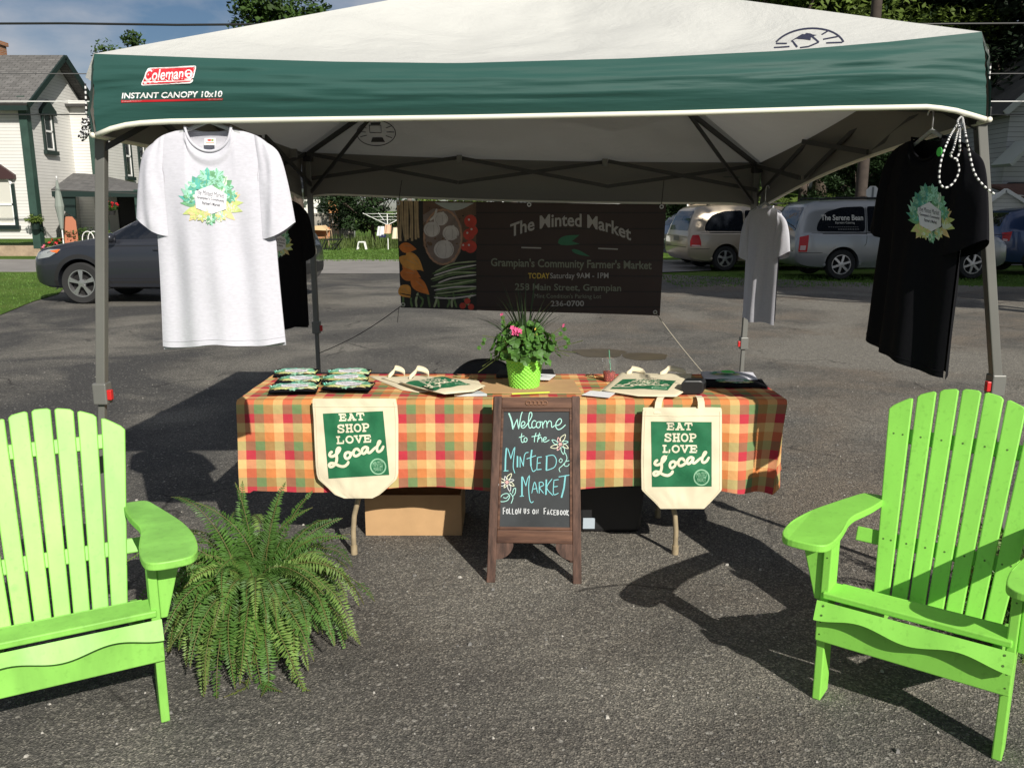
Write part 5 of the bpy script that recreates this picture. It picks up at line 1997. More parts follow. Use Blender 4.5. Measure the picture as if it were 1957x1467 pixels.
# ---------------------------------------------------------------- two tote bags hanging at the table front
def hanging_tote(label, rows, quad, straps, Y, seed):
    """rows: (pixel y, left x, right x)"""
    ys = [r[0] for r in rows]
    c = at((rows[0][1] + rows[0][2]) / 2, rows[0][0], Y)
    t = thing('tote_bag', label, 'tote bag', (c.x, Y, at(rows[0][1], rows[-1][0], Y).z), 0, 'tote bags hanging from the table edge')
    def f(off, s_):
        def g(u, v):
            py = lerp(ys[0], ys[-1], v)
            l = float(np.interp(py, ys, [r[1] for r in rows]))
            r = float(np.interp(py, ys, [r[2] for r in rows]))
            p = at(lerp(l, r, u), py, Y)
            e = math.sin(PI * u) ** .5 * math.sin(PI * min(1, v * .9 + .1)) ** .5
            wr = .012 * nz3(u * 3 + seed, v * 4, seed) + .007 * nz3(u * 8 + seed, v * 6, 2) + .004 * abs(nz3(u * 6 + v * 9, v * 3 - u * 4, seed))
            return p + Vector((0, s_ * (.006 + .008 * e) + wr * e + off, 0))
        return g
    b = MB()
    b.grid(f(0, -1), 44, 56, flip=True)
    b.grid(f(0, 1), 20, 28)
    body = b.build('bag', M_CANV, t, world=True, smooth=True, recalc=False)
    b = MB()
    b.tube([f(-.0005, -1)(k / 30, .075) for k in range(31)], .0014, 4)
    for e_ in (.03, .97):
        b.tube([f(-.0003, -1)(e_, .03 + .93 * k / 30) for k in range(31)], .0011, 4)
    b.build('hem', mat('tote_hem', (.62, .55, .38), .9), t, world=True)
    for st in straps:
        pts = [at(x, y, yy) for x, y, yy in st]
        b = MB()
        w = Vector((.0155, 0, 0))
        vs = []
        for p in pts:
            vs += [p - w, p + w]
        b.add(vs, [(2 * i, 2 * i + 1, 2 * i + 3, 2 * i + 2) for i in range(len(pts) - 1)])
        b.build('strap', M_CANV, t, world=True, solid=.002, recalc=False)
    inner = pixmap(bvh_of([body]), Y - .015)
    qm = quadmap(*quad, inner)
    tote_art().lay('print', TOTEM, t, lambda x, y, l: qm(x, y / 1.06, l), .06, .0005, .0012)
    return t
hanging_tote('canvas tote printed EAT SHOP LOVE Local hanging left of the chalkboard',
             [(762, 598, 756), (775, 598, 759), (800, 600, 761), (850, 602, 761), (890, 604, 761), (906, 606, 761), (915, 609, 758), (930, 626, 742), (944, 640, 726), (951, 658, 712)],
             ((617, 790), (732, 785), (744, 907), (628, 914)), [], 3.755, 1.3)
hanging_tote('canvas tote printed EAT SHOP LOVE Local hanging by its straps right of the chalkboard',
             [(779, 1230, 1378), (786, 1228, 1379), (830, 1226, 1379), (880, 1225, 1379), (935, 1226, 1379), (945, 1236, 1370), (958, 1250, 1358), (971, 1262, 1345)],
             ((1244, 805), (1360, 806), (1360, 929), (1246, 930)),
             [[(1256, 790, 3.745), (1259, 768, 3.755), (1262, 760, 3.79), (1266, 756, 3.86)], [(1341, 790, 3.745), (1340, 768, 3.755), (1338, 760, 3.79), (1334, 756, 3.86)]], 3.752, 4.1)

# ---------------------------------------------------------------- things lying on the table
M_BSH = mat('black_cotton', (.008, .008, .010), .95, spec=.1, bump=.2, bscale=60, bdist=.004)
M_HEATHER = mat('white_heather', (.56, .56, .61), .9, spec=.15, var=.07, vscale=60, stretch=(1, 1, 3))
def tpt(px, py, dz=0):
    return gnd(px, py, TZ + .006 + dz)
def slab_cloth(b, c, w, d, h, rz, seed, tilt=0):
    rot = Matrix.Rotation(rz, 3, 'Z') @ Matrix.Rotation(tilt, 3, 'X')
    def f(sz):
        def g(u, v):
            x, y = (u - .5) * w, (v - .5) * d
            e = min(1, 6 * min(u, 1 - u, v, 1 - v))
            z = sz * h / 2 * (.35 + .65 * e ** .5) + .004 * nz3(x * 14 + seed, y * 14, seed)
            q = 1 + .02 * nz3(u * 3 + seed, v * 3, 3)
            return Vector(c) + rot @ Vector((x * q, y * q, z))
        return g
    b.grid(f(1), 18, 14)
    b.grid(f(-1), 18, 14, flip=True)
def folded_shirt(label, px, py, w, d, dz, m, rz, tilt, seed, art_scale, group, off=(0, 0), ah=.6):
    p = tpt(px, py)
    t = thing('folded_shirt', label, 'folded shirt', (p.x, p.y, TZ + .004), 0, group)
    b = MB()
    c = Vector((p.x, p.y, TZ + .018 + dz))
    slab_cloth(b, c, w, d, .020, rz, seed, tilt)
    o = b.build('cloth', m, t, world=True, smooth=True, recalc=False)
    bv = bvh_of([o])
    rot = Matrix.Rotation(rz, 3, 'Z') @ Matrix.Rotation(tilt, 3, 'X')
    def mp_(x, y, l):
        q = c + rot @ Vector((x * art_scale + off[0], y * art_scale * ah + off[1], 0))
        h = bv.ray_cast(q + Vector((0, 0, .3)), Vector((0, 0, -1)))
        z = h[0].z if h[0] else c.z + .013
        return Vector((q.x, q.y, z + l))
    wreath(True, seed).lay('print', WREATH, t, mp_, .25, .0003, .0016)
    return t
FG = 'folded black shirts on the table'
folded_shirt('folded black shirt with a wreath print at the back left of the table', 566, 717, .22, .13, .000, M_BSH, .05, .10, 3, .115, FG, (.0, 0))
folded_shirt('folded black shirt with a wreath print at the back, next to the totes', 668, 717, .22, .13, .000, M_BSH, -.04, .10, 4, .115, FG)
folded_shirt('folded black shirt with a wreath print in the middle of the left pile', 572, 733, .22, .13, .006, M_BSH, -.05, .09, 5, .115, FG, (.01, .0))
folded_shirt('folded black shirt with a wreath print, middle of the pile next to the totes', 661, 731, .23, .14, .006, M_BSH, .07, .08, 6, .118, FG)
folded_shirt('folded black shirt with a wreath print at the very front left of the table', 563, 751, .225, .14, .012, M_BSH, .12, .08, 7, .125, FG)
folded_shirt('folded black shirt with a wreath print at the front edge above the left tote bag', 666, 747, .24, .14, .012, M_BSH, -.10, .08, 8, .125, FG)
WG = 'folded shirts at the right end of the table'
folded_shirt('folded black shirt under the white ones at the right end of the table', 1402, 735, .31, .16, -.004, M_BSH, -.08, .06, 9, .09, WG)
t = folded_shirt('folded white shirt with a neon green sticker at the right end of the table', 1392, 728, .27, .13, .014, M_HEATHER, -.08, .1, 10, .075, WG, (-.02, .01))
b = MB()
c = Vector(t.location) + Vector((-.015, -.035, .058))
b.lathe([(0, 0), (.034, 0), (.034, .0015), (0, .002)], c, 18)
b.build('sticker', mat('neon_sticker', (.10, .75, .12), .5), t, world=True)

def flat_tote(label, outline, quad, dz, th, seed, group):
    """a tote lying flat: pixel outline on the table top"""
    P = [tpt(x, y, dz) for x, y in outline]
    c = sum(P, Vector()) / len(P)
    t = thing('tote_bag', label, 'tote bag', (c.x, c.y, TZ + .004), 0, group)
    b = MB()
    n = len(P)
    rings = []
    for q in (1, .985, .9, .7, .4, .12):
        rings.append([c + (p - c) * q + Vector((0, 0, th * (1 - q) ** .35 * (1 + .6 * nz3(p.x * 9 + seed, p.y * 9 + q * 3)) if q < 1 else 0)) for p in P])
    o_ = len(b.v)
    for r_ in rings:
        b.v.extend([tuple(p) for p in r_])
    for i in range(len(rings) - 1):
        for k in range(n):
            j = (k + 1) % n
            b.f.append((i * n + k, i * n + j, (i + 1) * n + j, (i + 1) * n + k))
            b.mi.append(0)
    b.f.append(tuple((len(rings) - 1) * n + k for k in range(n)))
    b.f.append(tuple(range(n))[::-1])
    b.mi += [0, 0]
    o = b.build('bag', M_CANV, t, world=True, smooth=True, autosmooth=60)
    if quad:
        bv = bvh_of([o])
        Q = [tpt(x, y, dz) for x, y in quad]
        def mp_(x, y, l):
            p = lerp(lerp(Q[3], Q[2], x), lerp(Q[0], Q[1], x), y / 1.06)
            h = bv.ray_cast(p + Vector((0, 0, .3)), Vector((0, 0, -1)))
            return Vector((p.x, p.y, (h[0].z if h[0] else p.z + th) + l))
        tote_art().lay('print', TOTEM, t, mp_, .08, .0004, .0014)
    return t, P
def dens(pts, k=5):
    out = []
    for i in range(len(pts)):
        p, q = Vector(pts[i]), Vector(pts[(i + 1) % len(pts)])
        for j in range(k):
            out.append(tuple(lerp(p, q, j / k)))
    return out
TG2 = 'canvas totes stacked on the table'
def strap_loop(t, a0, a1, h, back):
    """a soft canvas strap standing up in a loop at the back of a flat bag"""
    b = MB()
    vs = []
    K = 14
    for k in range(K + 1):
        s_ = k / K
        p = lerp(a0, a1, s_) + Vector((.01 * math.sin(s_ * 9), back * math.sin(PI * s_), h * math.sin(PI * s_) ** .8))
        w = Vector((0, .010, .012))
        vs += [p - w, p + w]
    b.add(vs, [(2 * i, 2 * i + 1, 2 * i + 3, 2 * i + 2) for i in range(K)])
    b.build('strap', M_CANV, t, world=True, solid=.002, recalc=False, smooth=True)
t, P = flat_tote('canvas tote at the bottom of the left stack on the table', dens([(704, 719), (760, 722), (905, 726), (912, 742), (800, 750), (768, 745)]), None, .0, .014, 1.0, TG2)
t, P = flat_tote('canvas tote in the middle of the left stack with its print hidden', dens([(728, 722), (800, 719), (915, 728), (925, 742), (840, 752), (790, 741)]), None, .012, .014, 2.0, TG2)
strap_loop(t, tpt(742, 720, .02), tpt(772, 718, .02), .035, .05)
t, P = flat_tote('topmost canvas tote of the left stack, green print facing up', dens([(762, 729), (845, 720), (928, 737), (905, 748), (850, 753), (800, 741)]), ((775, 733), (850, 722), (900, 738), (828, 749)), .026, .014, 3.0, TG2)
strap_loop(t, tpt(782, 722, .03), tpt(818, 719, .03), .035, .06)
t, P = flat_tote('canvas tote at the bottom of the right stack on the table', dens([(1188, 712), (1318, 716), (1322, 752), (1200, 756), (1146, 748)]), None, .0, .012, 4.0, TG2)
t, P = flat_tote('topmost canvas tote of the right stack, green print facing up', dens([(1186, 713), (1255, 716), (1322, 714), (1318, 742), (1292, 758), (1220, 757), (1152, 746)]), ((1190, 729), (1292, 732), (1276, 750), (1166, 746)), .013, .016, 5.0, TG2)
strap_loop(t, tpt(1198, 715, .02), tpt(1232, 716, .02), .022, .05)
strap_loop(t, tpt(1262, 716, .02), tpt(1310, 714, .02), .022, .05)

def flat_prism(name, label, cat, pts, th, m, dz=0, bevel=0, group=None):
    b = MB()
    P = [tpt(x, y, dz) for x, y in pts]
    b.prism(P, (0, 0, th))
    return tag(b.build(name, m, bevel=bevel), label, cat, group)
M_CARD = mat('cardboard', (.50, .31, .15), .85, var=.08, vscale=8)
flat_prism('cardboard_sheet', 'flat cardboard sheet under the flower pot', 'cardboard', [(905, 751), (925, 726), (1095, 726), (1112, 752)], .004, M_CARD)
flat_prism('leaflet_box', 'small grey leaflet box at the table edge left of the chalkboard', 'box', [(868, 758), (870, 752), (918, 751), (931, 757)], .012, mat('grey_card', (.48, .53, .55), .6), 0, .002)
b = MB()
for k in range(3):
    P = [tpt(x + k * 2, y, .002 + .003 * k) for x, y in [(1112, 755), (1128, 747), (1172, 751), (1160, 760)]]
    b.prism(P, (0, 0, .002))
tag(b.build('leaflets', mat('white_paper', (.80, .81, .82), .6)), 'white leaflets fanned at the table edge right of the chalkboard', 'leaflets')
b = MB()
pp0, pp1 = tpt(978, 752.5, .012), tpt(1050, 749.5, .012)
b.tube([pp0, pp1], .004, 6)
tag(b.build('pencil', mat('lime_pencil', (.55, .70, .08), .5)), 'lime green pencil lying at the table edge behind the chalkboard', 'pencil')
t = thing('paper_folder', 'dark folder holding white papers behind the flower pot', 'folder', tuple(tpt(1010, 722)))
b = MB()
b.prism([tpt(948, 722, 0), tpt(955, 712, 0), tpt(1056, 711, 0), tpt(1060, 721, 0)], (0, 0, .018))
b.build('cover', M_BLACKP, t, world=True)
b = MB()
b.prism([tpt(1005, 725, .0185), tpt(1030, 715, .0185), tpt(1062, 717, .0185), tpt(1050, 726, .0185)], (0, 0, .004))
b.build('papers', mat('white_paper'), t, world=True)
# portable speaker
p = tpt(1320, 752)
t = thing('portable_speaker', 'small black rounded speaker at the table edge above the right tote bag', 'speaker', tuple(p))
b = MB()
def rrect(hx, hz, r):
    pts = []
    for (cx, cz, a0) in ((hx - r, hz - r, 0), (-hx + r, hz - r, 90), (-hx + r, -hz + r, 180), (hx - r, -hz + r, 270)):
        for k in range(6):
            an = R(a0 + 90 * k / 5)
            pts.append((cx + r * math.cos(an), cz + r * math.sin(an)))
    return pts
b.prism([(x, -.03, z + .036) for x, z in rrect(.055, .033, .022)], (.028, .075, 0))
b.build('body', mat('speaker_body', (.016, .016, .018), .35), t, bevel=.004)
b = MB()
b.prism([(x, -.0315, z + .036) for x, z in rrect(.046, .026, .018)], (0, .002, 0))
b.build('grille', mat('speaker_grille', (.008, .008, .008), .9, bump=1, bscale=400, bdist=.002), t)
# drink cup
p = tpt(1164, 727)
t = thing('drink_cup', 'clear plastic cup with a straw and red drink on the table', 'cup', tuple(p))
mg, tg, bs = bsdf_mat('clear_plastic')
bs.inputs['Base Color'].default_value = (.9, .92, .9, 1)
bs.inputs['Roughness'].default_value = .08
bs.inputs['IOR'].default_value = 1.1
bs.inputs['Transmission Weight'].default_value = .92
bs.inputs['Alpha'].default_value = .55
b = MB()
b.lathe([(.028, 0), (.031, .03), (.036, .095), (.038, .105)], n=24)
b.build('wall', mg, t, smooth=True)
b = MB()
b.lathe([(0, .001), (.026, .001), (.029, .03), (.031, .048), (0, .048)], n=20)
b.build('drink', mat('red_drink', (.35, .06, .05), .3), t, smooth=True, autosmooth=40)
b = MB()
b.lathe([(.039, .104), (.039, .11), (.025, .118), (.006, .122)], n=20)
b.build('lid', mg, t, smooth=True, autosmooth=40)
b = MB()
b.tube([(.006, 0, .05), (-.004, 0, .16)], .003, 8)
b.build('straw', mat('green_straw', (.10, .28, .18), .5), t)

# ---------------------------------------------------------------- flower basket
pp = tpt(1002, 739)
plant = thing('flower_basket', 'lime green woven basket of geraniums and spiky grass on the table', 'flower basket', tuple(pp))
M_BASK = mat('lime_wicker', (.26, .66, .07), .55, var=.12, vscale=30)
b = MB()
nr, nc = 14, 44
def bask(u, v):
    a_ = 2 * PI * u
    z = .004 + .137 * v
    r = lerp(.070, .088, v)
    k = math.sin(u * nc * PI) * (1 if int(v * nr * .999) % 2 == 0 else -1)
    w = abs(math.sin(v * nr * PI))
    r += .0042 * k * w + .002 * w
    return Vector((r * math.cos(a_), r * math.sin(a_), z))
b.grid(bask, 176, 84, flip=True)
b.lathe([(0, .003), (.07, .003)], n=30)
b.build('basket', M_BASK, plant, smooth=True, recalc=False)
b = MB()
for s_ in range(2):
    b.tube([((.090) * math.cos(2 * PI * k / 60), .090 * math.sin(2 * PI * k / 60), .141 + .004 * math.sin(k * 1.05 + s_ * PI)) for k in range(60)], .0045, 6, closed=True)
b.build('rim', M_BASK, plant, smooth=True)
b = MB()
b.lathe([(0, .125), (.084, .125)], n=24)
b.build('soil', mat('soil', (.02, .014, .01), .95), plant)
rg = np.random.default_rng(77)
M_GERL = mat('geranium_leaf', (.075, .19, .03), .55, var=.4, vscale=14, trans=.28)
lb_, sb_ = MB(), MB()
for k in range(190):
    an = rg.uniform(0, 2 * PI)
    el = rg.uniform(-.25, 1.35)
    rr = rg.uniform(.09, .155) * (1.05 if el < .5 else .95)
    c = Vector((rr * math.cos(an) * math.cos(el) * 1.12, rr * math.sin(an) * math.cos(el) * 1.0, .175 + rr * math.sin(el) * 1.15))
    nrm = (Vector((math.cos(an), math.sin(an), .55 + .5 * math.sin(el))) + Vector(tuple(rg.normal(size=3) * .35))).normalized()
    tx = nrm.orthogonal().normalized()
    ty = nrm.cross(tx)
    s_ = rg.uniform(.016, .031)
    ph = rg.uniform(0, 6)
    vs = [c - nrm * s_ * .22]
    K = 15
    for i in range(K):
        a_ = 2 * PI * i / K
        q = s_ * (1 + .10 * math.cos(5 * a_ + ph) + .05 * math.cos(10 * a_)) * (.55 if i == 0 else 1)
        vs.append(c + tx * q * math.cos(a_) + ty * q * math.sin(a_) + nrm * s_ * (.12 * math.sin(3 * a_ + ph)))
    lb_.add(vs, [(0, 1 + i, 1 + (i + 1) % K) for i in range(K)])
    if k % 3 == 0:
        sb_.tube([Vector((c.x * .25, c.y * .25, .13)), c * .6 + Vector((0, 0, .04)), c - nrm * .004], .0018, 5)
# wandering stems with buds
def stem(pts, r=.0016):
    sb_.tube(pts, r, 5)
heads = []
for (px, py, col) in ((958, 600, 'bud'), (1078, 622, 'bud'), (922, 641, 'leafbud'), (1080, 640, 'leafbud')):
    e = at(px, py, pp.y + .02) - pp
    stem([Vector((e.x * .25, e.y * .3, .14)), Vector((e.x * .65, e.y * .7, .18 + e.z * .25)), e])
    heads.append((e, col))
    for q in range(3):
        c = e + Vector((rg.normal() * .012, rg.normal() * .01, -.02 - .02 * q))
        s_ = .011
        vs = [c] + [c + Vector((s_ * math.cos(2 * PI * i / 8), rg.normal() * .003, s_ * math.sin(2 * PI * i / 8))) for i in range(8)]
        lb_.add(vs, [(0, 1 + i, 1 + (i + 1) % 8) for i in range(8)])
for q in range(5):
    e = Vector((.16 + .03 * q, .02 - .03 * q, .20 + .05 * math.sin(q * 2)))
    stem([Vector((.04, 0, .14)), Vector((.10, 0, .22 - .01 * q)), e])
    e = Vector((-.15 - .02 * q, .02, .19 - .03 * q))
    stem([Vector((-.04, 0, .14)), Vector((-.10, 0, .21 - .01 * q)), e])
lb_.build('leaves', M_GERL, plant, recalc=False)
sb_.build('stems', mat('plant_stem', (.10, .13, .03), .6), plant)
fb = MB()
def floret(c, s_):
    d = Vector((rg.normal() * .5, -1, .35 + rg.normal() * .3)).normalized()
    tx = d.orthogonal().normalized()
    ty = d.cross(tx)
    for i in range(5):
        a_ = 2 * PI * i / 5 + c.x * 50
        u = tx * math.cos(a_) + ty * math.sin(a_)
        w = tx * -math.sin(a_) + ty * math.cos(a_)
        fb.add([c, c + u * s_ * .5 + w * s_ * .4 + d * .003, c + u * s_ + d * .001, c + u * s_ * .5 - w * s_ * .4 + d * .003], [(0, 1, 2, 3)])
e = at(989, 633, pp.y - .10) - pp
for k in range(16):
    floret(e + Vector((rg.normal() * .012, rg.normal() * .008, rg.normal() * .010)), .014)
sb2 = MB()
for (h_, col) in heads:
    if col == 'bud':
        for k in range(2):
            floret(h_ + Vector((rg.normal() * .004, rg.normal() * .004, rg.normal() * .006)), .007)
fb.build('flowers', mat('geranium_pink', (.80, .12, .30), .6, var=.25, vscale=60, trans=.2), plant, recalc=False)
fb = MB()
e = at(1023, 638, pp.y - .08) - pp
for k in range(5):
    floret(e + Vector((rg.normal() * .006, rg.normal() * .004, rg.normal() * .010)), .008)
fb.build('yellow_flower', mat('flower_yellow', (.75, .55, .10), .6), plant, recalc=False)
gb = MB()
for k in range(46):
    an = rg.uniform(0, 2 * PI)
    lean = abs(rg.normal()) * .55 if k % 3 else rg.uniform(.6, 1.3)
    L = rg.uniform(.30, .47)
    w = rg.uniform(.0040, .0062)
    K = 7
    prev = Vector((rg.normal() * .012, rg.normal() * .012, .14))
    th_ = lean * .35
    pts = [prev]
    for i in range(K):
        th_ += lean * .16
        prev = prev + Vector((math.sin(th_) * math.cos(an), math.sin(th_) * math.sin(an), math.cos(th_))) * (L / K)
        pts.append(prev)
    sd_ = Vector((-math.sin(an), math.cos(an), 0))
    if abs(sd_.x) < .35:
        sd_ = Vector((.8, sd_.y, 0)).normalized()
    vs = []
    for i, p in enumerate(pts):
        q = w * (1 - (i / K) ** 2) + .0002
        vs += [p - sd_ * q, p + sd_ * q]
    gb.add(vs, [(2 * i, 2 * i + 1, 2 * i + 3, 2 * i + 2) for i in range(K)])
gb.build('spikes', mat('spike_leaf', (.035, .065, .025), .5, var=.3, vscale=10, trans=.1), plant, recalc=False)

# ---------------------------------------------------------------- under and behind the table
g0, g1 = gnd(701, 1019), gnd(842, 1015)
t = thing('cardboard_box', 'brown cardboard box on the ground under the table', 'box', ((g0.x + gnd(884, 1015).x) / 2, 4.25, 0))
x0, x1 = g0.x - .0, gnd(884, 1013).x
y0 = 4.08
zt = at(780, 946, y0).z
b = MB()
th = .006
b.box(((x0 + x1) / 2, y0 + .003, zt / 2), (x1 - x0, th, zt))
b.box(((x0 + x1) / 2, y0 + .34, zt / 2), (x1 - x0, th, zt))
b.box((x0 + .003, y0 + .171, zt / 2), (th, .328, zt))
b.box((x1 - .003, y0 + .171, zt / 2), (th, .328, zt))
b.box(((x0 + x1) / 2, y0 + .171, .006), (x1 - x0 - .014, .328, th))
b.build('carton', M_CARD, t, world=True)
b = MB()
b.prism([(x0, y0 + .345, zt + .002), (x1, y0 + .345, zt + .002), (x1, y0 + .40, zt + .05), (x0, y0 + .40, zt + .05)], (0, .004, .004))
b.build('flap', M_CARD, t, world=True)
g0, g1 = gnd(1100, 1012), gnd(1228, 1012)
t = thing('storage_bin', 'black plastic storage bin with a pale label under the table', 'bin', ((g0.x + g1.x) / 2, 4.2, 0))
b = MB()
zt = .27
xa, xb, ya, yb = g0.x, g1.x, 4.1, 4.5
pr = [(xa + .02, ya + .02, 0), (xb - .02, ya + .02, 0), (xb - .02, yb - .02, 0), (xa + .02, yb - .02, 0)]
q = [(xa, ya, zt), (xb, ya, zt), (xb, yb, zt), (xa, yb, zt)]
b.add(pr + q, [(3, 2, 1, 0), (0, 1, 5, 4), (1, 2, 6, 5), (2, 3, 7, 6), (3, 0, 4, 7), (4, 5, 6, 7)])
b.build('tub', M_BLACKP, t, world=True, bevel=.02, segs=3)
b = MB()
b.box(((xa + xb) / 2, (ya + yb) / 2, zt + .012), (xb - xa + .03, yb - ya + .03, .024))
b.build('lid', M_BLACKP, t, world=True, bevel=.006)
l0, l1 = gnd(1112, 1010).x, at(1137, 1000, 4.1).x
b = MB()
b.prism([(l0, ya + .0135, .025), (l1, ya + .0135, .025), (l1, ya + .0085, .085), (l0, ya + .0085, .085)], (0, -.003, 0))
b.build('label', mat('pale_label', (.45, .52, .58), .6), t, world=True)
q = at(925, 700, 4.95)
t = thing('camp_chair', 'black folding camp chair behind the table', 'chair', (q.x, 4.95, 0), R(8))
M_NYL = mat('black_nylon', (.012, .013, .016), .6)
b = MB()
zt = at(925, 684, 4.95).z
def cb(u, v):
    x = (u - .5) * .46
    top = zt - .17 * abs(2 * (u - .5)) ** 2.6
    return Vector((x, -.10 - .06 * (1 - (2 * u - 1) ** 2) + .14 * v, lerp(.42, top, v)))
b.grid(cb, 24, 12)
b.build('backrest', M_NYL, t, solid=.012, smooth=True)
b = MB()
b.grid(lambda u, v: Vector(((u - .5) * .46, -.08 + .42 * v, .42 - .03 * math.sin(PI * u))), 10, 8)
b.build('seat', M_NYL, t, solid=.012, smooth=True)
for sx in (-1, 1):
    for (y0_, y1_) in ((-.1, .36), (.36, -.12)):
        b = MB()
        b.tube([(sx * .24, y0_, .46), (sx * .26, y1_, 0)], .011, 8)
        b.build('leg', M_DSTEEL, t)
# ================================================================== CHALKBOARD
M_OAK = mat_wood('dark_stained_wood', (.035, .018, .012), (.125, .066, .045), 'Z', 1.0, .55)
M_OAKX = mat_wood('dark_stained_wood_rail', (.045, .018, .010), (.16, .078, .045), 'X', 1.0, .5)
def mat_chalkboard():
    m = mat('chalkboard_slate', (.032, .036, .038), .55, var=.35, vscale=5, bump=.1, bscale=90, bdist=.001)
    return m
fl_, fr_ = gnd(937, 1113), gnd(1104, 1116)
ftl, ftr = at(951, 757, fl_.y + .15), at(1101, 757, fr_.y + .15)
board = thing('chalkboard_sign', 'wooden chalkboard easel reading Welcome to the Minted Market', 'chalkboard', ((fl_.x + fr_.x) / 2, fl_.y + .1, 0))
def B(u, v, d=0):
    """u across 0..1, v up 0..1 on the leaning front, d = proud of it"""
    p = lerp(lerp(fl_, fr_, u), lerp(ftl, ftr, u), v)
    n = (ftr - fl_).cross(ftl - fr_).normalized()
    n = (fr_ - fl_).cross(ftl - fl_).normalized()
    if n.y > 0:
        n = -n
    return p + n * d
def bplank(u0, u1, v0, v1, d0, d1, name, m, parent, bevel=.003):
    b = MB()
    vs = [B(u, v, d) for d in (d0, d1) for (u, v) in ((u0, v0), (u1, v0), (u1, v1), (u0, v1))]
    b.add(vs, [(0, 1, 2, 3), (4, 5, 6, 7), (0, 1, 5, 4), (1, 2, 6, 5), (2, 3, 7, 6), (3, 0, 4, 7)])
    return b.build(name, m, parent, world=True, bevel=bevel)
bplank(-.045, .055, 0, 1.0, -.022, 0, 'leg', M_OAK, board)
bplank(.945, 1.045, 0, 1.0, -.022, 0, 'leg', M_OAK, board)
bplank(.056, .944, .935, .995, -.020, -.001, 'top_rail', M_OAKX, board)
bplank(.056, .944, .215, .285, -.020, -.001, 'bottom_rail', M_OAKX, board)
b = MB()
b.grid(lambda u, v: B(lerp(.056, .944, u), lerp(.2852, .9348, v), -.009), 16, 24)
slate = b.build('slate', mat_chalkboard(), board, world=True, recalc=False)
for (u0, u1, v0, v1) in ((.056, .085, .286, .934), (.915, .944, .286, .934), (.086, .914, .918, .934), (.086, .914, .286, .302)):
    bplank(u0, u1, v0, v1, -.0089, -.004, 'moulding', M_OAKX, board, .0015)
# carved rosette on the top rail, corner braces below
b = MB()
for k in range(5):
    du = (k - 2) * .052
    c = [B(.5 + du + .034 * math.cos(2 * PI * i / 14), .965 + .010 * math.sin(2 * PI * i / 14), .001) for i in range(14)]
    b.tube(c, .0028, 6, closed=True)
b.build('carving', mat('carved_wood', (.20, .095, .05), .5), board, world=True, smooth=True)
for s_ in (0, 1):
    U = (lambda u: u) if s_ == 0 else (lambda u: 1 - u)
    pts = [(.056, .214)] + [(.056 + .20 * (1 - math.cos(PI / 2 * k / 8)) , .214 - .075 * (1 - math.sin(PI / 2 * (1 - k / 8))) ) for k in range(1)]
    arc = [(.056, .125)] + [(.056 + .20 * math.sin(PI / 2 * k / 8) ** 1.0, .125 + .089 * (1 - math.cos(PI / 2 * k / 8))) for k in range(1, 9)]
    poly = [(.056, .214)] + arc[:-1] + [(.25, .214)]
    b = MB()
    b.prism([B(U(u), v, -.016) for u, v in poly], B(0, 0, -.003) - B(0, 0, -.016))
    b.build('brace', M_OAK, board, world=True)
# rear frame of the easel
back_top = lerp(ftl, ftr, .5)
def Bk(u, v):
    t_ = lerp(ftl, ftr, u) + Vector((0, .03, -.012))
    g_ = lerp(fl_, fr_, u) + Vector((0, .245, 0))
    return lerp(g_, t_, v)
for u in (0.0, 1.0):
    b = MB()
    b.beam(Bk(u, 0), Bk(u, 1), .040, .02, up=(0, 1, 0))
    b.build('leg', M_OAK, board, world=True, bevel=.003)
b = MB()
b.beam(Bk(.05, .25), Bk(.95, .25), .018, .055)
b.build('bottom_rail', M_OAKX, board, world=True, bevel=.003)
b = MB()
b.prism([Bk(.06, .29), Bk(.94, .29), Bk(.94, .95), Bk(.06, .95)], (0, .008, 0))
b.build('back_slate', mat_chalkboard(), board, world=True)
# chalk drawing: coordinates measured on an enlargement of the photo
def Zc(x, y):
    return (880 + x / 3.667, 740 + y / 3.667)
pmb = pixmap(bvh_of([slate]), 3.6)
a = Art()
TE, MI, WH, PK_, YE = range(5)
def ck(strokes, w, m):
    for st in strokes:
        a.stroke([Zc(*q) for q in st], w, m, 0, len(st) > 2)
def thick(strokes, w, m):
    for st in strokes:
        for d in (-1.6, 0, 1.6):
            a.stroke([Zc(x + d * 2.2, y + rg.normal() * 1.2) for x, y in st], w * .75, m, 0, False)
thick([[(340, 182), (352, 212), (362, 248), (368, 290)]], 1.5, MI)
ck([[(368, 293), (385, 250), (398, 222)], [(398, 222), (402, 258), (408, 290)], [(408, 290), (415, 250), (425, 195), (438, 160)],
    [(425, 270), (445, 265), (452, 248), (440, 238), (428, 250), (425, 272), (437, 285), (455, 275), (480, 240), (500, 200), (497, 176), (485, 180), (478, 215), (477, 260), (485, 285), (503, 275)],
    [(530, 238), (516, 232), (503, 245), (500, 268), (510, 284), (532, 272)], [(548, 240), (534, 250), (533, 274), (547, 283), (560, 268), (558, 246), (548, 240), (572, 242)],
    [(572, 240), (578, 284)], [(578, 262), (592, 236), (604, 242), (606, 281)], [(606, 262), (620, 236), (636, 242), (640, 278), (655, 272)],
    [(655, 268), (690, 262), (708, 240), (704, 222), (690, 222), (672, 245), (668, 275), (685, 295), (710, 286), (736, 262)]], 1.7, MI)
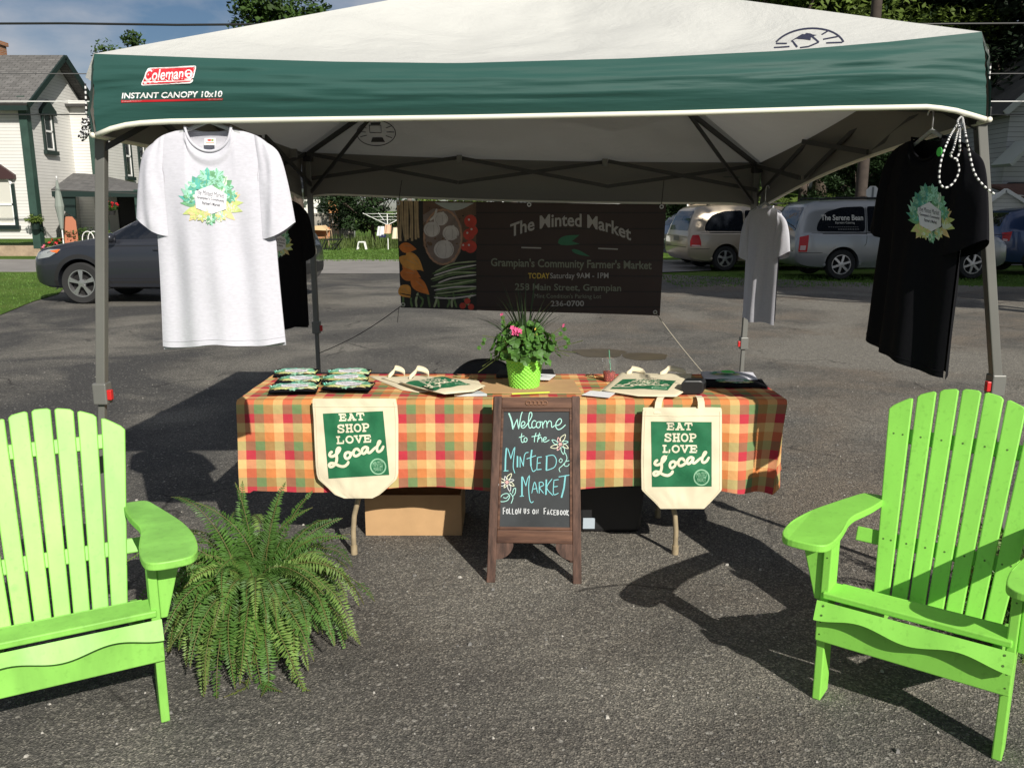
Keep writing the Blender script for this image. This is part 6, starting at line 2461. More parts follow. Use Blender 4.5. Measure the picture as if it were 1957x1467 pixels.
ck([[(430, 322), (425, 360), (432, 385), (446, 378)], [(412, 350), (446, 340)], [(456, 350), (445, 365), (452, 382), (465, 375), (466, 358), (456, 350)],
    [(530, 318), (520, 350), (518, 382)], [(500, 345), (562, 334)], [(555, 318), (545, 350), (540, 382)], [(545, 364), (560, 348), (570, 358), (572, 382)],
    [(580, 368), (598, 362), (600, 350), (588, 350), (580, 365), (585, 380), (600, 380), (622, 368)]], 1.5, MI)
thick([[(322, 425), (316, 500), (314, 583)], [(400, 480), (399, 558)], [(500, 438), (492, 500), (494, 550)], [(605, 482), (602, 580)], [(431, 625), (431, 760)], [(602, 646), (599, 750)], [(735, 618), (726, 700), (708, 770)]], 1.15, TE)
ck([[(305, 585), (334, 583)], [(332, 428), (345, 470), (353, 500)], [(353, 500), (370, 440), (382, 418)], [(382, 418), (373, 500), (370, 560), (381, 600)],
    [(418, 558), (418, 485)], [(418, 485), (441, 550)], [(441, 550), (446, 490), (456, 461), (476, 454)], [(494, 550), (508, 588), (529, 576)], [(465, 500), (527, 478)],
    [(540, 490), (535, 576)], [(535, 576), (566, 573)], [(540, 490), (568, 487)], [(538, 531), (560, 528)], [(598, 482), (650, 475), (672, 510), (658, 558), (600, 582)],
    [(418, 762), (442, 760)], [(437, 628), (459, 690)], [(459, 690), (470, 640), (485, 616)], [(485, 616), (478, 700), (484, 778), (496, 806), (511, 798)],
    [(500, 740), (520, 662), (540, 738)], [(507, 712), (535, 707)], [(552, 740), (552, 664)], [(552, 664), (574, 664), (582, 684), (556, 702), (582, 740)],
    [(642, 640), (605, 702), (648, 756)], [(655, 650), (652, 746), (686, 740)], [(655, 650), (686, 645)], [(654, 696), (680, 692)], [(690, 626), (776, 611)]], 1.5, TE)
for (cx, cy, r0, r1, n, m) in ((700, 398, 20, 74, 8, YE), (326, 664, 18, 66, 8, YE)):
    for k in range(n):
        an = 2 * PI * k / n + .35
        d = .30
        q = r1 * (.85 + .2 * math.sin(k * 2.3))
        a.stroke([Zc(cx + r0 * math.cos(an - d * .6), cy + r0 * math.sin(an - d * .6)), Zc(cx + q * .6 * math.cos(an - d), cy + q * .6 * math.sin(an - d)),
                  Zc(cx + q * math.cos(an + .12), cy + q * math.sin(an + .12)), Zc(cx + q * .62 * math.cos(an + d), cy + q * .62 * math.sin(an + d)),
                  Zc(cx + r0 * math.cos(an + d * .6), cy + r0 * math.sin(an + d * .6))], 1.25, (YE, MI, PK_)[k % 3] if cx > 500 else (YE, WH)[k % 2], 0)
    for k in range(6):
        an = k * 1.05
        a.stroke([Zc(cx, cy), Zc(cx + 12 * math.cos(an), cy + 12 * math.sin(an))], 1.6, PK_, 1, False)
ck([[(733, 455), (746, 500), (716, 545), (692, 568), (698, 592)], [(690, 515), (702, 498), (714, 510), (704, 526), (692, 518)], [(725, 545), (738, 520), (770, 515), (757, 545), (738, 552), (722, 538)]], 1.2, MI)
ck([[(345, 735), (368, 770), (355, 812)], [(270, 795), (290, 755), (325, 742), (345, 760), (330, 790), (295, 800), (270, 795)], [(300, 770), (320, 775), (340, 755)], [(365, 740), (372, 712), (386, 706), (384, 738), (370, 760)]], 1.3, MI)
CAPS = {'F': [[(0, 0), (0, 1), (.7, 1)], [(0, .52), (.55, .52)]], 'O': [[(.4 + .4 * math.cos(2 * PI * k / 10), .45 + .45 * math.sin(2 * PI * k / 10)) for k in range(11)]],
        'L': [[(0, 1), (0, 0), (.6, 0)]], 'W': [[(0, 1), (.25, 0), (.5, .8), (.75, 0), (1, 1)]], 'U': [[(0, 1), (0, .3), (.3, 0), (.6, .3), (.65, 1)]],
        'S': [[(.7, .9), (.3, 1), (.1, .75), (.6, .4), (.6, .1), (.05, .05)]], 'N': [[(0, 0), (0, 1), (.7, 0), (.7, 1)]], 'A': [[(0, 0), (.35, 1), (.7, 0)], [(.15, .35), (.55, .35)]],
        'C': [[(.7, .9), (.3, 1), (0, .5), (.3, 0), (.7, .1)]], 'E': [[(.65, 1), (0, 1), (0, 0), (.65, 0)], [(0, .5), (.5, .5)]],
        'B': [[(0, 0), (0, 1), (.5, .9), (.5, .6), (0, .52), (.6, .4), (.6, .1), (0, 0)]], 'K': [[(0, 1), (0, 0)], [(.6, 1), (0, .45), (.7, 0)]]}
def caps(word, x0, x1, y0, y1, h):
    n = len(word)
    for i, ch in enumerate(word):
        for st in CAPS[ch]:
            xx = lerp(x0, x1, i / n)
            yy = lerp(y0, y1, i / n) + rg.normal() * 1.5
            hh = h * (1.2 if i == 0 else 1)
            a.stroke([Zc(xx + q[0] * (x1 - x0) / n * .78, yy - q[1] * hh) for q in st], 1.5, WH, 0, False)
caps('FOLLOW', 300, 428, 886, 884, 36)
caps('US', 446, 492, 885, 883, 30)
caps('ON', 506, 556, 885, 885, 28)
caps('FACEBOOK', 586, 768, 888, 896, 34)
a.lay('chalk_lettering', [mat('chalk_teal', (.22, .58, .60), .9), mat('chalk_mint', (.40, .74, .64), .9), mat('chalk_white', (.62, .64, .64), .9), mat('chalk_pink', (.75, .45, .42), .9), mat('chalk_yellow', (.72, .74, .52), .9)],
      board, pmb, 20, .0002, .0006)
a = Art()
for k in range(60):                                     # smears of rubbed out chalk
    x, y = rg.uniform(300, 770), rg.uniform(560, 990)
    an, L = rg.uniform(-.5, .5), rg.uniform(8, 40)
    a.stroke([Zc(x, y), Zc(x + L * .5, y + L * .3 * an), Zc(x + L, y + L * an)], rg.uniform(.3, .8), 0, 0)
a.lay('chalk_dust', [mat('chalk_dust', (.060, .064, .064), .9)], board, pmb, 20, .0001, .0004)

# ================================================================== ADIRONDACK CHAIRS
def mat_lime(name, c, v, knots):
    m = mat(name, c, .46, spec=.35, var=v, vscale=6, bump=.3, bscale=30, bdist=.0018, stretch=(1, 1, .22))
    t = m.node_tree
    bs = t.nodes['Principled BSDF']
    src = bs.inputs['Base Color'].links[0].from_socket
    co = N(t, 'ShaderNodeTexCoord')
    vo = N(t, 'ShaderNodeTexVoronoi')
    vo.inputs['Scale'].default_value = 7.5
    t.links.new(co.outputs['Object'], vo.inputs['Vector'])
    r = N(t, 'ShaderNodeValToRGB')
    r.color_ramp.elements[0].position, r.color_ramp.elements[1].position = .04, .13
    r.color_ramp.elements[0].color = (knots, knots, knots, 1)
    r.color_ramp.elements[1].color = (0, 0, 0, 1)
    t.links.new(vo.outputs['Distance'], r.inputs['Fac'])
    n2 = N(t, 'ShaderNodeTexNoise')
    n2.inputs['Scale'].default_value = 55
    n2.inputs['Detail'].default_value = 5
    t.links.new(co.outputs['Object'], n2.inputs['Vector'])
    r2 = N(t, 'ShaderNodeValToRGB')
    r2.color_ramp.elements[0].position, r2.color_ramp.elements[1].position = .30, .42
    r2.color_ramp.elements[0].color = (.35, .35, .35, 1)
    r2.color_ramp.elements[1].color = (0, 0, 0, 1)
    t.links.new(n2.outputs['Fac'], r2.inputs['Fac'])
    ad = N(t, 'ShaderNodeMath', operation='ADD')
    t.links.new(r.outputs['Color'], ad.inputs[0])
    t.links.new(r2.outputs['Color'], ad.inputs[1])
    mm = N(t, 'ShaderNodeMix', data_type='RGBA')
    mm.inputs['B'].default_value = c4(tuple(x * .62 for x in c))
    t.links.new(ad.outputs[0], mm.inputs['Factor'])
    t.links.new(src, mm.inputs['A'])
    t.links.new(mm.outputs['Result'], bs.inputs['Base Color'])
    return m
M_LIME_A = mat_lime('lime_paint_weathered', (.245, .565, .098), .24, .55)
M_LIME_B = mat_lime('lime_paint_smooth', (.255, .635, .088), .09, .12)
M_SCREW = mat('screw_hole', (.06, .13, .02), .7)
def adirondack(label, loc, fwd, m, screws, seed, L=.82, lean_deg=21):
    rz = math.atan2(fwd.y, fwd.x) - PI / 2            # local +y = the way the chair faces
    t = thing('adirondack_chair', label, 'chair', (loc.x, loc.y, 0), rz, 'lime green adirondack chairs')
    r_ = np.random.default_rng(seed)
    BV = .004
    def part(b, name):
        return b.build(name, m, t, bevel=BV, segs=2)
    for s_ in (-1, 1):
        b = MB()                                      # front leg: a broad board seen edge on
        b.box((s_ * .272, -.045, .287), (.028, .09, .574))
        lg = part(b, 'front_leg')
        if screws:
            a = Art()
            for z in (.36, .33, .25, .545, .52):
                a.disc(0, z, .0028, 0, 0, 8)
            a.lay('screw_holes', [M_SCREW], lg, lambda x, y, l: Vector((s_ * .272 + x, l, y)), 1, world=False)
        b = MB()                                      # arm bracket outside the leg
        b.prism([(s_ * .287, -.012, .572), (s_ * .365, -.012, .572), (s_ * .335, -.012, .46), (s_ * .308, -.012, .36), (s_ * .287, -.012, .36)], (0, -.022, 0))
        part(b, 'arm_bracket')
        # side rail running down to the ground at the back
        b = MB()
        b.prism([(s_ * .243, .0, .350), (s_ * .243, .0, .25), (s_ * .243, -.72, .0), (s_ * .243, -.86, .0), (s_ * .243, -.86, .06), (s_ * .243, -.45, .25)], (-s_ * .026, 0, 0))
        part(b, 'side_rail')
        # arm: waisted paddle
        out = [(.235, -.60), (.275, -.62), (.318, -.60), (.345, -.50), (.372, -.38), (.400, -.24), (.414, -.10), (.412, .02), (.398, .085), (.370, .115), (.30, .118), (.262, .105),
               (.245, .07), (.242, -.02), (.252, -.12), (.262, -.20), (.262, -.28), (.250, -.36), (.238, -.46)]
        P = []
        for i in range(len(out)):
            p0, p1, p2, p3 = [Vector(out[(i + k) % len(out)]) for k in (-1, 0, 1, 2)]
            for k in range(4):
                q = k / 4
                P.append(.5 * ((2 * p1) + (p2 - p0) * q + (2 * p0 - 5 * p1 + 4 * p2 - p3) * q * q + (3 * p1 - p0 - 3 * p2 + p3) * q ** 3))
        b = MB()
        b.prism([(s_ * p.x, p.y, .576 - .060 * max(0, -p.y - .05)) for p in P], (0, 0, .026))
        part(b, 'armrest')
    # front apron and scalloped seat board
    b = MB()
    b.box((0, .0115, .278), (.572, .021, .098))
    ap = part(b, 'apron')
    if screws:
        a = Art()
        for s_ in (-1, 1):
            for z in (.30, .255):
                a.disc(s_ * .272, z, .003, 0, 0, 8)
        a.lay('screw_holes', [M_SCREW], ap, lambda x, y, l: Vector((x, .022 + l, y)), 1, world=False)
    b = MB()
    K = 40
    top, low = [], []
    for k in range(K + 1):
        u = k / K
        x = lerp(-.286, .286, u)
        wv = .026 * (1 - math.cos(4 * PI * u)) / 2
        top.append((x, .030, .378))
        low.append((x, .058, .318 + wv))
    vs = top + low + [(x, y - .02, z - .010) for x, y, z in top] + [(x, y - .02, z - .008) for x, y, z in low]
    n = K + 1
    fs = []
    for k in range(K):
        fs += [(k, k + 1, n + k + 1, n + k), (2 * n + k, 2 * n + k + 1, 3 * n + k + 1, 3 * n + k), (k, k + 1, 2 * n + k + 1, 2 * n + k), (n + k, n + k + 1, 3 * n + k + 1, 3 * n + k)]
    fs += [(0, n, 3 * n, 2 * n), (K, n + K, 3 * n + K, 2 * n + K)]
    b.add(vs, fs)
    sb = b.build('front_seat_board', m, t, smooth=True, autosmooth=35)
    if screws:
        a = Art()
        for s_ in (-1, 1):
            for z in (.366, .338):
                a.disc(s_ * .262, z, .0035, 0, 0, 8)
        a.lay('screw_holes', [M_SCREW], sb, lambda x, y, l: Vector((x, lerp(.030, .058, (.378 - y) / .06) + l * 3, y)), 1, world=False)
    for k in range(5):
        w = .55 if k == 0 else .485
        b = MB()
        if k == 0:
            b.box((0, -.036, .392), (w, .094, .022), Matrix.Rotation(-.06, 3, 'X'))
        else:
            b.box((0, -.075 - .088 * k + .03, .372 - .042 * (k - 1)), (w, .086, .022), Matrix.Rotation(.44, 3, 'X'))
        part(b, 'seat_slat')
    # fanned back
    b0 = Vector((0, -.425, .19))
    lean = R(lean_deg)
    ax = Vector((0, -math.sin(lean), math.cos(lean)))
    nf = Vector((0, math.cos(lean), math.sin(lean)))
    def bp(x, s_, d=0):
        return b0 + ax * s_ + nf * d + Vector((x, 0, 0))
    n = 7
    for k in range(n):
        c0 = (k - 3) * .0595
        c1 = (k - 3) * .0735
        w0, w1 = .0525, .0625
        if abs(k - 3) == 3:
            w1 = .078
            c1 += (1 if k > 3 else -1) * .010
        def topz(x):
            return L + .048 - .105 * (abs(x) / .27) ** 2.0
        pl, pr = c1 - w1 / 2, c1 + w1 / 2
        pts = [(c0 - w0 / 2, 0), (c0 + w0 / 2, 0)]
        for i in range(7):
            x = lerp(pr, pl, i / 6)
            rd = .012 * (max(0, abs(i - 3) - 2)) ** 2
            pts.append((x, topz(x) - rd * .5))
        b = MB()
        b.prism([bp(x, s_) for x, s_ in pts], nf * .018)
        sl = part(b, 'back_slat')
        if screws:
            a = Art()
            for s_, wd in ((.26, 1), (.66, 1)):
                q = s_ / L
                cx, wd = lerp(c0, c1, q), lerp(w0, w1, q)
                for dx in ((-.22, .22) if abs(k - 3) == 3 else (0,)):
                    a.disc(cx + dx * wd, s_, .0036, 0, 0, 8)
            a.lay('screw_holes', [M_SCREW], sl, lambda x, y, l: bp(x, y, .018 + l), 1, world=False)
    for s_, w, nm in ((.26, .62, 'arm_rail'), (.66, .45, 'top_rail'), (.03, .40, 'base_rail')):
        b = MB()
        c = bp(0, s_, -.013)
        b.box(c, (w, .024, .055), Matrix.Rotation(lean, 3, 'X'))
        part(b, nm)
    return t
fR = Vector((-.598, -.801, 0))
adirondack('lime green adirondack chair with visible screw holes at the right, its left arm whole', Vector((1.263, 2.436, 0)), fR, M_LIME_B, True, 1, .815, 21)
fL = Vector((.475, -.88, 0))
adirondack('lime green adirondack chair with knotty slats at the left beside the big fern', Vector((-1.378, 2.340, 0)), fL, M_LIME_A, False, 2, .755, 22)

# ================================================================== FERNS
M_FERN = mat('fern_green', (.078, .175, .030), .55, var=.45, vscale=5, trans=.25)
M_FERN2 = mat('fern_light', (.17, .27, .06), .55, var=.35, vscale=5, trans=.25)
M_FBRN = mat('fern_brown', (.30, .17, .06), .8, var=.3, vscale=9)
def fern(label, loc, sc, seed, nf=120, ups=(), pot_h=.24):
    rg = np.random.default_rng(seed)
    t = thing('fern', label, 'fern', loc)
    b = MB()
    b.lathe([(0, 0), (.10, 0), (.135, pot_h - .03), (.12, pot_h - .03), (0, pot_h - .05)], n=24)
    b.build('pot', M_BLACKP, t, smooth=True, autosmooth=40)
    fo, st_ = MB(), MB()
    def frond(an, el, L, droop, mi, start=None):
        K = 22
        p = Vector((.05 * math.cos(an), .05 * math.sin(an), pot_h)) if start is None else start
        d = Vector((math.cos(an) * math.cos(el), math.sin(an) * math.cos(el), math.sin(el)))
        pts = [p]
        tw = rg.normal() * .75
        for i in range(K):
            pts.append(pts[-1] + d * (L / K))
            d = d + Vector((math.sin(an) * tw / K, -math.cos(an) * tw / K, -droop / K * (1 + .8 * i / K)))
            d.normalize()
            if pts[-1].z < .012:
                pts[-1].z = .012
                d.z = max(d.z, .0)
        st_.tube(pts[::2], .0014, 4, cap=False)
        side0 = None
        roll = rg.normal() * .55
        for i in range(2, K * 2):
            q = i / (K * 2)
            f_ = q * K
            i0 = min(K - 1, int(f_))
            c = lerp(pts[i0], pts[i0 + 1], f_ - i0)
            tg = (pts[i0 + 1] - pts[i0])
            if tg.length < 1e-6:
                continue
            tg.normalize()
            sd = tg.cross(Vector((0, 0, 1)))
            if sd.length < .15:
                sd = Vector((-math.sin(an), math.cos(an), 0))
            if abs(tg.z) > .72:
                sd = lerp(sd.normalized(), Vector((1, .15, 0)) * (1 if sd.x >= 0 else -1), .8)
                sd = sd - tg * sd.dot(tg)
            sd.normalize()
            nr = sd.cross(tg)
            ll = .046 * sc * min(1, q * 5 + .25) * (1 - q ** 2.4) ** .8 * rg.uniform(.85, 1.1)
            w = .0098 * sc * (.7 + .3 * (1 - q))
            for s_ in (-1, 1):
                dd = (sd * s_ * math.cos(roll * s_) + nr * (math.sin(roll * s_) - .12) + tg * .22 + Vector(tuple(rg.normal(size=3) * .12))).normalized()
                e = c + dd * ll
                m_ = c + dd * ll * .45 + nr * ll * .07
                fo.add([c - tg * w * .35, m_ - tg * w * .55, e, m_ + tg * w * .5], [(0, 1, 2, 3)], mi)
    for k in range(nf):
        an = rg.uniform(0, 2 * PI)
        el = rg.uniform(.0, 1.3)
        L = rg.uniform(.28, .52) * sc
        frond(an, el, L, rg.uniform(1.3, 3.2), 1 if rg.random() < .28 else 0)
    for (an, el, L, dr) in ups:
        frond(an, el, L * sc * .80, dr, 0)
    for k in range(44):
        an = rg.uniform(0, 2 * PI)
        frond(an, rg.uniform(.1, .6), rg.uniform(.15, .3) * sc, 1.5, 2 if k % 3 == 0 else 1)
    fo.build('fronds', [M_FERN, M_FERN2, M_FBRN], t, recalc=False)
    st_.build('stems', mat('fern_stem', (.12, .11, .03), .7), t)
    return t
g = gnd(497, 1235)
fern('large boston fern in a pot between the left chair and the table', (g.x, g.y, 0), 1.0, 5, 215,
     ups=((1.4, 1.35, .50, .45), (1.6, 1.45, .48, .35), (1.0, 1.2, .5, .5), (1.9, 1.3, .50, .5), (2.2, 1.2, .52, .6), (.45, .85, .46, .75), (.75, .95, .48, .65), (2.7, 1.0, .48, .6), (1.75, 1.38, .52, .4),
          (1.2, 1.42, .44, .3), (-.9, .5, .55, 1.6), (-.5, .45, .52, 1.4), (-1.9, .7, .56, 1.9), (-1.3, .75, .6, 1.9)))
q = gnd(1990, 1240)
fern('boston fern half out of view behind the right chair', (q.x, q.y + .1, 0), .95, 9, 90)

# ================================================================== SHIRTS ON HANGERS
M_HANG = mat('clear_hanger', (.42, .44, .44), .15, spec=.6)
def shirt(label, cat_loc, rz, m, hw=.205, hw2=None, L=.735, sleeve=((.235, -.30),) * 2, seed=0, amp=.012, group=None, hem_tilt=0, depth=.036, drop=None):
    t = thing('t_shirt', label, 't-shirt', cat_loc, rz, group)
    hw2 = hw2 or hw
    def halfw(v):
        s_ = v ** .8
        return lerp(hw * .92, hw, min(1, v * 6)) if v < .17 else lerp(hw, hw2, (v - .17) / .83) * (1 - .03 * math.sin(PI * v))
    def topz(u, front):
        x = abs(u)
        nk = .40
        if x < nk:
            q = math.sqrt(max(0, 1 - (x / nk) ** 2))
            return (-.004 - (.082 if front else .018) * q) * 1
        q = (x - nk) / (1 - nk)
        return -.004 - .026 * q - .020 * q ** 4
    def f(front):
        sg = 1 if front else -1
        def g(u01, v):
            u = 2 * u01 - 1
            x = u * halfw(v)
            tz = topz(u, front)
            bz = -L + hem_tilt * u - (.012 if not front else 0) + .006 * math.sin(u * 5 + seed)
            z = lerp(tz, bz, v)
            edge = (1 - abs(u) ** 3.0)
            bulge = depth * edge * (min(1, v * 4) ** .6) * (.75 + .25 * v)
            if v < .06 and abs(u) < .42:
                bulge += .010
            fd = amp * (math.sin(u * 5.2 + seed) * .7 + math.sin(u * 11 + seed * 2 + v * 1.4) * .35) * min(1, max(0, v - .12) * 2.2) * edge
            wr = .006 * nz3(x * 7 + seed, z * 5, seed) * edge
            return Vector((x, sg * (bulge + .004) + fd + wr, z))
        return g
    b = MB()
    b.grid(f(True), 64, 64, flip=True)
    b.grid(f(False), 40, 40)
    for s_ in (-1, 1):
        ex, ez = sleeve[0 if s_ < 0 else 1]
        hs_ = hw * .92
        O = [Vector((hs_ * .985, 0, topz(1, True) + .002)), Vector((lerp(hs_, ex + .045, .48), 0, topz(1, True) - .038)), Vector((lerp(hs_, ex + .045, .78), 0, ez * .55)), Vector((ex + .045, 0, ez + .018))]
        def oc(q, O=O):
            x = q * 3
            k = min(2, int(x))
            p0, p1, p2, p3 = O[max(k - 1, 0)], O[k], O[k + 1], O[min(k + 2, 3)]
            w = x - k
            return .5 * ((2 * p1) + (p2 - p0) * w + (2 * p0 - 5 * p1 + 4 * p2 - p3) * w * w + (3 * p1 - p0 - 3 * p2 + p3) * w ** 3)
        for sg in (1, -1):
            def sl(u, v, s_=s_, sg=sg, oc=oc, ez=ez):
                uu = .80
                vz = lerp(0, (abs(ez) + .018) / (L + topz(uu, True)), v)
                base = f(sg > 0)(.5 + s_ * uu / 2, vz)
                o_ = oc(v)
                x = lerp(abs(base.x), o_.x, u)
                z = lerp(base.z, o_.z, u) - .012 * math.sin(PI * u) * v
                d = abs(base.y) + .0012
                y = d * math.sqrt(max(0, 1 - u ** 2.2)) + (.006 + .010 * v) * math.sin(PI * u)
                y += (.006 * math.sin(u * 7 + v * 5 + seed) + .005 * nz3(u * 4 + seed, v * 5, s_)) * math.sin(PI * u) * (.4 + .6 * v)
                return Vector((s_ * x, sg * y, z))
            b.grid(sl, 26, 26)
    body = b.build('body', m, t, smooth=True, recalc=False)
    cb_ = MB()
    K = 26
    ring = [f(True)(lerp(.5 - .205, .5 + .205, k / K), 0) + Vector((0, .003, .004)) for k in range(K + 1)]
    ring2 = [f(False)(lerp(.5 + .205, .5 - .205, k / K), 0) + Vector((0, -.003, .004)) for k in range(K + 1)]
    pts = ring + ring2[1:-1]
    cb_.tube(pts, .0052, 8, closed=True)
    cb_.build('collar', m, t, smooth=True)
    hb_ = MB()
    hb_.tube([f(True)(k / 40, .972) + Vector((0, .0006, 0)) for k in range(41)], .0010, 4)
    for s_ in (-1, 1):
        hb_.tube([f(True)(.5 + s_ * (.49 - .10 * math.sin(PI * k / 12 * .5 + .2)), .015 + .2 * k / 12) + Vector((0, .001, 0)) for k in range(13)], .0010, 4)
    hb_.build('stitching', mat('stitch_grey', (.45, .45, .48), .9) if m is M_HEATHER else m, t)
    return t, body, f
def hanger(label, t, z_hook, group='clear plastic hangers'):
    h = thing('hanger', label, 'hanger', t.location, t.rotation_euler.z, group)
    b = MB()
    b.tube([(-.185, 0, -.055), (-.10, 0, -.018), (0, 0, .022), (.10, 0, -.018), (.185, 0, -.055)], [.005, .007, .009, .007, .005], 8)
    b.build('arms', M_HANG, h, smooth=True)
    b = MB()
    b.tube([(0, 0, .02), (0, 0, .05)] + [(.018 - .018 * math.cos(PI * k / 8), 0, .05 + z_hook + .018 * math.sin(PI * k / 8)) for k in range(9)], .003, 8)
    b.build('hook', mat('hook_steel', (.6, .6, .6), .3, metal=.9), h, smooth=True)
    return h
SG2 = 't-shirts hanging from the canopy frame'
c = at(398, 243, 3.06)
ts, body, ff = shirt('white short sleeved t-shirt with a succulent wreath print hanging at the left front leg', (c.x, 3.07, c.z), PI + .02, M_HEATHER, hw=.214, hw2=.226, L=.772, sleeve=((.240, -.345), (.238, -.33)), seed=1.0, amp=.020, group=SG2, hem_tilt=-.004)
pmS = pixmap(bvh_of([body]), 2.8)
def wmap(cx, cy, rx, ry, inner, tilt=0):
    return lambda x, y, l: inner(cx + x * rx - y * tilt, cy - y * ry, l)
wreath(True, 3).lay('print', WREATH, ts, wmap(402, 379, 57, 58, pmS), .1, .0004, .0014)
a = Art()
a.poly([(391, 264), (412, 264), (412, 277), (391, 277)], 0, 0)
a.disc(400, 268, 4, 1, 1, 10, 2)
a.disc(406, 268, 2.5, 2, 1, 10, 2)
a.stroke([(394, 273), (409, 273)], 1.4, 3, 1, False)
a.lay('neck_label', [mat('label_white', (.8, .8, .8), .7), mat('label_red', (.6, .06, .04), .7), mat('label_green', (.25, .35, .05), .7), mat('label_orange', (.75, .35, .15), .7)], ts, lambda x, y, l: at(x, y, 3.066 - l), 20)
hanger('clear plastic hanger in the white t-shirt at the left front leg', ts, .05)
c = at(1780, 262, 3.22)
tb, body, ff = shirt('black t-shirt with a succulent wreath print hanging from the right side of the canopy', (c.x, 3.22, c.z), PI / 2 + .12, M_BSH, hw=.255, hw2=.265, L=.825, sleeve=((.34, -.36), (.27, -.35)), seed=2.3, amp=.03, group=SG2, hem_tilt=.025, depth=.07)
tb.rotation_euler = (0, -.05, PI / 2 + .12)
pmB = pixmap(bvh_of([body]), 2.9)
wreath(True, 4).lay('print', WREATH, tb, wmap(1778, 411, 42, 60, pmB, 4), .12, .0004, .0016)
p = at(1736, 267, 2.99)
b = MB()
b.lathe([(0, 0), (.016, 0), (.016, .0015), (0, .002)], (0, 0, 0), 16, axis='X')
o = b.build('size_sticker', mat('neon_sticker'), tb)
o.location = rootmat(tb).inverted() @ at(1736, 267, 3.0)
o.location = Vector((-.135, .048, -.055))
o.rotation_euler = (0, 0, PI / 2)
hanger('clear plastic hanger in the black t-shirt at the right side of the canopy', tb, .03)
c = at(548, 378, 4.8)
t2_, body, ff = shirt('black t-shirt with a wreath print behind the white t-shirt at the left', (-1.33, 4.8, c.z), PI + .95, M_BSH, hw=.21, hw2=.20, L=.735, sleeve=((.235, -.32), (.235, -.32)), seed=3.7, amp=.014, group=SG2)
pmC = pixmap(bvh_of([body]), 4.8)
wreath(True, 5).lay('print', WREATH, t2_, wmap(530, 462, 27, 35, pmC), .12, .0004, .0016)
hanger('clear plastic hanger in the black t-shirt at the left rear', t2_, .10)
c = at(1462, 394, 5.5)
t3_, body, ff = shirt('pale grey t-shirt seen from its shaded side by the right rear leg', (c.x, 5.5, c.z), -PI / 2 + .27, M_HEATHER, hw=.20, hw2=.19, L=.73, sleeve=((.24, -.31), (.26, -.29)), seed=5.1, amp=.02, group=SG2)
hanger('clear plastic hanger in the pale t-shirt at the right rear', t3_, .06)
# ================================================================== VEHICLES
def paint(name, c, metal=.35, rough=.32):
    m = mat(name, c, rough, metal=metal, spec=.5, coat=.8)
    return m
M_CGLASS = mat('car_glass', (.010, .012, .016), .04, spec=.7)
M_TYRE = mat('tyre_rubber', (.018, .018, .018), .85, bump=.3, bscale=60, bdist=.004)
M_RIM = mat('alloy_rim', (.55, .55, .56), .28, metal=.85)
M_PLAST = mat('car_black_trim', (.014, .014, .015), .6)
M_TAIL = mat('tail_light_red', (.48, .008, .012), .3, spec=.3, coat=.15)
M_TAILW = mat('tail_light_clear', (.60, .40, .40), .2, coat=.2)
M_AMBER = mat('amber_light', (.75, .16, .03), .2, coat=.6)
M_HEADL = mat('head_light', (.30, .32, .32), .12, spec=.7, coat=.8)
M_SEAM = mat('panel_gap', (.006, .006, .006), .8)
M_CHROME = mat('chrome', (.75, .75, .75), .12, metal=1)
M_PLATE = mat('number_plate', (.16, .15, .12), .5)
def wheel(parent, x, y, r, w, spokes, out):
    b = MB()
    rr = r * .66
    b.lathe([(rr, -w / 2 + .01), (r * .93, -w / 2), (r, -w / 2 + .035), (r, w / 2 - .035), (r * .93, w / 2), (rr, w / 2 - .01), (rr, -w / 2 + .01)], (x, y, r), 40, axis='Y')
    ty = b.build('wheel', M_TYRE, parent, smooth=True, autosmooth=35)
    b = MB()
    yo = y + out * (w / 2 - .022)
    yi = y + out * .01
    b.lathe([(rr * 1.0, out * (w / 2 - .012)), (rr * .93, out * (w / 2 - .012)), (rr * .90, out * (w / 2 - .05)), (rr * .9, 0)], (x, y, r), 40, axis='Y')
    for k in range(spokes):
        a_ = 2 * PI * k / spokes + .3
        for d in ((-.10, .10) if spokes == 5 else (0,)):
            c0 = Vector((x + .05 * math.cos(a_), yo, r + .05 * math.sin(a_)))
            c1 = Vector((x + rr * .94 * math.cos(a_ + d), yo - out * .004, r + rr * .94 * math.sin(a_ + d)))
            b.beam(c0, c1, .05 if spokes != 5 else .036, .028, up=(0, 1, 0))
    b.lathe([(0, out * (w / 2 - .004)), (.055, out * (w / 2 - .006)), (.07, out * (w / 2 - .03)), (.07, 0)], (x, y, r), 18, axis='Y')
    b.build('rim', M_RIM, ty, smooth=True, autosmooth=30)
    b = MB()
    b.lathe([(0, out * .012), (rr * .9, out * .012)], (x, y, r), 30, axis='Y')
    b.build('hub_shade', M_SEAM, ty)
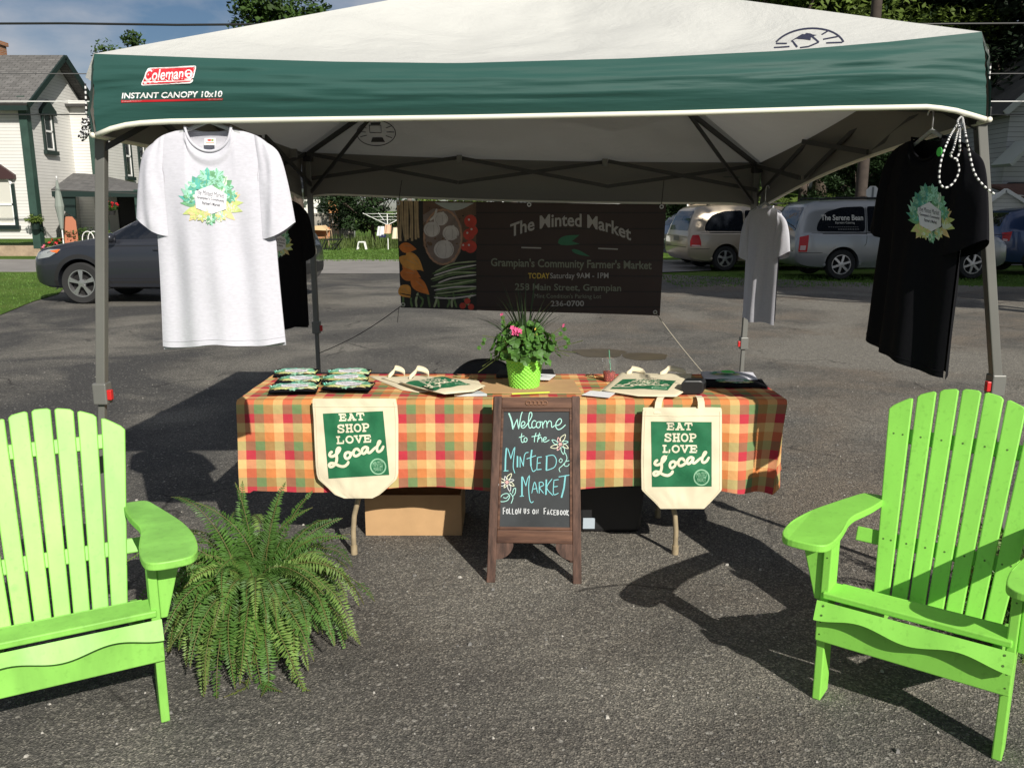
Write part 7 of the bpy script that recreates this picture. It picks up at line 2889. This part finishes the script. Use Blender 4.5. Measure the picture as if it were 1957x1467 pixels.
def car_body(name_mat, ST, axles, rw, parent):
    ST = sorted(ST, key=lambda s_: s_[0])
    A = np.array(ST, float)
    x0, x1 = A[0, 0], A[-1, 0]
    t_ = np.linspace(0, 1, 110)
    xs = x0 + (x1 - x0) * (.5 - .5 * np.cos(PI * t_)) * .5 + (x1 - x0) * t_ * .5
    cols = [np.interp(xs, A[:, 0], A[:, k]) for k in range(1, 6)]
    ker = np.array([.06, .24, .4, .24, .06])
    for _ in range(2):
        cols = [np.concatenate([c[:2], np.convolve(c, ker, 'valid'), c[-2:]]) for c in cols]
    zb, zs, zt, wb, wt = cols
    V, NP = [], None
    for i, x in enumerate(xs):
        h = zs[i] - zb[i]
        half = [(0, zb[i]), (wb[i] * .80, zb[i]), (wb[i] * .955, zb[i] + .045), (wb[i] * .99, zb[i] + h * .22), (wb[i] * 1.0, zb[i] + h * .45),
                (wb[i] * 1.0, zb[i] + h * .66), (wb[i] * .988, zb[i] + h * .84), (wb[i] * .97, zs[i] - .012), (wb[i] * .955, zs[i])]
        g = zt[i] - zs[i]
        w0 = wb[i] * .945
        for q in (.12, .3, .5, .68, .82):
            half.append((lerp(w0, wt[i], q ** 1.15), zs[i] + g * q))
        half += [(wt[i] * .985 - .015, zs[i] + g * .92), (wt[i] * .90, zs[i] + g * .975), (wt[i] * .7, zt[i] + .006), (wt[i] * .35, zt[i] + .016), (0, zt[i] + .02)]
        ring = half + [(-y, z) for y, z in half[-2:0:-1]]
        NP = len(ring)
        V += [(x, y, z) for y, z in ring]
    b = MB()
    n = len(xs)
    fs = []
    for i in range(n - 1):
        for k in range(NP):
            j = (k + 1) % NP
            fs.append((i * NP + k, i * NP + j, (i + 1) * NP + j, (i + 1) * NP + k))
    fs.append(tuple(range(NP)))
    fs.append(tuple((n - 1) * NP + k for k in range(NP)))
    b.add(V, fs)
    o = b.build('body', name_mat, None, smooth=False)
    for ax in axles:
        c = MB()
        c.lathe([(0, -1.3), (rw + .055, -1.3), (rw + .055, 1.3), (0, 1.3)], (ax, 0, rw + .01), 48, axis='Y')
        cut = c.build('cutter', M_PLAST)
        md = o.modifiers.new('b', 'BOOLEAN')
        md.object = cut
        md.operation = 'DIFFERENCE'
        md.solver = 'EXACT'
        dg = bpy.context.evaluated_depsgraph_get()
        me = bpy.data.meshes.new_from_object(o.evaluated_get(dg))
        o.modifiers.clear()
        o.data = me
        bpy.data.objects.remove(cut)
    o.data.polygons.foreach_set('use_smooth', [True] * len(o.data.polygons))
    o.data.set_sharp_from_angle(angle=R(38))
    o.parent = parent
    b = MB()
    b.box(((axles[0] + axles[1]) / 2, 0, .42), (abs(axles[0] - axles[1]) + 1.0, .95, .36))
    b.build('underbody', M_SEAM, parent)
    return o
def side_maps(bv, W_):
    return {-1: projector(bv, (0, -W_, 0), (1, 0, 0), (0, 0, 1), .8), 1: projector(bv, (0, W_, 0), (-1, 0, 0), (0, 0, 1), .8),
            'rear': projector(bv, (-2.2, 0, 0), (0, -1, 0), (0, 0, 1), 1.2), 'front': projector(bv, (2.2, 0, 0), (0, 1, 0), (0, 0, 1), 1.2)}
def smoothpoly(P, rad=.05):
    out = []
    n = len(P)
    for i in range(n):
        p, q, r_ = Vector(P[i - 1]), Vector(P[i]), Vector(P[(i + 1) % n])
        a0 = q + (p - q).normalized() * min(rad, (p - q).length * .4)
        a1 = q + (r_ - q).normalized() * min(rad, (r_ - q).length * .4)
        for k in range(5):
            t = k / 4
            out.append(tuple(lerp(lerp(a0, q, t), lerp(q, a1, t), t)))
    return out
def patch(name, poly, mp_, m, parent, lift=.004, rad=.05, maxlen=.12):
    a_ = Art()
    a_.poly(smoothpoly(poly, rad) if rad else poly, 0, 0)
    return a_.lay(name, [m], parent, mp_, maxlen, 0, lift, world=False)
def seams(lines, mp_, parent, w=.012, m=None, name='panel_gap'):
    for l in lines:
        a_ = Art()
        a_.stroke(l, w, 0, 0, len(l) > 2)
        a_.lay(name, [m or M_SEAM], parent, mp_, .1, 0, .0025, world=False)
def mirror(parent, x, y, z, s_, m):
    b = MB()
    b.lathe([(0, -.055), (.07, -.045), (.095, 0), (.085, .05), (0, .065)], (0, 0, 0), 16, axis='X')
    o = b.build('mirror', m, parent, smooth=True)
    o.location = (x, y + s_ * .10, z)
    o.scale = (1, 1.15, .9)
    return o
SUV = [(2.36, .46, .70, .76, .55, .45), (2.30, .34, .78, .86, .74, .62), (2.12, .27, .86, .95, .85, .74), (1.75, .25, .94, 1.03, .905, .80), (1.3, .25, 1.00, 1.10, .922, .80), (1.02, .25, 1.02, 1.14, .926, .79),
       (.55, .25, 1.03, 1.40, .928, .69), (.15, .25, 1.04, 1.60, .928, .645), (-.3, .25, 1.05, 1.685, .928, .63), (-1.0, .25, 1.07, 1.70, .926, .62), (-1.6, .26, 1.10, 1.66, .92, .61), (-1.95, .28, 1.12, 1.58, .90, .62),
       (-2.14, .30, 1.12, 1.42, .88, .66), (-2.27, .34, 1.06, 1.14, .86, .74), (-2.33, .40, .96, 1.0, .83, .76), (-2.37, .50, .86, .88, .78, .72)]
def make_suv(label, m, group=None, name='suv'):
    t = thing(name, label, 'suv', (0, 0, 0), 0, group)
    r_ = .355
    body = car_body(m, SUV, (1.42, -1.26), r_, t)
    bv = bvh_of([body])
    mp_ = side_maps(bv, .93)
    for s_ in (1, -1):
        k = -s_
        X = lambda P: [(x * k, z) for x, z in P]
        patch('side_window', X([(.86, 1.10), (-.05, 1.12), (-.02, 1.60), (.28, 1.58)]), mp_[s_], M_CGLASS, t)
        patch('side_window', X([(-.13, 1.12), (-.98, 1.15), (-1.02, 1.61), (-.10, 1.61)]), mp_[s_], M_CGLASS, t)
        patch('quarter_window', X([(-1.08, 1.16), (-1.72, 1.24), (-1.66, 1.50), (-1.10, 1.60)]), mp_[s_], M_CGLASS, t)
        seams([X(q) for q in ([(1.02, .98), (.98, .55), (.88, .34)], [(-.09, 1.60), (-.09, .9), (-.12, .34)], [(-.98, 1.14), (-.92, .9), (-1.0, .72)], [(.98, .985), (0, 1.0), (-1.05, 1.03)])], mp_[s_], t, .010)
        seams([X([(.95, .40), (-.9, .40)])], mp_[s_], t, .09, M_PLAST, 'sill_trim')
        for ax in (1.42, -1.26):
            seams([X([(ax + (r_ + .095) * math.cos(a_), r_ + .01 + (r_ + .095) * math.sin(a_)) for a_ in np.linspace(-.2, PI + .2, 16)])], mp_[s_], t, .07, M_PLAST, 'arch_trim')
            wheel(t, ax, s_ * .80, r_, .235, 5, s_)
        for x in (.02, -.86):
            b = MB()
            b.box((x, s_ * .935, .93), (.20, .022, .028))
            b.build('door_handle', m, t, bevel=.008)
        mirror(t, .78, s_ * .90, 1.13, s_, m)
        patch('head_light', X([(2.20, .86), (1.98, .93), (1.72, .93), (1.95, .80), (2.2, .76)]), mp_[s_], M_HEADL, t, .005, .03, .05)
        patch('indicator', X([(1.95, .90), (1.74, .93), (1.80, .87)]), mp_[s_], M_AMBER, t, .009, .01, .04)
        patch('tail_light', X([(-2.06, 1.10), (-2.28, 1.06), (-2.29, .84), (-2.12, .86)]), mp_[s_], M_TAIL, t, .006, .02, .04)
        patch('reverse_light', X([(-2.16, .90), (-2.27, .92), (-2.28, .85), (-2.18, .85)]), mp_[s_], M_TAILW, t, .009, .01, .04)
    patch('windscreen', [(-.66, 1.17), (.66, 1.17), (.56, 1.56), (-.56, 1.56)], mp_['front'], M_CGLASS, t)
    patch('rear_window', [(-.60, 1.22), (.60, 1.22), (.52, 1.56), (-.52, 1.56)], mp_['rear'], M_CGLASS, t)
    patch('number_plate', [(-.26, .80), (.26, .80), (.26, .94), (-.26, .94)], mp_['rear'], M_PLATE, t, .008, .01)
    patch('rear_bumper', [(-.74, .48), (.74, .48), (.74, .66), (-.74, .66)], mp_['rear'], M_PLAST, t, .01, .03)
    return t
VAN = [(2.54, .44, .66, .70, .60, .50), (2.46, .30, .74, .82, .80, .70), (2.2, .23, .85, .94, .92, .80), (1.85, .22, .93, 1.03, .97, .82), (1.62, .22, .96, 1.08, .985, .82), (1.2, .22, .98, 1.36, .99, .76),
       (.75, .22, .99, 1.60, .99, .73), (.35, .22, 1.0, 1.72, .99, .73), (-.3, .22, 1.0, 1.765, .99, .735), (-1.4, .22, 1.0, 1.765, .99, .73), (-2.05, .24, 1.0, 1.74, .985, .72), (-2.27, .26, 1.0, 1.66, .975, .72),
       (-2.42, .30, .99, 1.36, .96, .78), (-2.50, .36, .95, 1.05, .94, .84), (-2.55, .44, .86, .90, .90, .84)]
def make_van(label, m, tailtype, spokes, text=None):
    t = thing('minivan', label, 'minivan', (0, 0, 0), 0, 'minivans parked on the grass verge')
    r_ = .335
    body = car_body(m, VAN, (1.58, -1.48), r_, t)
    bv = bvh_of([body])
    mp_ = side_maps(bv, 1.0)
    for s_ in (1, -1):
        k = -s_
        X = lambda P: [(x * k, z) for x, z in P]
        q = patch('quarter_window', X([(-.98, 1.06), (-2.10, 1.07), (-2.06, 1.26), (-1.86, 1.50), (-1.5, 1.60), (-.98, 1.62)]), mp_[s_], M_CGLASS, t, .005, .09)
        if text and s_ == -1:
            a_ = Art()
            a_.text(text[0], -1.98, 1.31, .96, .125, 0, 0, .02)
            a_.text(text[1], -1.66, 1.225, .44, .06, 0, 0, 0)
            for i in range(9):
                a_.stroke([(-1.60 + .055 * i, 1.115), (-1.57 + .055 * i, 1.115)], .014, 1, 0, False)
            for i in range(14):
                a_.stroke([(-1.82 + .05 * i, 1.165), (-1.79 + .05 * i, 1.165)], .008, 1, 0, False)
            a_.lay('lettering', [mat('window_lettering', (.55, .54, .48), .6), mat('window_lettering_dim', (.20, .20, .19), .6)], q, mp_[s_], .1, 0, .009, world=False)
        patch('side_window', X([(-.02, 1.06), (-.92, 1.06), (-.92, 1.62), (-.02, 1.63)]), mp_[s_], M_CGLASS, t)
        patch('side_window', X([(1.28, 1.06), (.06, 1.06), (.06, 1.63), (.55, 1.58), (.98, 1.36)]), mp_[s_], M_CGLASS, t)
        seams([X(q_) for q_ in ([(1.38, 1.0), (1.30, .7), (1.15, .32)], [(.02, 1.62), (.02, .9), (.02, .32)], [(-.95, 1.64), (-.95, .9), (-1.0, .75)], [(-1.95, 1.02), (-.95, 1.02)])], mp_[s_], t, .011)
        seams([X([(2.3, .985), (1.0, 1.025), (-2.2, 1.035)])], mp_[s_], t, .016, M_CHROME if not tailtype else M_PLAST, 'belt_trim')
        seams([X([(1.1, .36), (-1.0, .36)])], mp_[s_], t, .07, m, 'sill_trim')
        for ax in (1.58, -1.48):
            seams([X([(ax + (r_ + .085) * math.cos(a_), r_ + .01 + (r_ + .085) * math.sin(a_)) for a_ in np.linspace(-.1, PI + .1, 16)])], mp_[s_], t, .06, m, 'wheel_flare')
            wheel(t, ax, s_ * .855, r_, .22, spokes, s_)
        for x in (.14, -.16):
            b = MB()
            b.box((x, s_ * 1.0, .90), (.20, .022, .03))
            b.build('door_handle', m, t, bevel=.008)
        mirror(t, 1.12, s_ * .97, 1.10, s_, m)
        if tailtype:
            patch('tail_light', X([(-2.27, .99), (-2.47, .95), (-2.49, .62), (-2.30, .62)]), mp_[s_], M_TAIL, t, .007, .02, .05)
            patch('reverse_light', X([(-2.33, .76), (-2.45, .76), (-2.46, .66), (-2.34, .66)]), mp_[s_], M_TAILW, t, .011, .01, .05)
        else:
            patch('tail_light', X([(-2.26, .97), (-2.44, .97), (-2.50, .80), (-2.49, .66), (-2.20, .66), (-2.20, .78)]), mp_[s_], M_TAIL, t, .007, .03, .05)
            patch('reverse_light', X([(-2.22, .70), (-2.46, .71), (-2.46, .67), (-2.22, .66)]), mp_[s_], M_TAILW, t, .011, .01, .05)
        patch('head_light', X([(2.42, .80), (2.1, .86), (1.9, .84), (2.1, .70), (2.42, .68)]), mp_[s_], M_HEADL, t, .006, .03, .05)
        seams([X([(-1.95, .60), (-2.3, .60), (-2.48, .60)])], mp_[s_], t, .012)
    patch('rear_window', [(-.72, 1.08), (.72, 1.08), (.62, 1.60), (-.62, 1.60)], mp_['rear'], M_CGLASS, t, .005)
    patch('windscreen', [(-.74, 1.12), (.74, 1.12), (.66, 1.62), (-.66, 1.62)], mp_['front'], M_CGLASS, t)
    patch('number_plate', [(-.22, .80), (.22, .80), (.22, .93), (-.22, .93)], mp_['rear'], M_PLATE, t, .01, .01)
    seams([[(-.80, .64), (.80, .64)]], mp_['rear'], t, .014)
    for s_ in (-1, 1):
        b = MB()
        b.tube([(.7, s_ * .62, 1.775), (.6, s_ * .62, 1.81), (-1.8, s_ * .62, 1.81), (-1.95, s_ * .62, 1.77)], .016, 8)
        b.build('roof_rail', M_PLAST, t, smooth=True)
    return t
def recolour(t, m):
    for ch in t.children:
        if any(s_.material and 'paint' in s_.material.name for s_ in ch.material_slots):
            ch.data = ch.data.copy()
            for i, mm in enumerate(ch.data.materials):
                if mm and 'paint' in mm.name:
                    ch.data.materials[i] = m
def park(t, x, y, rz, z=0, s_=1.0):
    t.location = (x, y, z)
    t.rotation_euler = (0, 0, rz)
    t.scale = (s_, s_, s_)
suv = make_suv('dark grey suv parked facing left behind the white t-shirt', paint('paint_dark_grey', (.030, .033, .042)))
g = gnd(166, 580)
sc = 1.03
park(suv, g.x + 1.42 * sc, g.y + .80 * sc, PI - .02, 0, sc)
tan = make_van('tan minivan with red tail lamp parked left of the pale t-shirt', paint('paint_tan', (.42, .35, .26)), 0, 5)
g = gnd(1382, 517)
rz = R(9)
off = Matrix.Rotation(rz, 3, 'Z') @ Vector((-1.48, -.85, 0))
park(tan, g.x - off.x, g.y - off.y, rz)
silver = make_van('silver minivan with The Serene Bean lettering on its side window', paint('paint_silver', (.30, .31, .31), .5), 1, 6, ('The Serene Bean', 'Espresso Catering'))
g = gnd(1607, 533)
rz = R(3)
off = Matrix.Rotation(rz, 3, 'Z') @ Vector((-1.48, -.85, 0))
park(silver, g.x - off.x, g.y - off.y, rz, 0, 1.06)
M_BLUE = paint('paint_blue', (.020, .045, .12))
blue = copy_tree(suv)
recolour(blue, M_BLUE)
blue['label'] = 'blue suv half hidden by the right edge of the banner'
p = at(1262, 470, 25.5)
park(blue, p.x + 2.5, 26.6, R(10), 0, .95)
b2 = copy_tree(suv)
recolour(b2, M_BLUE)
b2['label'] = 'dark blue suv cut off by the right picture edge'
p = at(1893, 440, 22)
park(b2, p.x + 2.4, 22.6, R(2), 0, 1.0)
w2 = copy_tree(suv)
recolour(w2, paint('paint_white', (.70, .69, .66), .1))
w2['label'] = 'white suv parked up the slope left of the dark pole'
p = at(1622, 362, 41)
park(w2, p.x + .2, 41, PI - .5, p.z - .25, .85)
